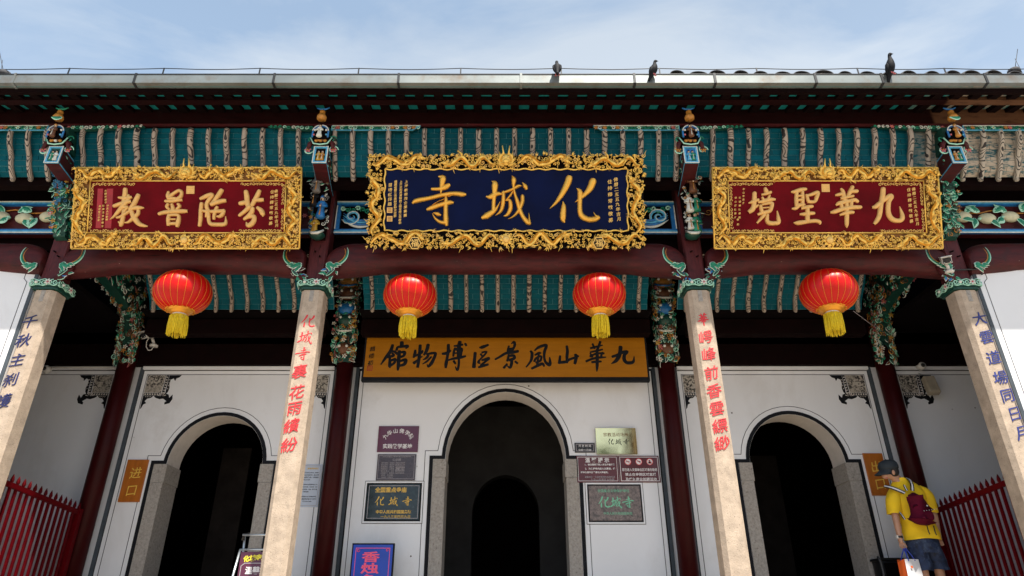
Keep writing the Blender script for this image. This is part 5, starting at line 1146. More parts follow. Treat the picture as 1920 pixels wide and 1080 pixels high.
        m.tube([(s * 0.03, -0.14, zc - 0.045), (s * 0.09, -0.13, zc - 0.06), (s * 0.13, -0.10, zc - 0.02)], [0.006, 0.005, 0.002], gold, 4)
    m.build('dragon_face', o)
    m = MB(); m.ball((0, -0.05, bb * 0.5), (0.045, 0.03, 0.045), 'gold_pale', 12, 8); m.flower(0, bb * 0.5, 0.09, gold, 'gold_pale', -0.02, 8); m.build('pearl', o)
    return o
# ---- centre board
T0 = math.asin((7.2 - 6.76) / math.hypot(7.2 - 6.76, 5.235 - 4.142))
KP = 0.985
O0 = Vector((0.006, 7.2 * KP, 4.142 * KP + CAMZ)); H0 = math.hypot(7.2 - 6.76, 5.235 - 4.142) * KP
cb0 = name_board('name_board', 'large gilded board with navy field above the centre door', O0, T0, 3.42 * KP, H0, 0.205, 0.185, 0.215, 'board_navy', 'gold_leaf', 'centre', seed=1, backing='wood_black')
for nm_, u0, zs in (('si', 765, 1571 / 160), ('cheng', 890, 1571 / 160), ('hua', 1020, 1571 / 160)):
    char_on('character', cb0, CH[nm_], zs, u0, 320, O0, T0, -0.006, 0.042, 'gold_char', 'ridge')
def small_text(o, body, us, vs, org, tilt, mat='gold_pale', y=-0.008, size=0.05, off=0.001, w=None):
    for i, ch in enumerate(body):
        if ch == ' ': continue
        v = vs[0] + (vs[1] - vs[0]) * i / max(1, len(body) - 1)
        X, Z, k = on_board(us[0] + (us[1] - us[0]) * i / max(1, len(body) - 1), v, org, tilt)
        text('small_character', ch, size, mat, o, (X, y, Z), offset=off, extrude=0.003, jit=0.10)
def column_block(o, body, us, vs, org, tilt, size, mat='gold_pale', y=-0.008):     # one mesh per written line
    mb = MB(); mb.mat(mat)
    for i, ch in enumerate(body):
        if ch == ' ': continue
        q = i / max(1, len(body) - 1); X, Z, k = on_board(us[0] + (us[1] - us[0]) * q, vs[0] + (vs[1] - vs[0]) * q, org, tilt)
        me = text_mesh(ch, size * 0.80, offset=0.0003, extrude=0.003, jit=0.12)
        mb.add([(v.co.x + X, v.co.y + y, v.co.z + Z) for v in me.vertices], [tuple(p.vertices) for p in me.polygons], mat)
        bpy.data.meshes.remove(me)
    return mb.build('inscription_line', o)
column_block(cb0, '佛曆二五五九年吉月', (1154, 1160), (337, 411), O0, T0, 0.066)
column_block(cb0, '住持釋常敏敬募', (1143, 1145), (341, 413), O0, T0, 0.070)
column_block(cb0, '上海新荣茂企業集團', (762, 760), (341, 404), O0, T0, 0.054)
column_block(cb0, '上海沈利基清裝飾工程有限公司敬助', (752, 750), (341, 418), O0, T0, 0.042)
column_block(cb0, '福建省晉江市英林曾林大合家', (742, 741), (341, 405), O0, T0, 0.046)
column_block(cb0, '苗培紅拜題', (732, 731), (347, 383), O0, T0, 0.062)
def seal(o, u, v, s, org, tilt, mat='gold_matte', marks=True):
    X, Z, k = on_board(u, v, org, tilt); m = MB(); m.box(X - s / 2, X + s / 2, -0.016, -0.0065, Z - s / 2, Z + s / 2, mat)
    if marks:
        for i in range(3): m.box(X - s * 0.32, X + s * 0.32, -0.019, -0.0162, Z - s * 0.3 + i * s * 0.26, Z - s * 0.3 + i * s * 0.26 + s * 0.08, 'gold_back' if marks == 1 else 'gold_pale')
    m.build('seal', o)
seal(cb0, 731, 394.5, 0.066, O0, T0); seal(cb0, 731, 410.5, 0.066, O0, T0)
for u in (779.5, 1121.5):
    X, Z, k = on_board(u, 457.5, O0, T0); m = MB()
    hexp = [(X + 0.078 * math.cos(R(30 + 60 * i)) * 1.02, Z + 0.088 * math.sin(R(30 + 60 * i))) for i in range(6)]
    hexp = [(X + 0.078 * math.cos(R(60 * i)), Z + 0.082 * math.sin(R(60 * i))) for i in range(6)]
    m.prism_y(hexp, -0.085, -0.02, 'gold_pale'); m.prism_y([(X + (a - X) * 0.84, Z + (b - Z) * 0.84) for a, b in hexp], -0.089, -0.0852, 'ink_black'); hx = m.build('medallion', cb0)
    text('character', '福', 0.098, 'gold_pale', hx, (X, -0.093, Z), offset=0.001, extrude=0.003)
# ---- side boards
T1 = math.asin((7.2 - 6.837) / math.hypot(7.2 - 6.837, 0.946)); H1 = math.hypot(7.2 - 6.837, 0.946) * KP
def side_board(xc, label, seed, chars, zs, v0, left):
    O1 = Vector((xc * KP, 7.2 * KP, 4.142 * KP + CAMZ))
    o = name_board('name_board', label, O1, T1, 2.80 * KP, H1, 0.185, 0.165, 0.190, 'board_red', 'gold_leaf', 'side', seed=seed)
    for nm_, u0 in chars: char_on('character', o, CH[nm_], zs, u0, v0, O1, T1, -0.006, 0.030, 'gold_matte', 'round')
    # fine scroll border just inside the frame
    m = MB(); W = 2.80 * KP; a0, a1, c0, c1 = -W / 2 + 0.23, W / 2 - 0.23, 0.235, H1 - 0.205; rnd = random.Random(seed)
    def scroll(xa, za, xb, zb):
        L = math.dist((xa, za), (xb, zb)); k = int(L / 0.034)
        for i in range(k):
            q = (i + 0.5) / k; m.curl(xa + (xb - xa) * q, za + (zb - za) * q, 0.019, rnd.uniform(0, 6.28), 1.1, 0.0055, 'gold_pale', -0.014, 1 if i % 2 else -1, 4)
    for s in (-1, 1):
        e = s * (W / 2 - 0.215)
        scroll(e, c1, e - s * 0.52, c1); scroll(e, c0 - 0.02, e - s * 0.52, c0 - 0.02); scroll(e, c1, e, c1 - 0.26); scroll(e, c0, e, c0 + 0.26)
    m.build('scroll_border', o, kind='stuff')
    return o, O1
bl, OL = side_board(-3.935, 'gilded board with dark red field above the left doorway', 2, (('jiao', 200), ('pu', 200), ('tuo', 360), ('fen', 360)), 12.0, 345, True)
column_block(bl, '佛曆二五五九年吉月', (518, 519), (359, 423), OL, T1, 0.056); column_block(bl, '住持釋常敏敬募', (511, 508), (360, 419), OL, T1, 0.058)
m = MB()
for (u0, u1) in ((184, 194), (201, 213)):
    p = [on_board(u, v, OL, T1)[:2] for u, v in ((u0, 354), (u1, 354), (u1 - 4, 428), (u0 - 4, 428))]; m.prism_y(p[::-1], -0.0075, -0.0062, 'board_red_bright')
m.build('painted_stripe', bl)
column_block(bl, '大譚市弟子', (199, 199), (358, 380), OL, T1, 0.036); column_block(bl, '中良人口眷輝', (203, 201), (386, 412), OL, T1, 0.036); column_block(bl, '陳美玉合家敬立', (195, 193), (386, 424), OL, T1, 0.036); column_block(bl, '馮俊堂口合家', (188, 186), (387, 413), OL, T1, 0.034)
seal(bl, 358, 356.5, 0.098, OL, T1, marks=2)
br_, OR = side_board(3.968, 'gilded board with dark red field above the right doorway', 3, (('jing', 1390), ('sheng', 1390), ('hua2', 1545), ('jiu', 1545)), 1819 / 160, 340, False)
column_block(br_, '佛曆二五五九年吉月', (1712, 1719), (355, 420), OR, T1, 0.056); column_block(br_, '住持釋常敏敬募', (1703, 1708), (356, 415), OR, T1, 0.058)
column_block(br_, '中山市弟子', (1394, 1393), (355, 381), OR, T1, 0.036); column_block(br_, '陳詩華陳景明', (1387, 1386), (371, 408), OR, T1, 0.036); column_block(br_, '徐心楠陳景夕', (1379, 1378), (371, 408), OR, T1, 0.036); column_block(br_, '敬助', (1383, 1383), (412, 421), OR, T1, 0.036)
seal(br_, 1547, 353, 0.098, OR, T1, marks=2)
# ================================================================== ochre museum signboard over the centre door
YS = 9.22
a = at(683, 707, YS); zt_ = 3.87 / 9.3 * YS + CAMZ; Ws = 533 / F / 0.9535 * YS / 2; zb2 = a.z
sg = thing('signboard', 'long ochre signboard with black brush characters over the centre door', 'signboard', (0.0, YS, zb2))
m = MB(); m.box(-Ws - 0.03, Ws + 0.03, 0.0, 0.09, -0.055, zt_ - zb2 + 0.02, 'ink_black'); m.build('frame', sg)
m = MB(); m.box(-Ws, Ws, -0.012, -0.001, 0, zt_ - zb2, 'sign_ochre'); m.build('panel', sg)
OS = Vector((0, YS, zb2))
SG = [(680, 32 / 3, ['600 195 30 560 310 36 470 430 32 370 570 14', '560 305 18 640 320 24 690 360 26', '500 425 28 620 400 26 600 352 20', '545 450 26 545 600 34 545 632 18', '560 500 24 655 472 28 630 545 26 560 600 22', '785 142 38 785 215 38', '680 285 26 705 232 26 800 218 28 900 210 34 870 250 18', '735 320 34 725 450 36 715 600 34 705 682 22', '745 335 22 840 332 32 820 400 28 740 432 22', '745 512 22 858 482 34 840 565 34 745 602 24']),
      (680, 32 / 3, ['1055 300 26 1040 390 32 1022 428 22', '1060 402 22 1180 340 26 1200 302 18', '1152 202 32 1142 350 32 1122 500 32 1102 620 28', '1032 542 32 1100 490 22 1190 412 12', '1310 190 34 1280 300 34 1232 378 22', '1290 370 24 1420 347 26 1458 365 30 1420 470 32 1370 560 34 1312 618 22 1290 572 10', '1312 402 26 1270 450 26 1212 480 12', '1372 425 18 1290 510 22 1202 565 10']),
      (820, 32 / 3, ['222 192 32 220 300 32 200 430 28 176 560 34 170 630 26', '112 360 26 180 352 32 258 302 26', '342 205 18 430 198 26 500 178 22', '450 132 36 432 250 40 430 420 38', '352 255 22 330 330 24 320 405 20', '385 272 32 488 262 26 480 350 22 470 420 22', '352 352 16 470 332 20', '218 490 18 330 457 26 450 440 30 558 412 22', '430 445 24 430 570 24 402 688 24 362 622 10', '332 512 24 360 555 22', '560 162 22 580 195 22']),
      (820, 32 / 3, ['852 237 18 900 230 34 1010 186 24', '757 352 32 745 480 32 732 620 38', '872 372 22 892 400 18', '900 335 20 985 322 20 930 400 20 860 470 18 822 530 26 850 550 16', '900 490 22 1038 447 26 970 510 22 872 590 22', '832 630 22 920 602 28 1008 577 24']),
      (820, 32 / 3, ['1482 162 12 1530 127 26 1550 172 28 1530 240 26 1482 292 34', '1430 212 20 1410 300 24 1440 330 34', '1422 282 30 1500 262 30', '1162 470 20 1250 422 24 1370 352 28 1500 332 34 1608 312 28', '1430 392 24 1402 500 24', '1442 402 24 1525 400 30 1538 450 30 1452 488 30', '1490 482 26 1480 580 30 1450 640 24 1402 602 12', '1390 572 22 1332 640 24', '1562 522 22 1600 550 22']),
      (960, 12.0, ['422 352 26 450 400 34 440 520 32 402 600 26 322 700 18', '512 330 18 600 262 32 750 212 34 768 252 34 730 360 32 725 500 28 760 600 32 838 658 36 855 600 34 845 492 16', '522 432 22 600 392 30 640 390 22', '502 572 26 552 500 26 655 462 22 640 560 26 545 600 24', '600 432 24 582 550 24 570 640 28', '452 735 28 560 682 32 680 632 34 718 680 24']),
      (960, 12.0, ['1232 242 28 1245 350 34 1235 480 34 1235 600 28', '1080 462 24 1070 560 32 1060 612 32', '1062 600 34 1200 590 34 1300 532 28 1418 492 28', '1430 432 34 1440 500 38 1415 620 32', '1432 432 26 1488 465 22']),
      (1060, 12.0, ['612 192 24 650 280 26', '572 280 24 680 252 24 828 217 16', '780 142 28 740 260 28 702 330 26', '562 370 20 700 342 24 828 312 20', '562 402 20 600 470 26', '562 462 26 700 402 24 858 397 26', '830 382 22 800 470 26', '472 575 26 600 522 26 760 492 28 905 485 16', '602 595 26 700 585 28 798 580 22', '712 330 32 715 500 36 712 700 32 705 800 14']),
      (1060, 12.0, ['1240 262 44 1230 360 44 1200 470 44 1130 570 38 1032 630 10', '1062 470 30 1180 432 34 1290 372 34 1388 360 34 1330 430 36 1320 530 40 1370 600 38 1460 610 38 1528 580 32 1545 472 12'])]
for u0, zs, st in SG: char_on('character', sg, [S(t) for t in st], zs, u0, 630, OS, 0.0, -0.012, 0.008, 'ink_black', 'round')
column_block(sg, '趙樸初', (699, 695), (655, 681), OS, 0.0, 0.10, 'ink_black', -0.014)
X, Z, k = on_board(693.5, 691, OS, 0.0); m = MB(); m.ribbon([(X - 0.035, Z - 0.035), (X + 0.035, Z - 0.035), (X + 0.038, Z + 0.035), (X - 0.032, Z + 0.035)], 0.008, -0.0125, 0.002, 'red_dark_print', closed=True)
for i in range(3): m.box(X - 0.022, X + 0.024, -0.0145, -0.0125, Z - 0.02 + 0.018 * i, Z - 0.014 + 0.018 * i, 'red_dark_print')
m.build('seal', sg)
# ================================================================== red lanterns
def lantern_proto():
    o = thing('lantern', '', 'lantern')
    a_, b_ = 0.338, 0.262; G = 24; m = MB(); ny = 18; nx = G * 4; vs = []; fs = []
    for i in range(ny + 1):
        ph = -math.pi / 2 * 0.90 + math.pi * 0.90 * i / ny
        for k in range(nx):
            t = 2 * math.pi * k / nx; g = 1 - 0.016 * abs(math.cos(G * t / 2)) ** 3 * math.cos(ph)
            wr = 1 + 0.006 * math.sin(t * 31 + i * 1.7) * (1 if i % 3 == 0 else 0.3) * math.cos(ph)
            rr = a_ * math.cos(ph) ** 0.86 * g * wr; vs.append((rr * math.cos(t), rr * math.sin(t), b_ * math.sin(ph)))
    for i in range(ny):
        for k in range(nx): fs.append((i * nx + k, i * nx + (k + 1) % nx, (i + 1) * nx + (k + 1) % nx, (i + 1) * nx + k))
    m.add(vs, fs, 'lantern_silk', True); m.build('shade', o)
    m = MB()
    for k in range(G):
        t = 2 * math.pi * (k + 0.5) / G - math.pi / G; pts = []
        for i in range(ny + 1):
            ph = -math.pi / 2 * 0.90 + math.pi * 0.90 * i / ny; rr = a_ * math.cos(ph) ** 0.86 * 0.988 + 0.0015
            pts.append((rr * math.cos(t), rr * math.sin(t), b_ * 1.005 * math.sin(ph)))
        m.tube(pts, 0.0022, 'lantern_gold', 4)
    m.build('rib_wires', o)
    m = MB(); m.lathe([(0.085, 0.245), (0.088, 0.262), (0.075, 0.278), (0.03, 0.282)], 'plastic_white', n=20); m.build('cap', o)
    m = MB(); m.lathe([(0.150, -0.228), (0.158, -0.240), (0.128, -0.256), (0.108, -0.272), (0.10, -0.285)], 'lantern_gold', n=24); m.build('collar', o)
    m = MB()
    for k in range(8):
        t = 2 * math.pi * k / 8; m.M = Matrix.Rotation(t, 4, 'Z') @ Matrix.Translation((0.0, -0.155, -0.235)) @ Matrix.Rotation(R(-62), 4, 'X')
        for s in (-1, 1): m.curl(s * 0.028, 0, 0.026, R(90 - 90 * s), 1.2, 0.008, 'lantern_gold', 0, s, 5)
        m.curl(0, 0.026, 0.020, 0, 1.1, 0.007, 'lantern_gold', 0, 1, 5)
    m.M = Matrix.Identity(4); m.build('cloud_ornament', o)
    m = MB(); m.lathe([(0.078, -0.272), (0.082, -0.305)], 'plastic_white', n=20); m.build('neck_ring', o)
    rnd = random.Random(4); m = MB()
    for k in range(96):
        t = 2 * math.pi * k / 96 + rnd.uniform(-0.03, 0.03); r0 = 0.098 + rnd.uniform(-0.012, 0.004); L = rnd.uniform(0.215, 0.25) - (0.05 if rnd.random() < 0.12 else 0); r1 = r0 + rnd.uniform(-0.008, 0.014)
        m.tube([(0.07 * math.cos(t), 0.07 * math.sin(t), -0.298), (r0 * math.cos(t), r0 * math.sin(t), -0.315), (r1 * math.cos(t + 0.03), r1 * math.sin(t + 0.03), -0.315 - L * 0.5), (r1 * math.cos(t), r1 * math.sin(t), -0.315 - L)], [0.004, 0.0048, 0.0045, 0.0035], 'tassel_yellow', 4)
    m.build('tassel', o)
    m = MB(); m.tube([(0, 0, 0.27), (0, 0, 0.36)], 0.005, 'iron', 5); m.build('hook', o)
    return o
lan = lantern_proto(); kids = list(lan.children)
LP = [((343, 549), 'red lantern hanging in the left bay between the two left columns', 0), ((769, 555), 'red lantern left of centre, above the signboard\'s left end', 20), ((1123.5, 553), 'red lantern right of centre, above the signboard\'s right end', 45), ((1553, 547), 'red lantern hanging in the right bay between the two right columns', 70)]
for i, ((u, v), lab, rz) in enumerate(LP):
    Y = 7.42; p = at(u, v, Y)
    if i == 0: o = lan
    else:
        o = lan.copy(); COL.objects.link(o)
        for c in kids: dup(c, o)
    o.location = p; o.rotation_euler = (R((2, -1, 1, 3)[i]), R((-3, 0, 1, 2)[i]), R(rz)); o['label'] = lab; o['group'] = 'red lanterns under the portico beam'
    o.scale = (1.0, 1.0, 1.0) if i in (0, 3) else (0.96, 0.96, 0.96)
def brush_char(o, ch, x, y, z, size, mat, slope=0.0):
    mb = MB(); st = STROKED[ch]; xs = [q for s_ in st for q in s_[0::3]]; ys = [q for s_ in st for q in s_[1::3]]; sc = size / max(max(xs) - min(xs), max(ys) - min(ys)); mx_ = (max(xs) + min(xs)) / 2; my_ = (max(ys) + min(ys)) / 2
    for i, s_ in enumerate(st): stroke(mb, [(x + (s_[q] - mx_) * sc, z - (s_[q + 1] - my_) * sc, s_[q + 2] * sc * 1.1) for q in range(0, len(s_), 3)], 0.003 * (1 + 0.05 * i), mat, 'round', 0.0005)
    mb.v = [(a, b + y, c) for a, b, c in mb.v]; return mb.build('character', o)
# ================================================================== plaques on the wall
def plate(nm, lab, u0, v0, u1, v1, mat, Y=YW, th=0.02, edge=None, ew=0.012, cat='plaque'):
    """u0,v0 top-left, u1 right edge at the top; v1 bottom"""
    p = at(u0, v0, Y); q = at(u1, v0, Y); z0 = at(u0, v1, Y).z; W = q.x - p.x; H = p.z - z0
    o = thing(nm, lab, cat, ((p.x + q.x) / 2, Y, z0))
    m = MB(); m.box(-W / 2, W / 2, -th, -0.001, 0, H, mat, 0.003); m.build('plate', o)
    if edge: 
        m = MB(); g = 0.02 if ew < 0.02 else ew / 2
        m.ribbon([(-W / 2 + g, g), (W / 2 - g, g), (W / 2 - g, H - g), (-W / 2 + g, H - g)], ew, -th, 0.002, edge, closed=True); m.build('edge_line', o)
    return o, W, H
o, W, H = plate('plaque', 'maroon plaque with arched white characters left of the centre door', 711, 799.5, 786, 848, 'maroon_plate')
for i, ch in enumerate('九华山佛学院'):
    a = R(152 - 24.8 * i); text('character', ch, 0.072, 'white_print', o, (0.21 * math.cos(a), -0.022, H * 0.40 + 0.155 * math.sin(a)), offset=0.0012, extrude=0.001, rot=(0, -(a - R(90)), 0))
wtext('lettering', '实践教学基地', 0.07, W * 0.72, 'white_print', o, (0, -0.022, H * 0.22), offset=0.0015, extrude=0.001)
o, W, H = plate('plaque', 'dark slate plaque of small white print below the maroon arched one', 709, 852, 781, 901, 'slate_plate', edge='grey_print', ew=0.004)
wtext('lettering', '九华山风景区文物保护单位宗教活动场所', 0.04, W * 0.74, 'grey_print', o, (0, -0.022, H * 0.90), extrude=0.001); wtext('lettering', '公示牌', 0.05, W * 0.22, 'grey_print', o, (0, -0.022, H * 0.78), extrude=0.001)
for i in range(8):
    wtext('lettering', ('场所名称：化城寺', '登记证号：场证字', '所属教别：佛教界', '所属教派：大乘佛', '场所负责人：住持', '主管部门：宗教局', '地址：九华街', '监督电话：宗教事务')[i], 0.03, W * (0.34 if i < 6 else 0.3), 'grey_print', o, (-W * 0.22, -0.022, H * (0.66 - 0.078 * i)), extrude=0.001)
    if i < 6: wtext('lettering', ('佛教活动场所', '皖池州九华', '汉传佛教寺院', '禅宗', '释常敏法师', '民族宗教事务')[i], 0.03, W * 0.24, 'grey_print', o, (W * 0.10, -0.022, H * (0.66 - 0.078 * i)), extrude=0.001)
o, W, H = plate('plaque', 'black marble plaque with gold characters left of the centre door', 691, 908.5, 789, 975, 'marble_dark', edge='grey_print', ew=0.006)
m = MB(); g = 0.03; m.ribbon([(-W / 2 - g, -g), (W / 2 + g, -g), (W / 2 + g, H + g), (-W / 2 - g, H + g)], 0.02, 0, 0.012, 'plaster', closed=True); m.ribbon([(-W / 2 - .045, -.045), (W / 2 + .045, -.045), (W / 2 + .045, H + .045), (-W / 2 - .045, H + .045)], 0.006, 0, 0.006, 'ink_grey', closed=True); m.ribbon([(-W / 2 - .008, -.008), (W / 2 + .008, -.008), (W / 2 + .008, H + .008), (-W / 2 - .008, H + .008)], 0.016, 0, 0.016, 'ink_black', closed=True); m.build('border', o)
wtext('lettering', '全国重点寺庙', 0.08, W * 0.60, 'gold_print', o, (-W * 0.06, -0.022, H * 0.84), offset=0.002, extrude=0.001)
for i, ch in enumerate('化城寺'): brush_char(o, ch, W * (-0.26 + 0.26 * i), -0.0205, H * 0.52, 0.125, 'gold_print')
wtext('lettering', '中华人民共和国国务院', 0.07, W * 0.66, 'gold_print', o, (W * 0.02, -0.022, H * 0.22), offset=0.002, extrude=0.001); wtext('lettering', '一九八三年四月九日', 0.06, W * 0.55, 'gold_print', o, (W * 0.06, -0.022, H * 0.085), offset=0.0005, extrude=0.001)
o, W, H = plate('plaque', 'polished brass plaque highest on the right of the centre door', 1115.5, 803, 1191, 852, 'brass', Y=YW - 0.03)
wtext('lettering', '宗教活动场所', 0.07, W * 0.62, 'gold_back', o, (0.0, -0.022, H * 0.74), extrude=0.001)
for i, ch in enumerate('化城寺'): brush_char(o, ch, W * (-0.14 + 0.19 * i), -0.0205, H * 0.47, 0.085, 'ink_black')
o, W, H = plate('opening_hours_sign', 'small black opening hours sign beside the brass plaque', 1077, 831, 1114.5, 849, 'plastic_black', edge='grey_print', ew=0.006, cat='sign')
wtext('lettering', '开 放 时 间', 0.05, W * 0.62, 'white_print', o, (0, -0.022, H * 0.68), offset=0.0005, extrude=0.001); wtext('lettering', '5:00一17:00', 0.05, W * 0.62, 'white_print', o, (0, -0.022, H * 0.26), offset=0.0005, extrude=0.001)
o, W, H = plate('notice_plate', 'brown notice plate with small text under the opening hours sign', 1080, 855, 1157.5, 905, 'maroon_plate_dull', edge='white_print', ew=0.005, cat='sign')
wtext('lettering', '温 馨 提 示', 0.07, W * 0.58, 'white_print', o, (0, -0.022, H * 0.83), offset=0.002, extrude=0.001)
wtext('lettering', '1、请勿携带宠物入寺及穿着不雅', 0.04, W * 0.72, 'white_print', o, (W * 0.06, -0.022, H * 0.66), offset=0.001, extrude=0.001)
wtext('lettering', '2、为保护寺内的人文景观、维', 0.04, W * 0.72, 'white_print', o, (W * 0.06, -0.022, H * 0.51), offset=0.001, extrude=0.001)
wtext('lettering', '持寺院清净庄严请勿大声喧哗。', 0.04, W * 0.66, 'white_print', o, (-W * 0.08, -0.022, H * 0.37), offset=0.001, extrude=0.001)
wtext('lettering', '温馨提示：化城寺管理处监督电话', 0.03, W * 0.72, 'grey_print', o, (W * 0.04, -0.022, H * 0.20), extrude=0.001); wtext('lettering', '九华山风景区文物局', 0.03, W * 0.56, 'grey_print', o, (W * 0.10, -0.022, H * 0.10), extrude=0.001)
o, W, H = plate('notice_plate', 'dark red plate with three round prohibition symbols right of the centre door', 1158.5, 855, 1234, 905, 'maroon_plate_dull', edge='white_print', ew=0.007, cat='sign')
for i in range(3):
    X = W * (-0.27 + 0.27 * i); Z = H * 0.77; m = MB()
    cir = lambda r: [(X + r * math.cos(2 * math.pi * k / 24), Z + r * math.sin(2 * math.pi * k / 24)) for k in range(24)]
    m.prism_y(cir(0.047), -0.0225, -0.0205, 'white_print'); m.ribbon(cir(0.043), 0.008, -0.0226, 0.001, 'red_print', closed=True)
    if i == 0: m.box(X - 0.026, X + 0.022, -0.0245, -0.0227, Z - 0.005, Z + 0.004, 'ink_black')
    elif i == 1: m.prism_y([(X - 0.028, Z + 0.008), (X + 0.02, Z - 0.012), (X + 0.026, Z + 0.002), (X + 0.0, Z + 0.012)], -0.0245, -0.0227, 'ink_black')
    else: m.box(X - 0.020, X + 0.020, -0.0245, -0.0227, Z - 0.026, Z + 0.0, 'ink_black'); m.prism_y([(X - 0.008, Z), (X + 0.008, Z), (X + 0.006, Z + 0.024), (X - 0.006, Z + 0.024)], -0.0245, -0.0227, 'ink_black')
    m.ribbon([(X - 0.030, Z + 0.028), (X + 0.030, Z - 0.028)], 0.006, -0.0246, 0.001, 'red_print'); m.build('symbol', o)
for i, t_ in enumerate(('您已进入文保单位区域请勿吸烟', '禁止在寺院区域直播', '及任何商业拍摄活动')): wtext('lettering', t_, 0.055, W * (0.86, 0.76, 0.76)[i], 'white_print', o, (W * 0.02 * (i > 0), -0.022, H * (0.47 - 0.175 * i)), offset=0.0008, extrude=0.001, height=H * 0.115)
o, W, H = plate('plaque', 'speckled grey granite plaque with green characters right of the centre door', 1103, 911, 1198.5, 976.5, 'granite_grey')
m = MB(); g = 0.03; m.ribbon([(-W / 2 - g, -g), (W / 2 + g, -g), (W / 2 + g, H + g), (-W / 2 - g, H + g)], 0.02, 0, 0.012, 'plaster', closed=True); m.ribbon([(-W / 2 - .045, -.045), (W / 2 + .045, -.045), (W / 2 + .045, H + .045), (-W / 2 - .045, H + .045)], 0.006, 0, 0.006, 'ink_grey', closed=True); m.ribbon([(-W / 2 - .008, -.008), (W / 2 + .008, -.008), (W / 2 + .008, H + .008), (-W / 2 - .008, H + .008)], 0.016, 0, 0.016, 'ink_black', closed=True); m.build('border', o)
wtext('lettering', '全国重点文物保护单位', 0.06, W * 0.62, 'green_print', o, (-W * 0.02, -0.022, H * 0.85), offset=0.0, extrude=0.001)
for i, ch in enumerate('化城寺'): brush_char(o, ch, W * (-0.22 + 0.235 * i), -0.0205, H * 0.52, 0.155, 'green_print')
wtext('lettering', '中华人民共和国国务院', 0.05, W * 0.55, 'green_print', o, (W * 0.04, -0.022, H * 0.20), extrude=0.001)
# entrance and exit boards, paper notice
for (nm_, lab, u0, u1, v0, v1, chs) in (('entrance_board', 'orange wooden entrance board on the wall left of the left doorway', 241.5, 280.5, 862.5, 941.5, '进口'), ('exit_board', 'orange wooden exit board on the wall behind the man in yellow', 1616, 1652, 850.5, 929.5, '出口')):
    o, W, H = plate(nm_, lab, u0, v0, u1, v1, 'sign_wood', th=0.025, cat='sign')
    for i, ch in enumerate(chs): text('character', ch, 0.165 if chs[0] == '进' or i == 0 else 0.165, 'gold_print', o, (0.01, -0.027, H * (0.68 - 0.42 * i)), offset=0.001, extrude=0.002, jit=0.08)
o, W, H = plate('paper_notice', 'pale blue printed notice on the wall behind the inner left column', 564, 871, 605, 951, 'paper', th=0.012, edge='grey_print', ew=0.006, cat='notice')
wtext('lettering', '参观须知提示', 0.05, W * 0.5, 'gold_print', o, (W * 0.1, -0.013, H * 0.90), offset=0.001, extrude=0.001)
for i in range(13):
    if i in (4, 9): continue
    wtext('lettering', ('为了维护化城寺正常秩序，请您遵守', '一、请自觉购票参观，服从管理', '二、请爱护文物，不要触摸', '三、不要在寺内吸烟', '', '四、不要携带易燃易爆物品入内，', '五、请保持安静，文明参观，不喧', '六、请勿攀爬、刻画、损坏文物', '七、严禁烧香', '', '八、请看管好自己的随身物品', '九、感谢您的配合与支持', '九华山历史文物馆')[i], 0.03, W * (0.78 if i not in (3, 8, 12) else 0.4), 'ink_grey', o, (W * (0.0 if i not in (3, 8) else -0.18), -0.013, H * (0.80 - 0.056 * i)), extrude=0.001)
# ================================================================== blue poster board and maroon stand at the foot of the picture
p = at(661, 1018.5, 9.25); q = at(740, 1018, 9.25); W = q.x - p.x
o = thing('poster_board', 'blue poster board with pink characters left of the centre door', 'poster', ((p.x + q.x) / 2, 9.25, FLOOR)); Hh = p.z - FLOOR
m = MB(); m.box(-W / 2, W / 2, 0, 0.05, 0.12, Hh, 'ink_black'); m.build('frame', o)
m = MB(); m.box(-W / 2 + 0.018, W / 2 - 0.018, -0.006, -0.001, 0.14, Hh - 0.018, 'poster_blue'); m.build('panel', o)
for s in (-1, 1): B('leg', o, (s * W * 0.4 - 0.02, s * W * 0.4 + 0.02, -0.12, 0.2, 0.0, 0.119), 'ink_black')
m = MB(); m.ribbon([(-W / 2 + 0.055, 0.2), (-W / 2 + 0.055, Hh - 0.06), (W / 2 - 0.055, Hh - 0.06), (W / 2 - 0.055, 0.2)], 0.007, -0.0061, 0.001, 'pink_print')
for s in (-1, 1): m.curl(s * (W / 2 - 0.085), Hh - 0.085, 0.022, 0, 1.2, 0.005, 'pink_print', -0.009, s, 4)
m.build('border_line', o)
for i, ch in enumerate('香烛免费发放'): 
    if Hh - 0.16 - 0.135 * i > 0.25: text('character', ch, 0.20, 'pink_print', o, (-0.02, -0.0085, Hh - 0.165 - 0.135 * i), offset=0.005, extrude=0.001).scale = (1.15, 1, 0.66)
p = at(463, 1003, 8.55); sx0 = p.x
o = thing('sign_stand', 'maroon notice stand in a silver frame half hidden by the inner left column', 'sign stand', (sx0 + 0.22, 8.55, FLOOR)); ht = p.z - FLOOR
w_ = 0.27
for s in (-1, 1):
    m = MB(); m.tube([(s * (w_ + 0.05), -0.12, 0), (s * w_, 0, ht - 0.16)], 0.014, 'steel', 8); m.build('leg', o)
    m = MB(); m.tube([(s * (w_ + 0.03), 0.30, 0), (s * (w_ - 0.02), 0.02, ht)], 0.014, 'steel', 8); m.build('leg', o)
for z, mt in ((ht - 0.165, 'steel'), (ht, 'steel')):
    m = MB(); m.tube([(-w_, 0, z), (w_, 0, z)], 0.013, mt, 8); m.build('crossbar', o)
m = MB(); m.tube([(-w_ + 0.01, 0.01, ht - 0.06), (-w_ + 0.01, 0.01, ht + 0.005), (-w_ + 0.08, 0.01, ht + 0.008)], 0.02, 'plastic_black', 8); m.build('hinge', o)
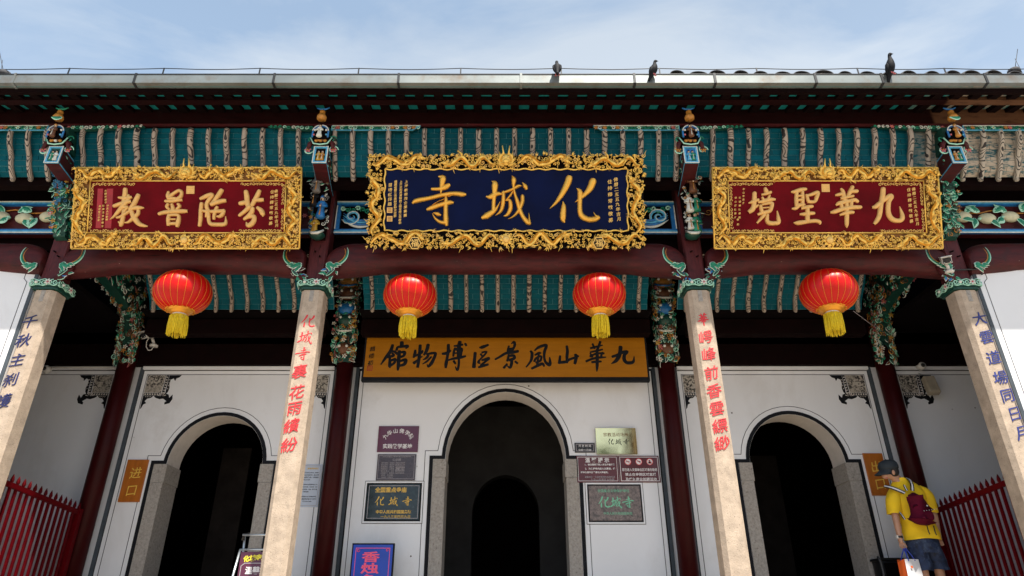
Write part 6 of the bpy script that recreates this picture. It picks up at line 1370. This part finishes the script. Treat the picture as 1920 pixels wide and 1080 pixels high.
m = MB(); m.box(-w_ + 0.02, w_ - 0.02, -0.012, 0.0, 0.25, ht - 0.19, 'maroon_plate'); m.build('panel', o)
m = MB(); m.ribbon([(-w_ + 0.045, 0.3), (-w_ + 0.045, ht - 0.345), (-w_ + 0.085, ht - 0.315), (w_ - 0.085, ht - 0.315), (w_ - 0.045, ht - 0.345), (w_ - 0.045, 0.3)], 0.008, -0.0125, 0.001, 'grey_print'); m.build('border_line', o)
wtext('lettering', '化城寺文物馆', 0.07, 0.42, 'yellow_print', o, (0.0, -0.0145, ht - 0.25), offset=0.003, extrude=0.001, jit=0.1)
wtext('lettering', '温馨提示', 0.1, 0.34, 'white_print', o, (0.0, -0.0145, ht - 0.395), offset=0.003, extrude=0.001)
wtext('lettering', '尊敬的各位游客', 0.06, 0.42, 'white_print', o, (-0.01, -0.0145, ht - 0.515), offset=0.0015, extrude=0.001); wtext('lettering', '本文物馆开放', 0.06, 0.36, 'white_print', o, (0.02, -0.0145, ht - 0.62), offset=0.0015, extrude=0.001)
# ================================================================== picket fences closing the veranda ends
def fence(s, label, y0, y1, z0, z1, mat):
    x = s * 5.60; o = thing('picket_fence', label, 'fence', (x, y0, FLOOR)); o['group'] = 'picket fences at the ends of the veranda'
    dy = y1 - y0; n = 15
    h = lambda q: z0 + (z1 - z0) * q + CAMZ - FLOOR
    def rail(hh, th, name='rail'):
        m = MB(); m.add([(a, b * dy, h(b) - hh + c) for b in (0, 1) for a, c in ((-0.02, -th), (0.02, -th), (0.02, 0), (-0.02, 0))], [(0, 1, 2, 3), (7, 6, 5, 4), (0, 4, 5, 1), (1, 5, 6, 2), (2, 6, 7, 3), (3, 7, 4, 0)], mat); return m.build(name, o)
    rail(0, 0.055); rail(1.28, 0.06)
    m = MB(); m.box(-0.06, 0.06, -0.02, dy, 0.02, 0.12, mat); m.build('sill', o)
    m = MB(); w = 0.012
    m.box(-w, w, -w * 1.3, w * 1.3, -1.36, 0.0, mat)
    m.M = Matrix.Identity(4); m.lathe([(0.010, 0.0), (0.019, 0.012), (0.021, 0.03), (0.014, 0.062), (0.002, 0.095)], mat, n=8); p0 = None
    for i in range(n):
        q = (i + 0.5) / n
        if p0 is None: p0 = m.build('picket', o, (0, q * dy, h(q) + 0.002))
        else: dup(p0, o, (0, q * dy, h(q) + 0.002))
    B('post', o, (-0.035, 0.035, dy - 0.07, dy, 0, h(1) + 0.02), mat)
fence(-1, 'red picket fence behind the leftmost column', 7.66, 9.26, 1.455, 1.345, 'fence_red')
fence(1, 'dark red picket fence behind the man in yellow', 7.66, 9.26, 1.455, 1.345, 'fence_red')
# dark low box against the wall, right of the right doorway
p = at(1652, 1046, 9.3); o = thing('cabinet', 'low black cabinet against the wall left of the man in yellow', 'cabinet', (p.x + 0.42, 9.3, FLOOR)); Hc = p.z - FLOOR
m = MB(); m.box(-0.42, 0.42, 0, 0.26, 0.06, Hc - 0.03, 'plastic_black', 0.006); m.build('body', o); m = MB(); m.box(-0.44, 0.44, -0.02, 0.27, Hc - 0.029, Hc, 'plastic_black', 0.004); m.build('top', o)
for s in (-1, 1): m = MB(); m.box(*sorted((s * 0.012, s * 0.40)), -0.012, -0.001, 0.1, Hc - 0.06, 'wood_black'); m.build('door', o)
m = MB(); pts = [at(u, v, 9.05) for u, v in ((1645, 1043), (1652, 1055), (1657, 1075), (1660, 1100))]; c0_ = pts[-1]
o = thing('chair', 'black curved chair back beside the right doorway', 'chair', (c0_.x, 9.05, FLOOR))
m.tube([tuple(q - Vector((c0_.x, 9.05, FLOOR))) for q in pts] + [(0.01, 0, 0)], [0.012, 0.02, 0.022, 0.022, 0.02], 'plastic_black', 8); m.build('backrest', o)
m = MB(); m.box(0.0, 0.36, -0.2, 0.1, 0.42, 0.46, 'plastic_black', 0.008); m.build('seat', o)
for a_, b_ in ((0.34, -0.18), (0.34, 0.08), (0.02, -0.18)): m = MB(); m.tube([(a_, b_, 0), (a_, b_, 0.42)], 0.014, 'plastic_black', 6); m.build('leg', o)
# ================================================================== cameras, pipes, speaker
def cctv(u, v, Y, label, aim=0.0, size=1.0, dome=False):
    p = at(u, v, Y); o = thing('security_camera', label, 'camera', p)
    m = MB(); s = size
    m.lathe([(0.045 * s, 0), (0.05 * s, 0.012 * s), (0.04 * s, 0.03 * s)], 'plastic_white', n=14); m.M = Matrix.Identity(4); m.build('base', o, (0.03 * s, 0.04 * s, -0.10 * s))
    m = MB(); m.tube([(0.03 * s, 0.04 * s, -0.07 * s), (0.015 * s, 0.02 * s, -0.03 * s), (0.0, 0.02 * s, 0.0)], 0.018 * s, 'plastic_white', 8); m.build('bracket', o)
    h = MB(); h.M = Matrix.Rotation(aim, 4, 'Z') @ Matrix.Rotation(R(26), 4, 'X'); h.box(-0.048 * s, 0.048 * s, -0.10 * s, 0.10 * s, 0.0, 0.075 * s, 'plastic_white', 0.01 * s); h.box(-0.055 * s, 0.055 * s, -0.13 * s, 0.10 * s, 0.0765 * s, 0.086 * s, 'plastic_white'); hd = h.build('housing', o)
    h = MB(); h.M = Matrix.Rotation(aim, 4, 'Z') @ Matrix.Rotation(R(26), 4, 'X') @ Matrix.Translation((0, -0.101 * s, 0.037 * s)) @ Matrix.Rotation(R(90), 4, 'X'); h.box(-0.042 * s, 0.042 * s, -0.03 * s, 0.03 * s, -0.002, 0.001, 'plastic_black'); h.lathe([(0.024 * s, 0.0012), (0.022 * s, 0.012 * s), (0.012 * s, 0.008 * s)], 'plastic_black', n=14); h.ball((-0.03 * s, -0.02 * s, 0.004), 0.006 * s, 'plastic_white', 6, 4); h.ball((0.03 * s, -0.02 * s, 0.004), 0.006 * s, 'plastic_white', 6, 4); h.build('lens', o)
    return o
cctv(1775, 494, 7.22, 'white security camera on the rightmost column above its collar', R(-30), 1.05)
o = thing('camera_cable', 'black cable running from the security camera across the rightmost column', 'cable', at(1782, 508, 7.34))
b0 = at(1782, 508, 7.34); m = MB(); m.tube([tuple(at(u, v, 7.34 if i < 4 else 7.38) - b0) for i, (u, v) in enumerate(((1782, 507), (1800, 506), (1822, 505), (1832, 504), (1838, 508), (1842, 515)))], 0.011, 'plastic_black', 6); m.build('sleeve', o)
cctv(284, 633, 9.25, 'white security camera with cable beside the left carved bracket', -0.5, 1.25)
o = thing('camera_cable', 'white looped cable under the left security camera', 'cable', at(279, 640, 9.25)); b0 = o.location.copy(); m = MB(); m.tube([tuple(at(u, v, 9.25) - b0) for u, v in ((281, 632), (275, 640), (274, 650), (278, 657), (284, 656), (288, 650))], 0.007, 'plastic_white', 6); m.build('loop', o)
for (u, v, u1, v1, lab) in ((86, 692, 214, 690, 'round white wall camera with conduit at the left end of the white wall'), (1728, 686, 1664, 682, 'round white wall camera with conduit right of the right rear pillar')):
    Y = 9.5; p = at(u, v, Y); o = thing('wall_camera', lab, 'camera', p)
    m = MB(); m.M = Matrix.Rotation(R(90), 4, 'X'); m.lathe([(0.035, -0.06), (0.062, -0.05), (0.062, 0.0), (0.05, 0.03), (0.02, 0.035)], 'plastic_white', n=16); m.build('housing', o)
    m = MB(); m.M = Matrix.Rotation(R(90), 4, 'X'); m.lathe([(0.03, 0.033), (0.028, 0.045), (0.01, 0.05)], 'plastic_black', n=12); m.build('lens', o)
    m = MB(); q = at(u1, v1, Y) - p; m.tube([(0, 0.02, 0.03), (q.x * 0.2, 0.02, 0.035), (q.x, 0.02, 0.035)], 0.012, 'plastic_white', 8); m.build('conduit', o)
p = at(1752, 738, 9.4); o = thing('wall_speaker', 'beige box speaker tilted on the wall right of the right rear pillar', 'speaker', p, (R(-14), 0, R(-8)))
m = MB(); m.box(-0.075, 0.075, -0.06, 0.06, 0, 0.27, 'plastic_beige', 0.012); m.build('box', o); m = MB(); m.box(-0.062, 0.062, -0.066, -0.0605, 0.015, 0.255, 'plastic_beige'); m.build('grille', o)
m = MB(); m.tube([(0.0, 0.06, 0.2), (0.02, 0.14, 0.25)], 0.012, 'plastic_beige', 6); m.build('bracket', o); m = MB(); m.tube([(0, 0, 0.27), (-0.03, 0.05, 0.36), (-0.05, 0.1, 0.42)], 0.003, 'plastic_black', 4); m.build('wire', o)
p = at(1663, 627, 8.9); q = at(1600, 583, 8.4); o = thing('loose_wire', 'thin pale wire slanting beside the right carved bracket', 'wire', p); m = MB(); m.tube([(0, 0, 0), tuple((q - p) * 0.5 + Vector((0, 0, -0.02))), tuple(q - p)], 0.004, 'grey_print', 4); m.build('strand', o)
# ================================================================== skinned bodies: pigeons and the visitor
def skin(name, verts, edges, radii, mat, parent=None, sub=2, root=0, loc=None, sx=None):
    me = bpy.data.meshes.new(name); me.from_pydata(verts, edges, []); me.update()
    o = bpy.data.objects.new(name, me); COL.objects.link(o); bpy.context.view_layer.update()
    md = o.modifiers.new('s', 'SKIN'); md.use_smooth_shade = True; md.branch_smoothing = 0.6
    for i, v in enumerate(me.skin_vertices[0].data):
        r = radii[i]; v.radius = r if isinstance(r, tuple) else (r, r); v.use_root = (i == root)
    sb = o.modifiers.new('d', 'SUBSURF'); sb.levels = sub; sb.render_levels = sub; me.update(); o.update_tag(); bpy.context.view_layer.update()
    dg = bpy.context.evaluated_depsgraph_get(); dg.update(); new = bpy.data.meshes.new_from_object(o.evaluated_get(dg)); bpy.data.objects.remove(o)
    new.name = name; new.materials.clear(); new.materials.append(MATS[mat])
    for p in new.polygons: p.use_smooth = True; p.material_index = 0
    return link(name, new, parent, loc)
def pigeon(u, v, label, rz, upright=1.0, wid=1.0):
    p = at(u, v, 6.06); o = thing('pigeon', label, 'pigeon', p, (0, 0, R(rz)), 'pigeons on the roof edge')
    o.scale = (wid, wid, upright); upright = wid = 1.0
    m = MB(); m.tube(catmull([(0, 0.085, -0.075), (0, 0.070, -0.045), (0, 0.045, 0.0), (0, 0.015, 0.055), (0, -0.010, 0.105), (0, -0.026, 0.150), (0, -0.032, 0.182), (0, -0.034, 0.205), (0, -0.046, 0.226), (0, -0.062, 0.224), (0, -0.078, 0.216), (0, -0.092, 0.208)], 3),
        [q[0] for q in catmull([(0.018,), (0.022,), (0.034,), (0.056,), (0.060,), (0.044,), (0.028,), (0.023,), (0.024,), (0.017,), (0.007,), (0.002,)], 3)], 'bird', 12, True, 0.92, (1, 0, 0)); m.build('body', o)
    for s in (-1, 1):
        m = MB(); m.tube([(s * 0.030, -0.005, 0.145), (s * 0.050, 0.010, 0.10), (s * 0.048, 0.035, 0.045), (s * 0.025, 0.065, -0.02)], [0.010, 0.030, 0.026, 0.006], 'bird', 8, True, 0.45, (1, 0, 0)); m.build('wing', o)
        m = MB(); m.tube([(s * 0.022, 0.0, 0.05), (s * 0.022, -0.005, -0.012)], 0.005, 'pink', 5)
        for t_ in (-0.6, 0, 0.6): m.tube([(s * 0.022, -0.005, -0.010), (s * 0.022 + 0.025 * math.sin(t_), -0.005 - 0.028 * math.cos(t_), -0.014)], 0.0035, 'pink', 4)
        m.build('leg', o)
    return o
pigeon(1045, 138, 'upright dark pigeon seen from behind near the middle of the gutter', 176, 0.98, 0.9)
pigeon(1226, 140, 'dark pigeon beside a wire post right of the middle', 60, 0.86, 0.8)
pigeon(1673, 137, 'tall dark pigeon standing on the roof edge at the right', 30, 1.16, 0.85)
# visitor in a yellow shirt, seen from behind, looking left
PY = 8.75
def W3(u, v, dy=0.0): return at(u, v, PY + dy)
base = at(1722, 1003, PY); man = thing('person', 'man in yellow shirt, dark shorts and black cap looking at the exit board', 'person', (base.x, PY, FLOOR))
def L3(u, v, dy=0.0): q = W3(u, v, dy) - man.location; return (q.x, q.y, q.z)
ground = 0.0
hipc = L3(1727, 1006); 
V = []; E = []; Rr = []
def vx(p, r, link_=None):
    V.append(p); Rr.append(r); 
    if link_ is not None: E.append((link_, len(V) - 1))
    return len(V) - 1
hz = hipc[2]
pel = vx(hipc, (0.15, 0.11)); 
wst = vx(L3(1716, 978), (0.145, 0.10), pel); che = vx(L3(1704, 945), (0.16, 0.11), wst); shl = vx(L3(1697, 918, -0.02), (0.12, 0.085), che)
nk = vx(L3(1687, 903, -0.03), 0.058, shl); hd0 = vx(L3(1677, 893, -0.04), 0.064, nk); hd1 = vx(L3(1668, 884, -0.05), (0.088, 0.10), hd0); hd2 = vx(L3(1665, 876, -0.05), (0.082, 0.095), hd1)
jaw = vx(L3(1656, 896, -0.07), 0.040, hd1)
# left arm (viewer's left), carrying the bag
s1 = vx(L3(1674, 923, -0.02), 0.062, shl); e1 = vx(L3(1679, 968, -0.03), 0.046, s1); w1 = vx(L3(1687, 1008, -0.06), 0.030, e1); p1 = vx(L3(1690, 1020, -0.07), (0.036, 0.020), w1); 
s2 = vx(L3(1732, 922, 0.03), 0.062, shl); e2 = vx(L3(1752, 968, 0.05), 0.046, s2); w2 = vx(L3(1760, 1004, 0.0), 0.030, e2); p2 = vx(L3(1763, 1014, -0.02), (0.034, 0.020), w2)
for s, (ku, kv, fu) in ((-1, (1733, 1078, 1738)), (1, (1762, 1074, 1775))):
    hp = (hipc[0] + s * 0.095, hipc[1], hz - 0.08); kn = L3(ku, kv, -0.02 if s < 0 else 0.05)
    h_ = vx(hp, 0.088, pel); k_ = vx(kn, 0.058, h_); c_ = vx((kn[0] + s * 0.01, kn[1] + 0.02, kn[2] * 0.68), 0.055, k_); a_ = vx((kn[0] + s * 0.02, kn[1] + 0.03, 0.09), 0.036, c_); f_ = vx((kn[0] + s * 0.03, kn[1] + 0.10, 0.05), 0.04, a_); vx((kn[0] + s * 0.05, kn[1] + 0.17, 0.035), 0.03, f_)
body = skin('body', V, E, Rr, 'skin', man, 2, pel)
def hand(w, p, s, curl):
    # five separate fingers from the palm, thumb leaving its side
    d = (Vector(p) - Vector(w)).normalized(); side = Vector((1, 0, 0)); side = (side - d * side.dot(d)).normalized(); fwd = d.cross(side)
    P = Vector(p)
    for i in range(4):
        o_ = P + side * (0.022 - 0.0148 * i) * s + d * 0.012; L = (0.030, 0.035, 0.032, 0.026)[i]
        pts = [tuple(P + side * (0.015 - 0.010 * i) * s - d * 0.01), tuple(o_), tuple(o_ + d * L + fwd * 0.006 * curl), tuple(o_ + d * L * (1.75 - 0.5 * curl) + fwd * L * 0.7 * curl), tuple(o_ + d * L * (2.3 - 1.3 * curl) + fwd * L * 1.1 * curl)]
        skin('finger', pts, [(0, 1), (1, 2), (2, 3), (3, 4)], [0.0095, 0.0095, 0.0088, 0.0078, 0.006], 'skin', body, 1)
    pts = [tuple(P + side * 0.012 * s - d * 0.02), tuple(P + side * 0.036 * s + fwd * 0.008), tuple(P + side * 0.044 * s + d * 0.025 + fwd * 0.016), tuple(P + side * 0.038 * s + d * 0.045 + fwd * 0.024)]
    skin('thumb', pts, [(0, 1), (1, 2), (2, 3)], [0.011, 0.0105, 0.0095, 0.007], 'skin', body, 1)
hand(V[w1], V[p1], 1, 0.9); hand(V[w2], V[p2], -1, 0.5)
# face details: nose, ear, on a head turned to the left
hc = Vector(V[hd1])
m = MB(); m.ball(tuple(hc + Vector((-0.092, -0.018, -0.035))), (0.020, 0.014, 0.020), 'skin', 8, 6); m.ball(tuple(hc + Vector((-0.078, -0.03, -0.085))), (0.018, 0.02, 0.008), 'pink', 8, 5); m.build('nose', body)
m = MB(); m.ball(tuple(hc + Vector((-0.004, -0.088, -0.030))), (0.020, 0.014, 0.032), 'skin', 9, 6); m.build('ear', body)
m = MB(); m.ball(tuple(hc + Vector((-0.074, -0.045, -0.004))), (0.008, 0.012, 0.007), 'ink_black', 7, 5); m.build('eye', body)
m = MB(); m.ball(tuple(hc + Vector((0.022, 0.0, 0.0))), (0.090, 0.094, 0.085), 'hair', 16, 10); m.build('hair', man)
m = MB()
hp_ = [(0.105, 0.0), (0.112, 0.03), (0.108, 0.07), (0.085, 0.105), (0.04, 0.122), (0.01, 0.125)]
m.lathe(hp_, 'cap_cloth', n=22, sx=1.12, sy=0.95); m.ball((0, 0, 0.125), 0.008, 'cap_cloth', 6, 4)
br = []; 
for k in range(13):
    a = R(115 + 130 * k / 12); br.append((0.112 * 1.1 * math.cos(a), 0.100 * math.sin(a))); 
vs = []; 
for k in range(13):
    a = R(115 + 130 * k / 12); q = math.sin(math.pi * k / 12) ** 0.6
    for r_, z_ in ((1.0, 0.012), (1.0 + 0.42 * q, -0.012 - 0.018 * abs(math.cos(math.pi * k / 12))), (1.0 + 0.80 * q, -0.030 - 0.022 * abs(math.cos(math.pi * k / 12)))): vs.append((0.122 * r_ * math.cos(a), 0.098 * (1 + (r_ - 1) * 0.35) * math.sin(a), z_))
    for r_, z_ in ((1.0, 0.005), (1.0 + 0.42 * q, -0.019 - 0.018 * abs(math.cos(math.pi * k / 12))), (1.0 + 0.80 * q, -0.036 - 0.022 * abs(math.cos(math.pi * k / 12)))): vs.append((0.122 * r_ * math.cos(a), 0.098 * (1 + (r_ - 1) * 0.35) * math.sin(a), z_))
fs = []
for k in range(12):
    for j in range(2): fs.append((k * 6 + j, k * 6 + j + 1, k * 6 + 7 + j, k * 6 + 6 + j)); fs.append((k * 6 + 3 + j + 1, k * 6 + 3 + j, k * 6 + 9 + j, k * 6 + 10 + j))
    fs.append((k * 6 + 2, k * 6 + 5, k * 6 + 11, k * 6 + 8))
m.add(vs, fs, 'cap_cloth', True)
cp = m.build('cap', man, tuple(hc + Vector((0.0, 0.0, 0.022)))); cp.rotation_euler = (R(4), R(-9), R(8))
# shirt: torso and short sleeves, cut as open cloth tubes with folds
def loft(m, secs, mat, n=28, fold=0.0, ph=0.0, close=False, freq=5):
    P = catmull([tuple(s) for s in secs], 6); vs = []; k = len(P)
    for i, (x, y, z, rx, ry) in enumerate(P):
        for j in range(n):
            a = 2 * math.pi * j / n; f = 1 + fold * math.sin(freq * a + ph + i * 0.22) * (0.4 + 0.6 * abs(math.sin(i * 0.35 + ph))) + fold * 0.6 * math.sin(2.0 * a - i * 0.55 + ph) + fold * 0.35 * math.sin(9 * a + i * 0.9)
            vs.append((x + rx * f * math.cos(a), y + ry * f * math.sin(a), z + 0.006 * math.sin(3 * a + ph)))
    fs = [(i * n + j, i * n + (j + 1) % n, (i + 1) * n + (j + 1) % n, (i + 1) * n + j) for i in range(k - 1) for j in range(n)]
    if close: fs.append(tuple(range((k - 1) * n, k * n)))
    m.add(vs, fs, mat, True)
def sec(u, v, dy, rx, ry): q = L3(u, v, dy); return (q[0], q[1], q[2], rx, ry)
m = MB()
rnd = random.Random(8)
loft(m, [sec(1730, 1013, 0, 0.222, 0.172), sec(1728, 1003, 0, 0.214, 0.166), sec(1722, 985, 0, 0.196, 0.150), sec(1713, 962, 0, 0.190, 0.142), sec(1706, 942, -0.01, 0.205, 0.140), sec(1701, 925, -0.01, 0.215, 0.125), sec(1697, 913, -0.015, 0.185, 0.105), sec(1692, 904, -0.02, 0.120, 0.085), sec(1688, 898, -0.03, 0.075, 0.075)], 'shirt_yellow', 40, 0.032, 0.5, freq=6)
loft(m, [sec(1677, 964, -0.025, 0.088, 0.082), sec(1676, 950, -0.02, 0.092, 0.090), sec(1676, 932, -0.02, 0.092, 0.095), sec(1680, 918, -0.02, 0.082, 0.085), sec(1688, 911, -0.02, 0.05, 0.055)], 'shirt_yellow', 24, 0.03, 1.3, freq=3)
loft(m, [sec(1747, 962, 0.05, 0.076, 0.074), sec(1743, 948, 0.04, 0.082, 0.080), sec(1736, 930, 0.03, 0.088, 0.085), sec(1727, 918, 0.02, 0.082, 0.080), sec(1716, 911, 0.0, 0.05, 0.05)], 'shirt_yellow', 24, 0.03, 2.2, freq=3)
m.build('shirt', man)
m = MB(); kl = L3(1732, 1071, -0.02); kr = L3(1761, 1069, 0.04)
loft(m, [(hipc[0], hipc[1], hz - 0.20, 0.185, 0.135), (hipc[0], hipc[1], hz - 0.10, 0.190, 0.138), (hipc[0], hipc[1], hz, 0.180, 0.132), (hipc[0] - 0.01, hipc[1], hz + 0.10, 0.165, 0.120)], 'shorts_cloth', 32, 0.015, 0.2)
for s, kn in ((-1, kl), (1, kr)):
    hx_ = hipc[0] + s * 0.088
    loft(m, [(kn[0], kn[1], kn[2], 0.118, 0.112), ((kn[0] * 0.8 + hx_ * 0.2), kn[1], kn[2] + 0.08, 0.114, 0.112), ((kn[0] + hx_) / 2, (kn[1] + hipc[1]) / 2, (kn[2] + hz - 0.14) / 2, 0.112, 0.115), (hx_, hipc[1], hz - 0.16, 0.108, 0.120), (hx_ - s * 0.02, hipc[1], hz - 0.08, 0.09, 0.11)], 'shorts_cloth', 28, 0.035, 1.1 + s, freq=4)
m.build('shorts', man)
w_ = Vector(L3(1687, 1007, -0.06)); m = MB(); m.M = Matrix.Translation(w_); m.lathe([(0.034, -0.012), (0.036, 0.0), (0.034, 0.012)], 'plastic_black', n=14); m.box(-0.042, -0.024, -0.02, 0.012, -0.018, 0.018, 'plastic_white'); m.M = Matrix.Identity(4); m.build('watch', man)
for s, xx in ((-1, 1738), (1, 1775)):
    m = MB(); q = L3(ku, kv); m.ball((hipc[0] + s * 0.13 + 0.02, hipc[1] + 0.10, 0.05), (0.055, 0.14, 0.05), 'plastic_white', 12, 7); m.build('shoe', man)
# backpack, worn on his back towards the camera
bc = W3(1724, 962, -0.20); bp = thing('backpack', 'small maroon drawstring backpack on the back of the man in yellow', 'backpack', bc, (0, R(8), 0)); bp.scale = (1.12, 1.0, 1.1)
V = [(-0.035, 0.03, 0.22), (-0.025, 0.0, 0.14), (-0.005, -0.01, 0.03), (0.005, -0.02, -0.08), (0.005, -0.01, -0.135)]
skin('bag', V, [(0, 1), (1, 2), (2, 3), (3, 4)], [(0.055, 0.035), (0.120, 0.065), (0.165, 0.085), (0.180, 0.095), (0.140, 0.075)], 'backpack_cloth', bp, 2, 2)
skin('flap', [(-0.03, 0.0, 0.19), (-0.015, -0.05, 0.10), (0.0, -0.085, 0.035)], [(0, 1), (1, 2)], [(0.085, 0.03), (0.125, 0.03), (0.12, 0.014)], 'backpack_cloth', bp, 2, 1)
skin('pocket', [(-0.07, -0.095, -0.03), (0.01, -0.105, -0.045), (0.10, -0.09, -0.02)], [(0, 1), (1, 2)], [(0.03, 0.055), (0.035, 0.06), (0.03, 0.055)], 'backpack_cloth', bp, 2, 1)
m = MB()
for i in range(9): m.ball((-0.10 + 0.028 * i, -0.135 + 0.0005 * (i - 4) ** 2, 0.0 + 0.008 * i - 0.02), 0.0055, 'steel', 6, 4)
m.ball((0.04, -0.105, 0.07), 0.010, 'plastic_white', 6, 4); m.build('studs', bp)
m = MB()
for dx in (0.0, 0.07): m.tube([(dx + 0.02, -0.08, -0.13), (dx + 0.02, -0.10, -0.20), (dx + 0.03, -0.10, -0.23)], 0.006, 'plastic_black', 5)
m.build('drawcord', bp)
def strap(pts, wid=0.022):
    P = [Vector(p) for p in catmull(pts, 6)]; mm = MB()
    for off, mt, ww, lift in ((0, 'plastic_black', wid, 0), (0, 'white_print', wid * 0.36, -0.004)):
        vs = []
        for i, p in enumerate(P):
            t = (P[min(i + 1, len(P) - 1)] - P[max(i - 1, 0)]).normalized(); sd_ = t.cross(Vector((0, 1, 0))).normalized()
            for a, b in ((-1, 0), (1, 0), (1, -0.003), (-1, -0.003)): q = p + sd_ * ww * a; vs.append((q.x, q.y + b + lift, q.z))
        fs = [(i * 4 + k, i * 4 + (k + 1) % 4, (i + 1) * 4 + (k + 1) % 4, (i + 1) * 4 + k) for i in range(len(P) - 1) for k in range(4)]; mm.add(vs, fs, mt)
    return mm.build('shoulder_strap', bp)
def BPL(u, v, dy): return tuple(Matrix.Rotation(R(-8), 3, 'Y') @ (W3(u, v, dy) - bc))
strap([BPL(1699, 928, -0.19), BPL(1690, 924, -0.155), BPL(1677, 919, -0.13), BPL(1663, 916, -0.04)], 0.020)
strap([BPL(1712, 924, -0.21), BPL(1711, 914, -0.19), BPL(1707, 906, -0.13), BPL(1700, 902, -0.05)], 0.022)
strap([BPL(1703, 924, -0.20), BPL(1699, 917, -0.18), BPL(1698, 914, -0.16)], 0.014)
strap([BPL(1699, 973, -0.16), BPL(1694, 966, -0.14), BPL(1689, 960, -0.09)], 0.012)
# shopping bag hanging from his hand
bt = W3(1697, 1049, -0.10); bgh = 0.40; bag = thing('shopping_bag', 'white and orange shopping bag hanging from the left hand of the man in yellow', 'bag', (bt.x + 0.03, bt.y, bt.z - bgh), (0, 0, R(18)))
def quadp(pts, mt, name, n=6):
    m = MB(); m.add(pts, [(0, 1, 2, 3)], mt); return m
m = MB(); w0, w1_, d0 = 0.105, 0.125, 0.055
def panel(a, b, c, d, mt, name):
    m = MB(); n = 6; vs = []; a, b, c, d = map(Vector, (a, b, c, d)); nn = (b - a).cross(d - a).normalized()
    for i in range(n + 1):
        for j in range(n + 1):
            u, v = i / n, j / n; p = (a * (1 - u) + b * u) * (1 - v) + (d * (1 - u) + c * u) * v; p += nn * 0.007 * math.sin(u * 5 + v * 3) * math.sin(math.pi * u); vs.append(tuple(p))
    m.add(vs, [(i * (n + 1) + j, (i + 1) * (n + 1) + j, (i + 1) * (n + 1) + j + 1, i * (n + 1) + j + 1) for i in range(n) for j in range(n)], mt, True); return m.build(name, bag)
panel((-w1_, -d0, 0), (w1_, -d0, 0), (w0, -d0, bgh), (-w0, -d0, bgh), 'bag_white', 'front_panel'); panel((-w1_, d0, 0), (w1_, d0, 0), (w0, d0, bgh), (-w0, d0, bgh), 'bag_orange', 'back_panel')
panel((-w1_, -d0, 0), (-w1_, d0, 0), (-w0, d0, bgh - 0.03), (-w0, -d0, bgh), 'bag_orange', 'side_panel'); panel((w1_, -d0, 0), (w1_, d0, 0), (w0, d0, bgh), (w0, -d0, bgh), 'bag_orange', 'side_panel'); panel((-w1_, -d0, 0), (w1_, -d0, 0), (w1_, d0, 0), (-w1_, d0, 0), 'bag_white', 'base')
m = MB(); m.box(-0.045, -0.02, -d0 - 0.012, -d0 - 0.009, bgh - 0.10, bgh - 0.075, 'bag_orange'); m.build('printed_mark', bag)
for y_ in (-d0, d0):
    m = MB(); m.tube([(-0.05, y_, bgh - 0.02), (-0.035, y_ * 0.6, bgh + 0.05), (-0.012, 0, bgh + 0.125), (0.012, 0, bgh + 0.125), (0.035, y_ * 0.6, bgh + 0.05), (0.05, y_, bgh - 0.02)], 0.007, 'handle_blue', 6); m.build('handle', bag)
# ================================================================== the old tree across the court, mirrored in the brass plaque
tr = thing('court_tree', 'old tree with a thick brown trunk standing in the court behind the viewer', 'tree', (4.62, -5.5, 0))
m = MB(); m.tube([(0, 0, 0), (-0.05, 0, 2.5), (0.1, 0.05, 5), (0.0, 0, 7), (0.1, 0, 10.4)], [0.55, 0.42, 0.34, 0.30, 0.2], 'bark', 14); m.build('trunk', tr)
rnd = random.Random(11); m = MB()
for i in range(6):
    a = rnd.uniform(0, 6.28); m.tube([(0, 0, 8.3 + 0.1 * i), (1.0 * math.cos(a), 1.0 * math.sin(a), 9.4 + 0.2 * i), (2.2 * math.cos(a), 2.2 * math.sin(a), 10.6 + 0.2 * i)], [0.16, 0.10, 0.03], 'bark', 6)
m.build('limbs', tr, kind='stuff')
m = MB(); vs = []; fs = []
for i in range(2600):
    q = rnd.random() ** 0.5 * 2.6; a = rnd.uniform(0, 6.28); z = rnd.gauss(10.6, 0.7) if rnd.random() < 0.7 else rnd.gauss(6.5, 0.35)
    if z < 8.0: q = 0.5 + q * 0.55; a = rnd.uniform(2.2, 4.2); z = min(z, 7.35 - q * 0.15)
    c0 = Vector((q * math.cos(a), q * math.sin(a), z)); u = Vector((rnd.gauss(0, 1), rnd.gauss(0, 1), rnd.gauss(0, 1))).normalized() * 0.12; w = u.orthogonal().normalized() * 0.07; o_ = len(vs)
    vs += [tuple(c0 - u), tuple(c0 + w), tuple(c0 + u), tuple(c0 - w)]; fs.append((o_, o_ + 1, o_ + 2, o_ + 3))
m.add(vs, fs, 'leaf_far'); m.build('crown', tr, kind='stuff')
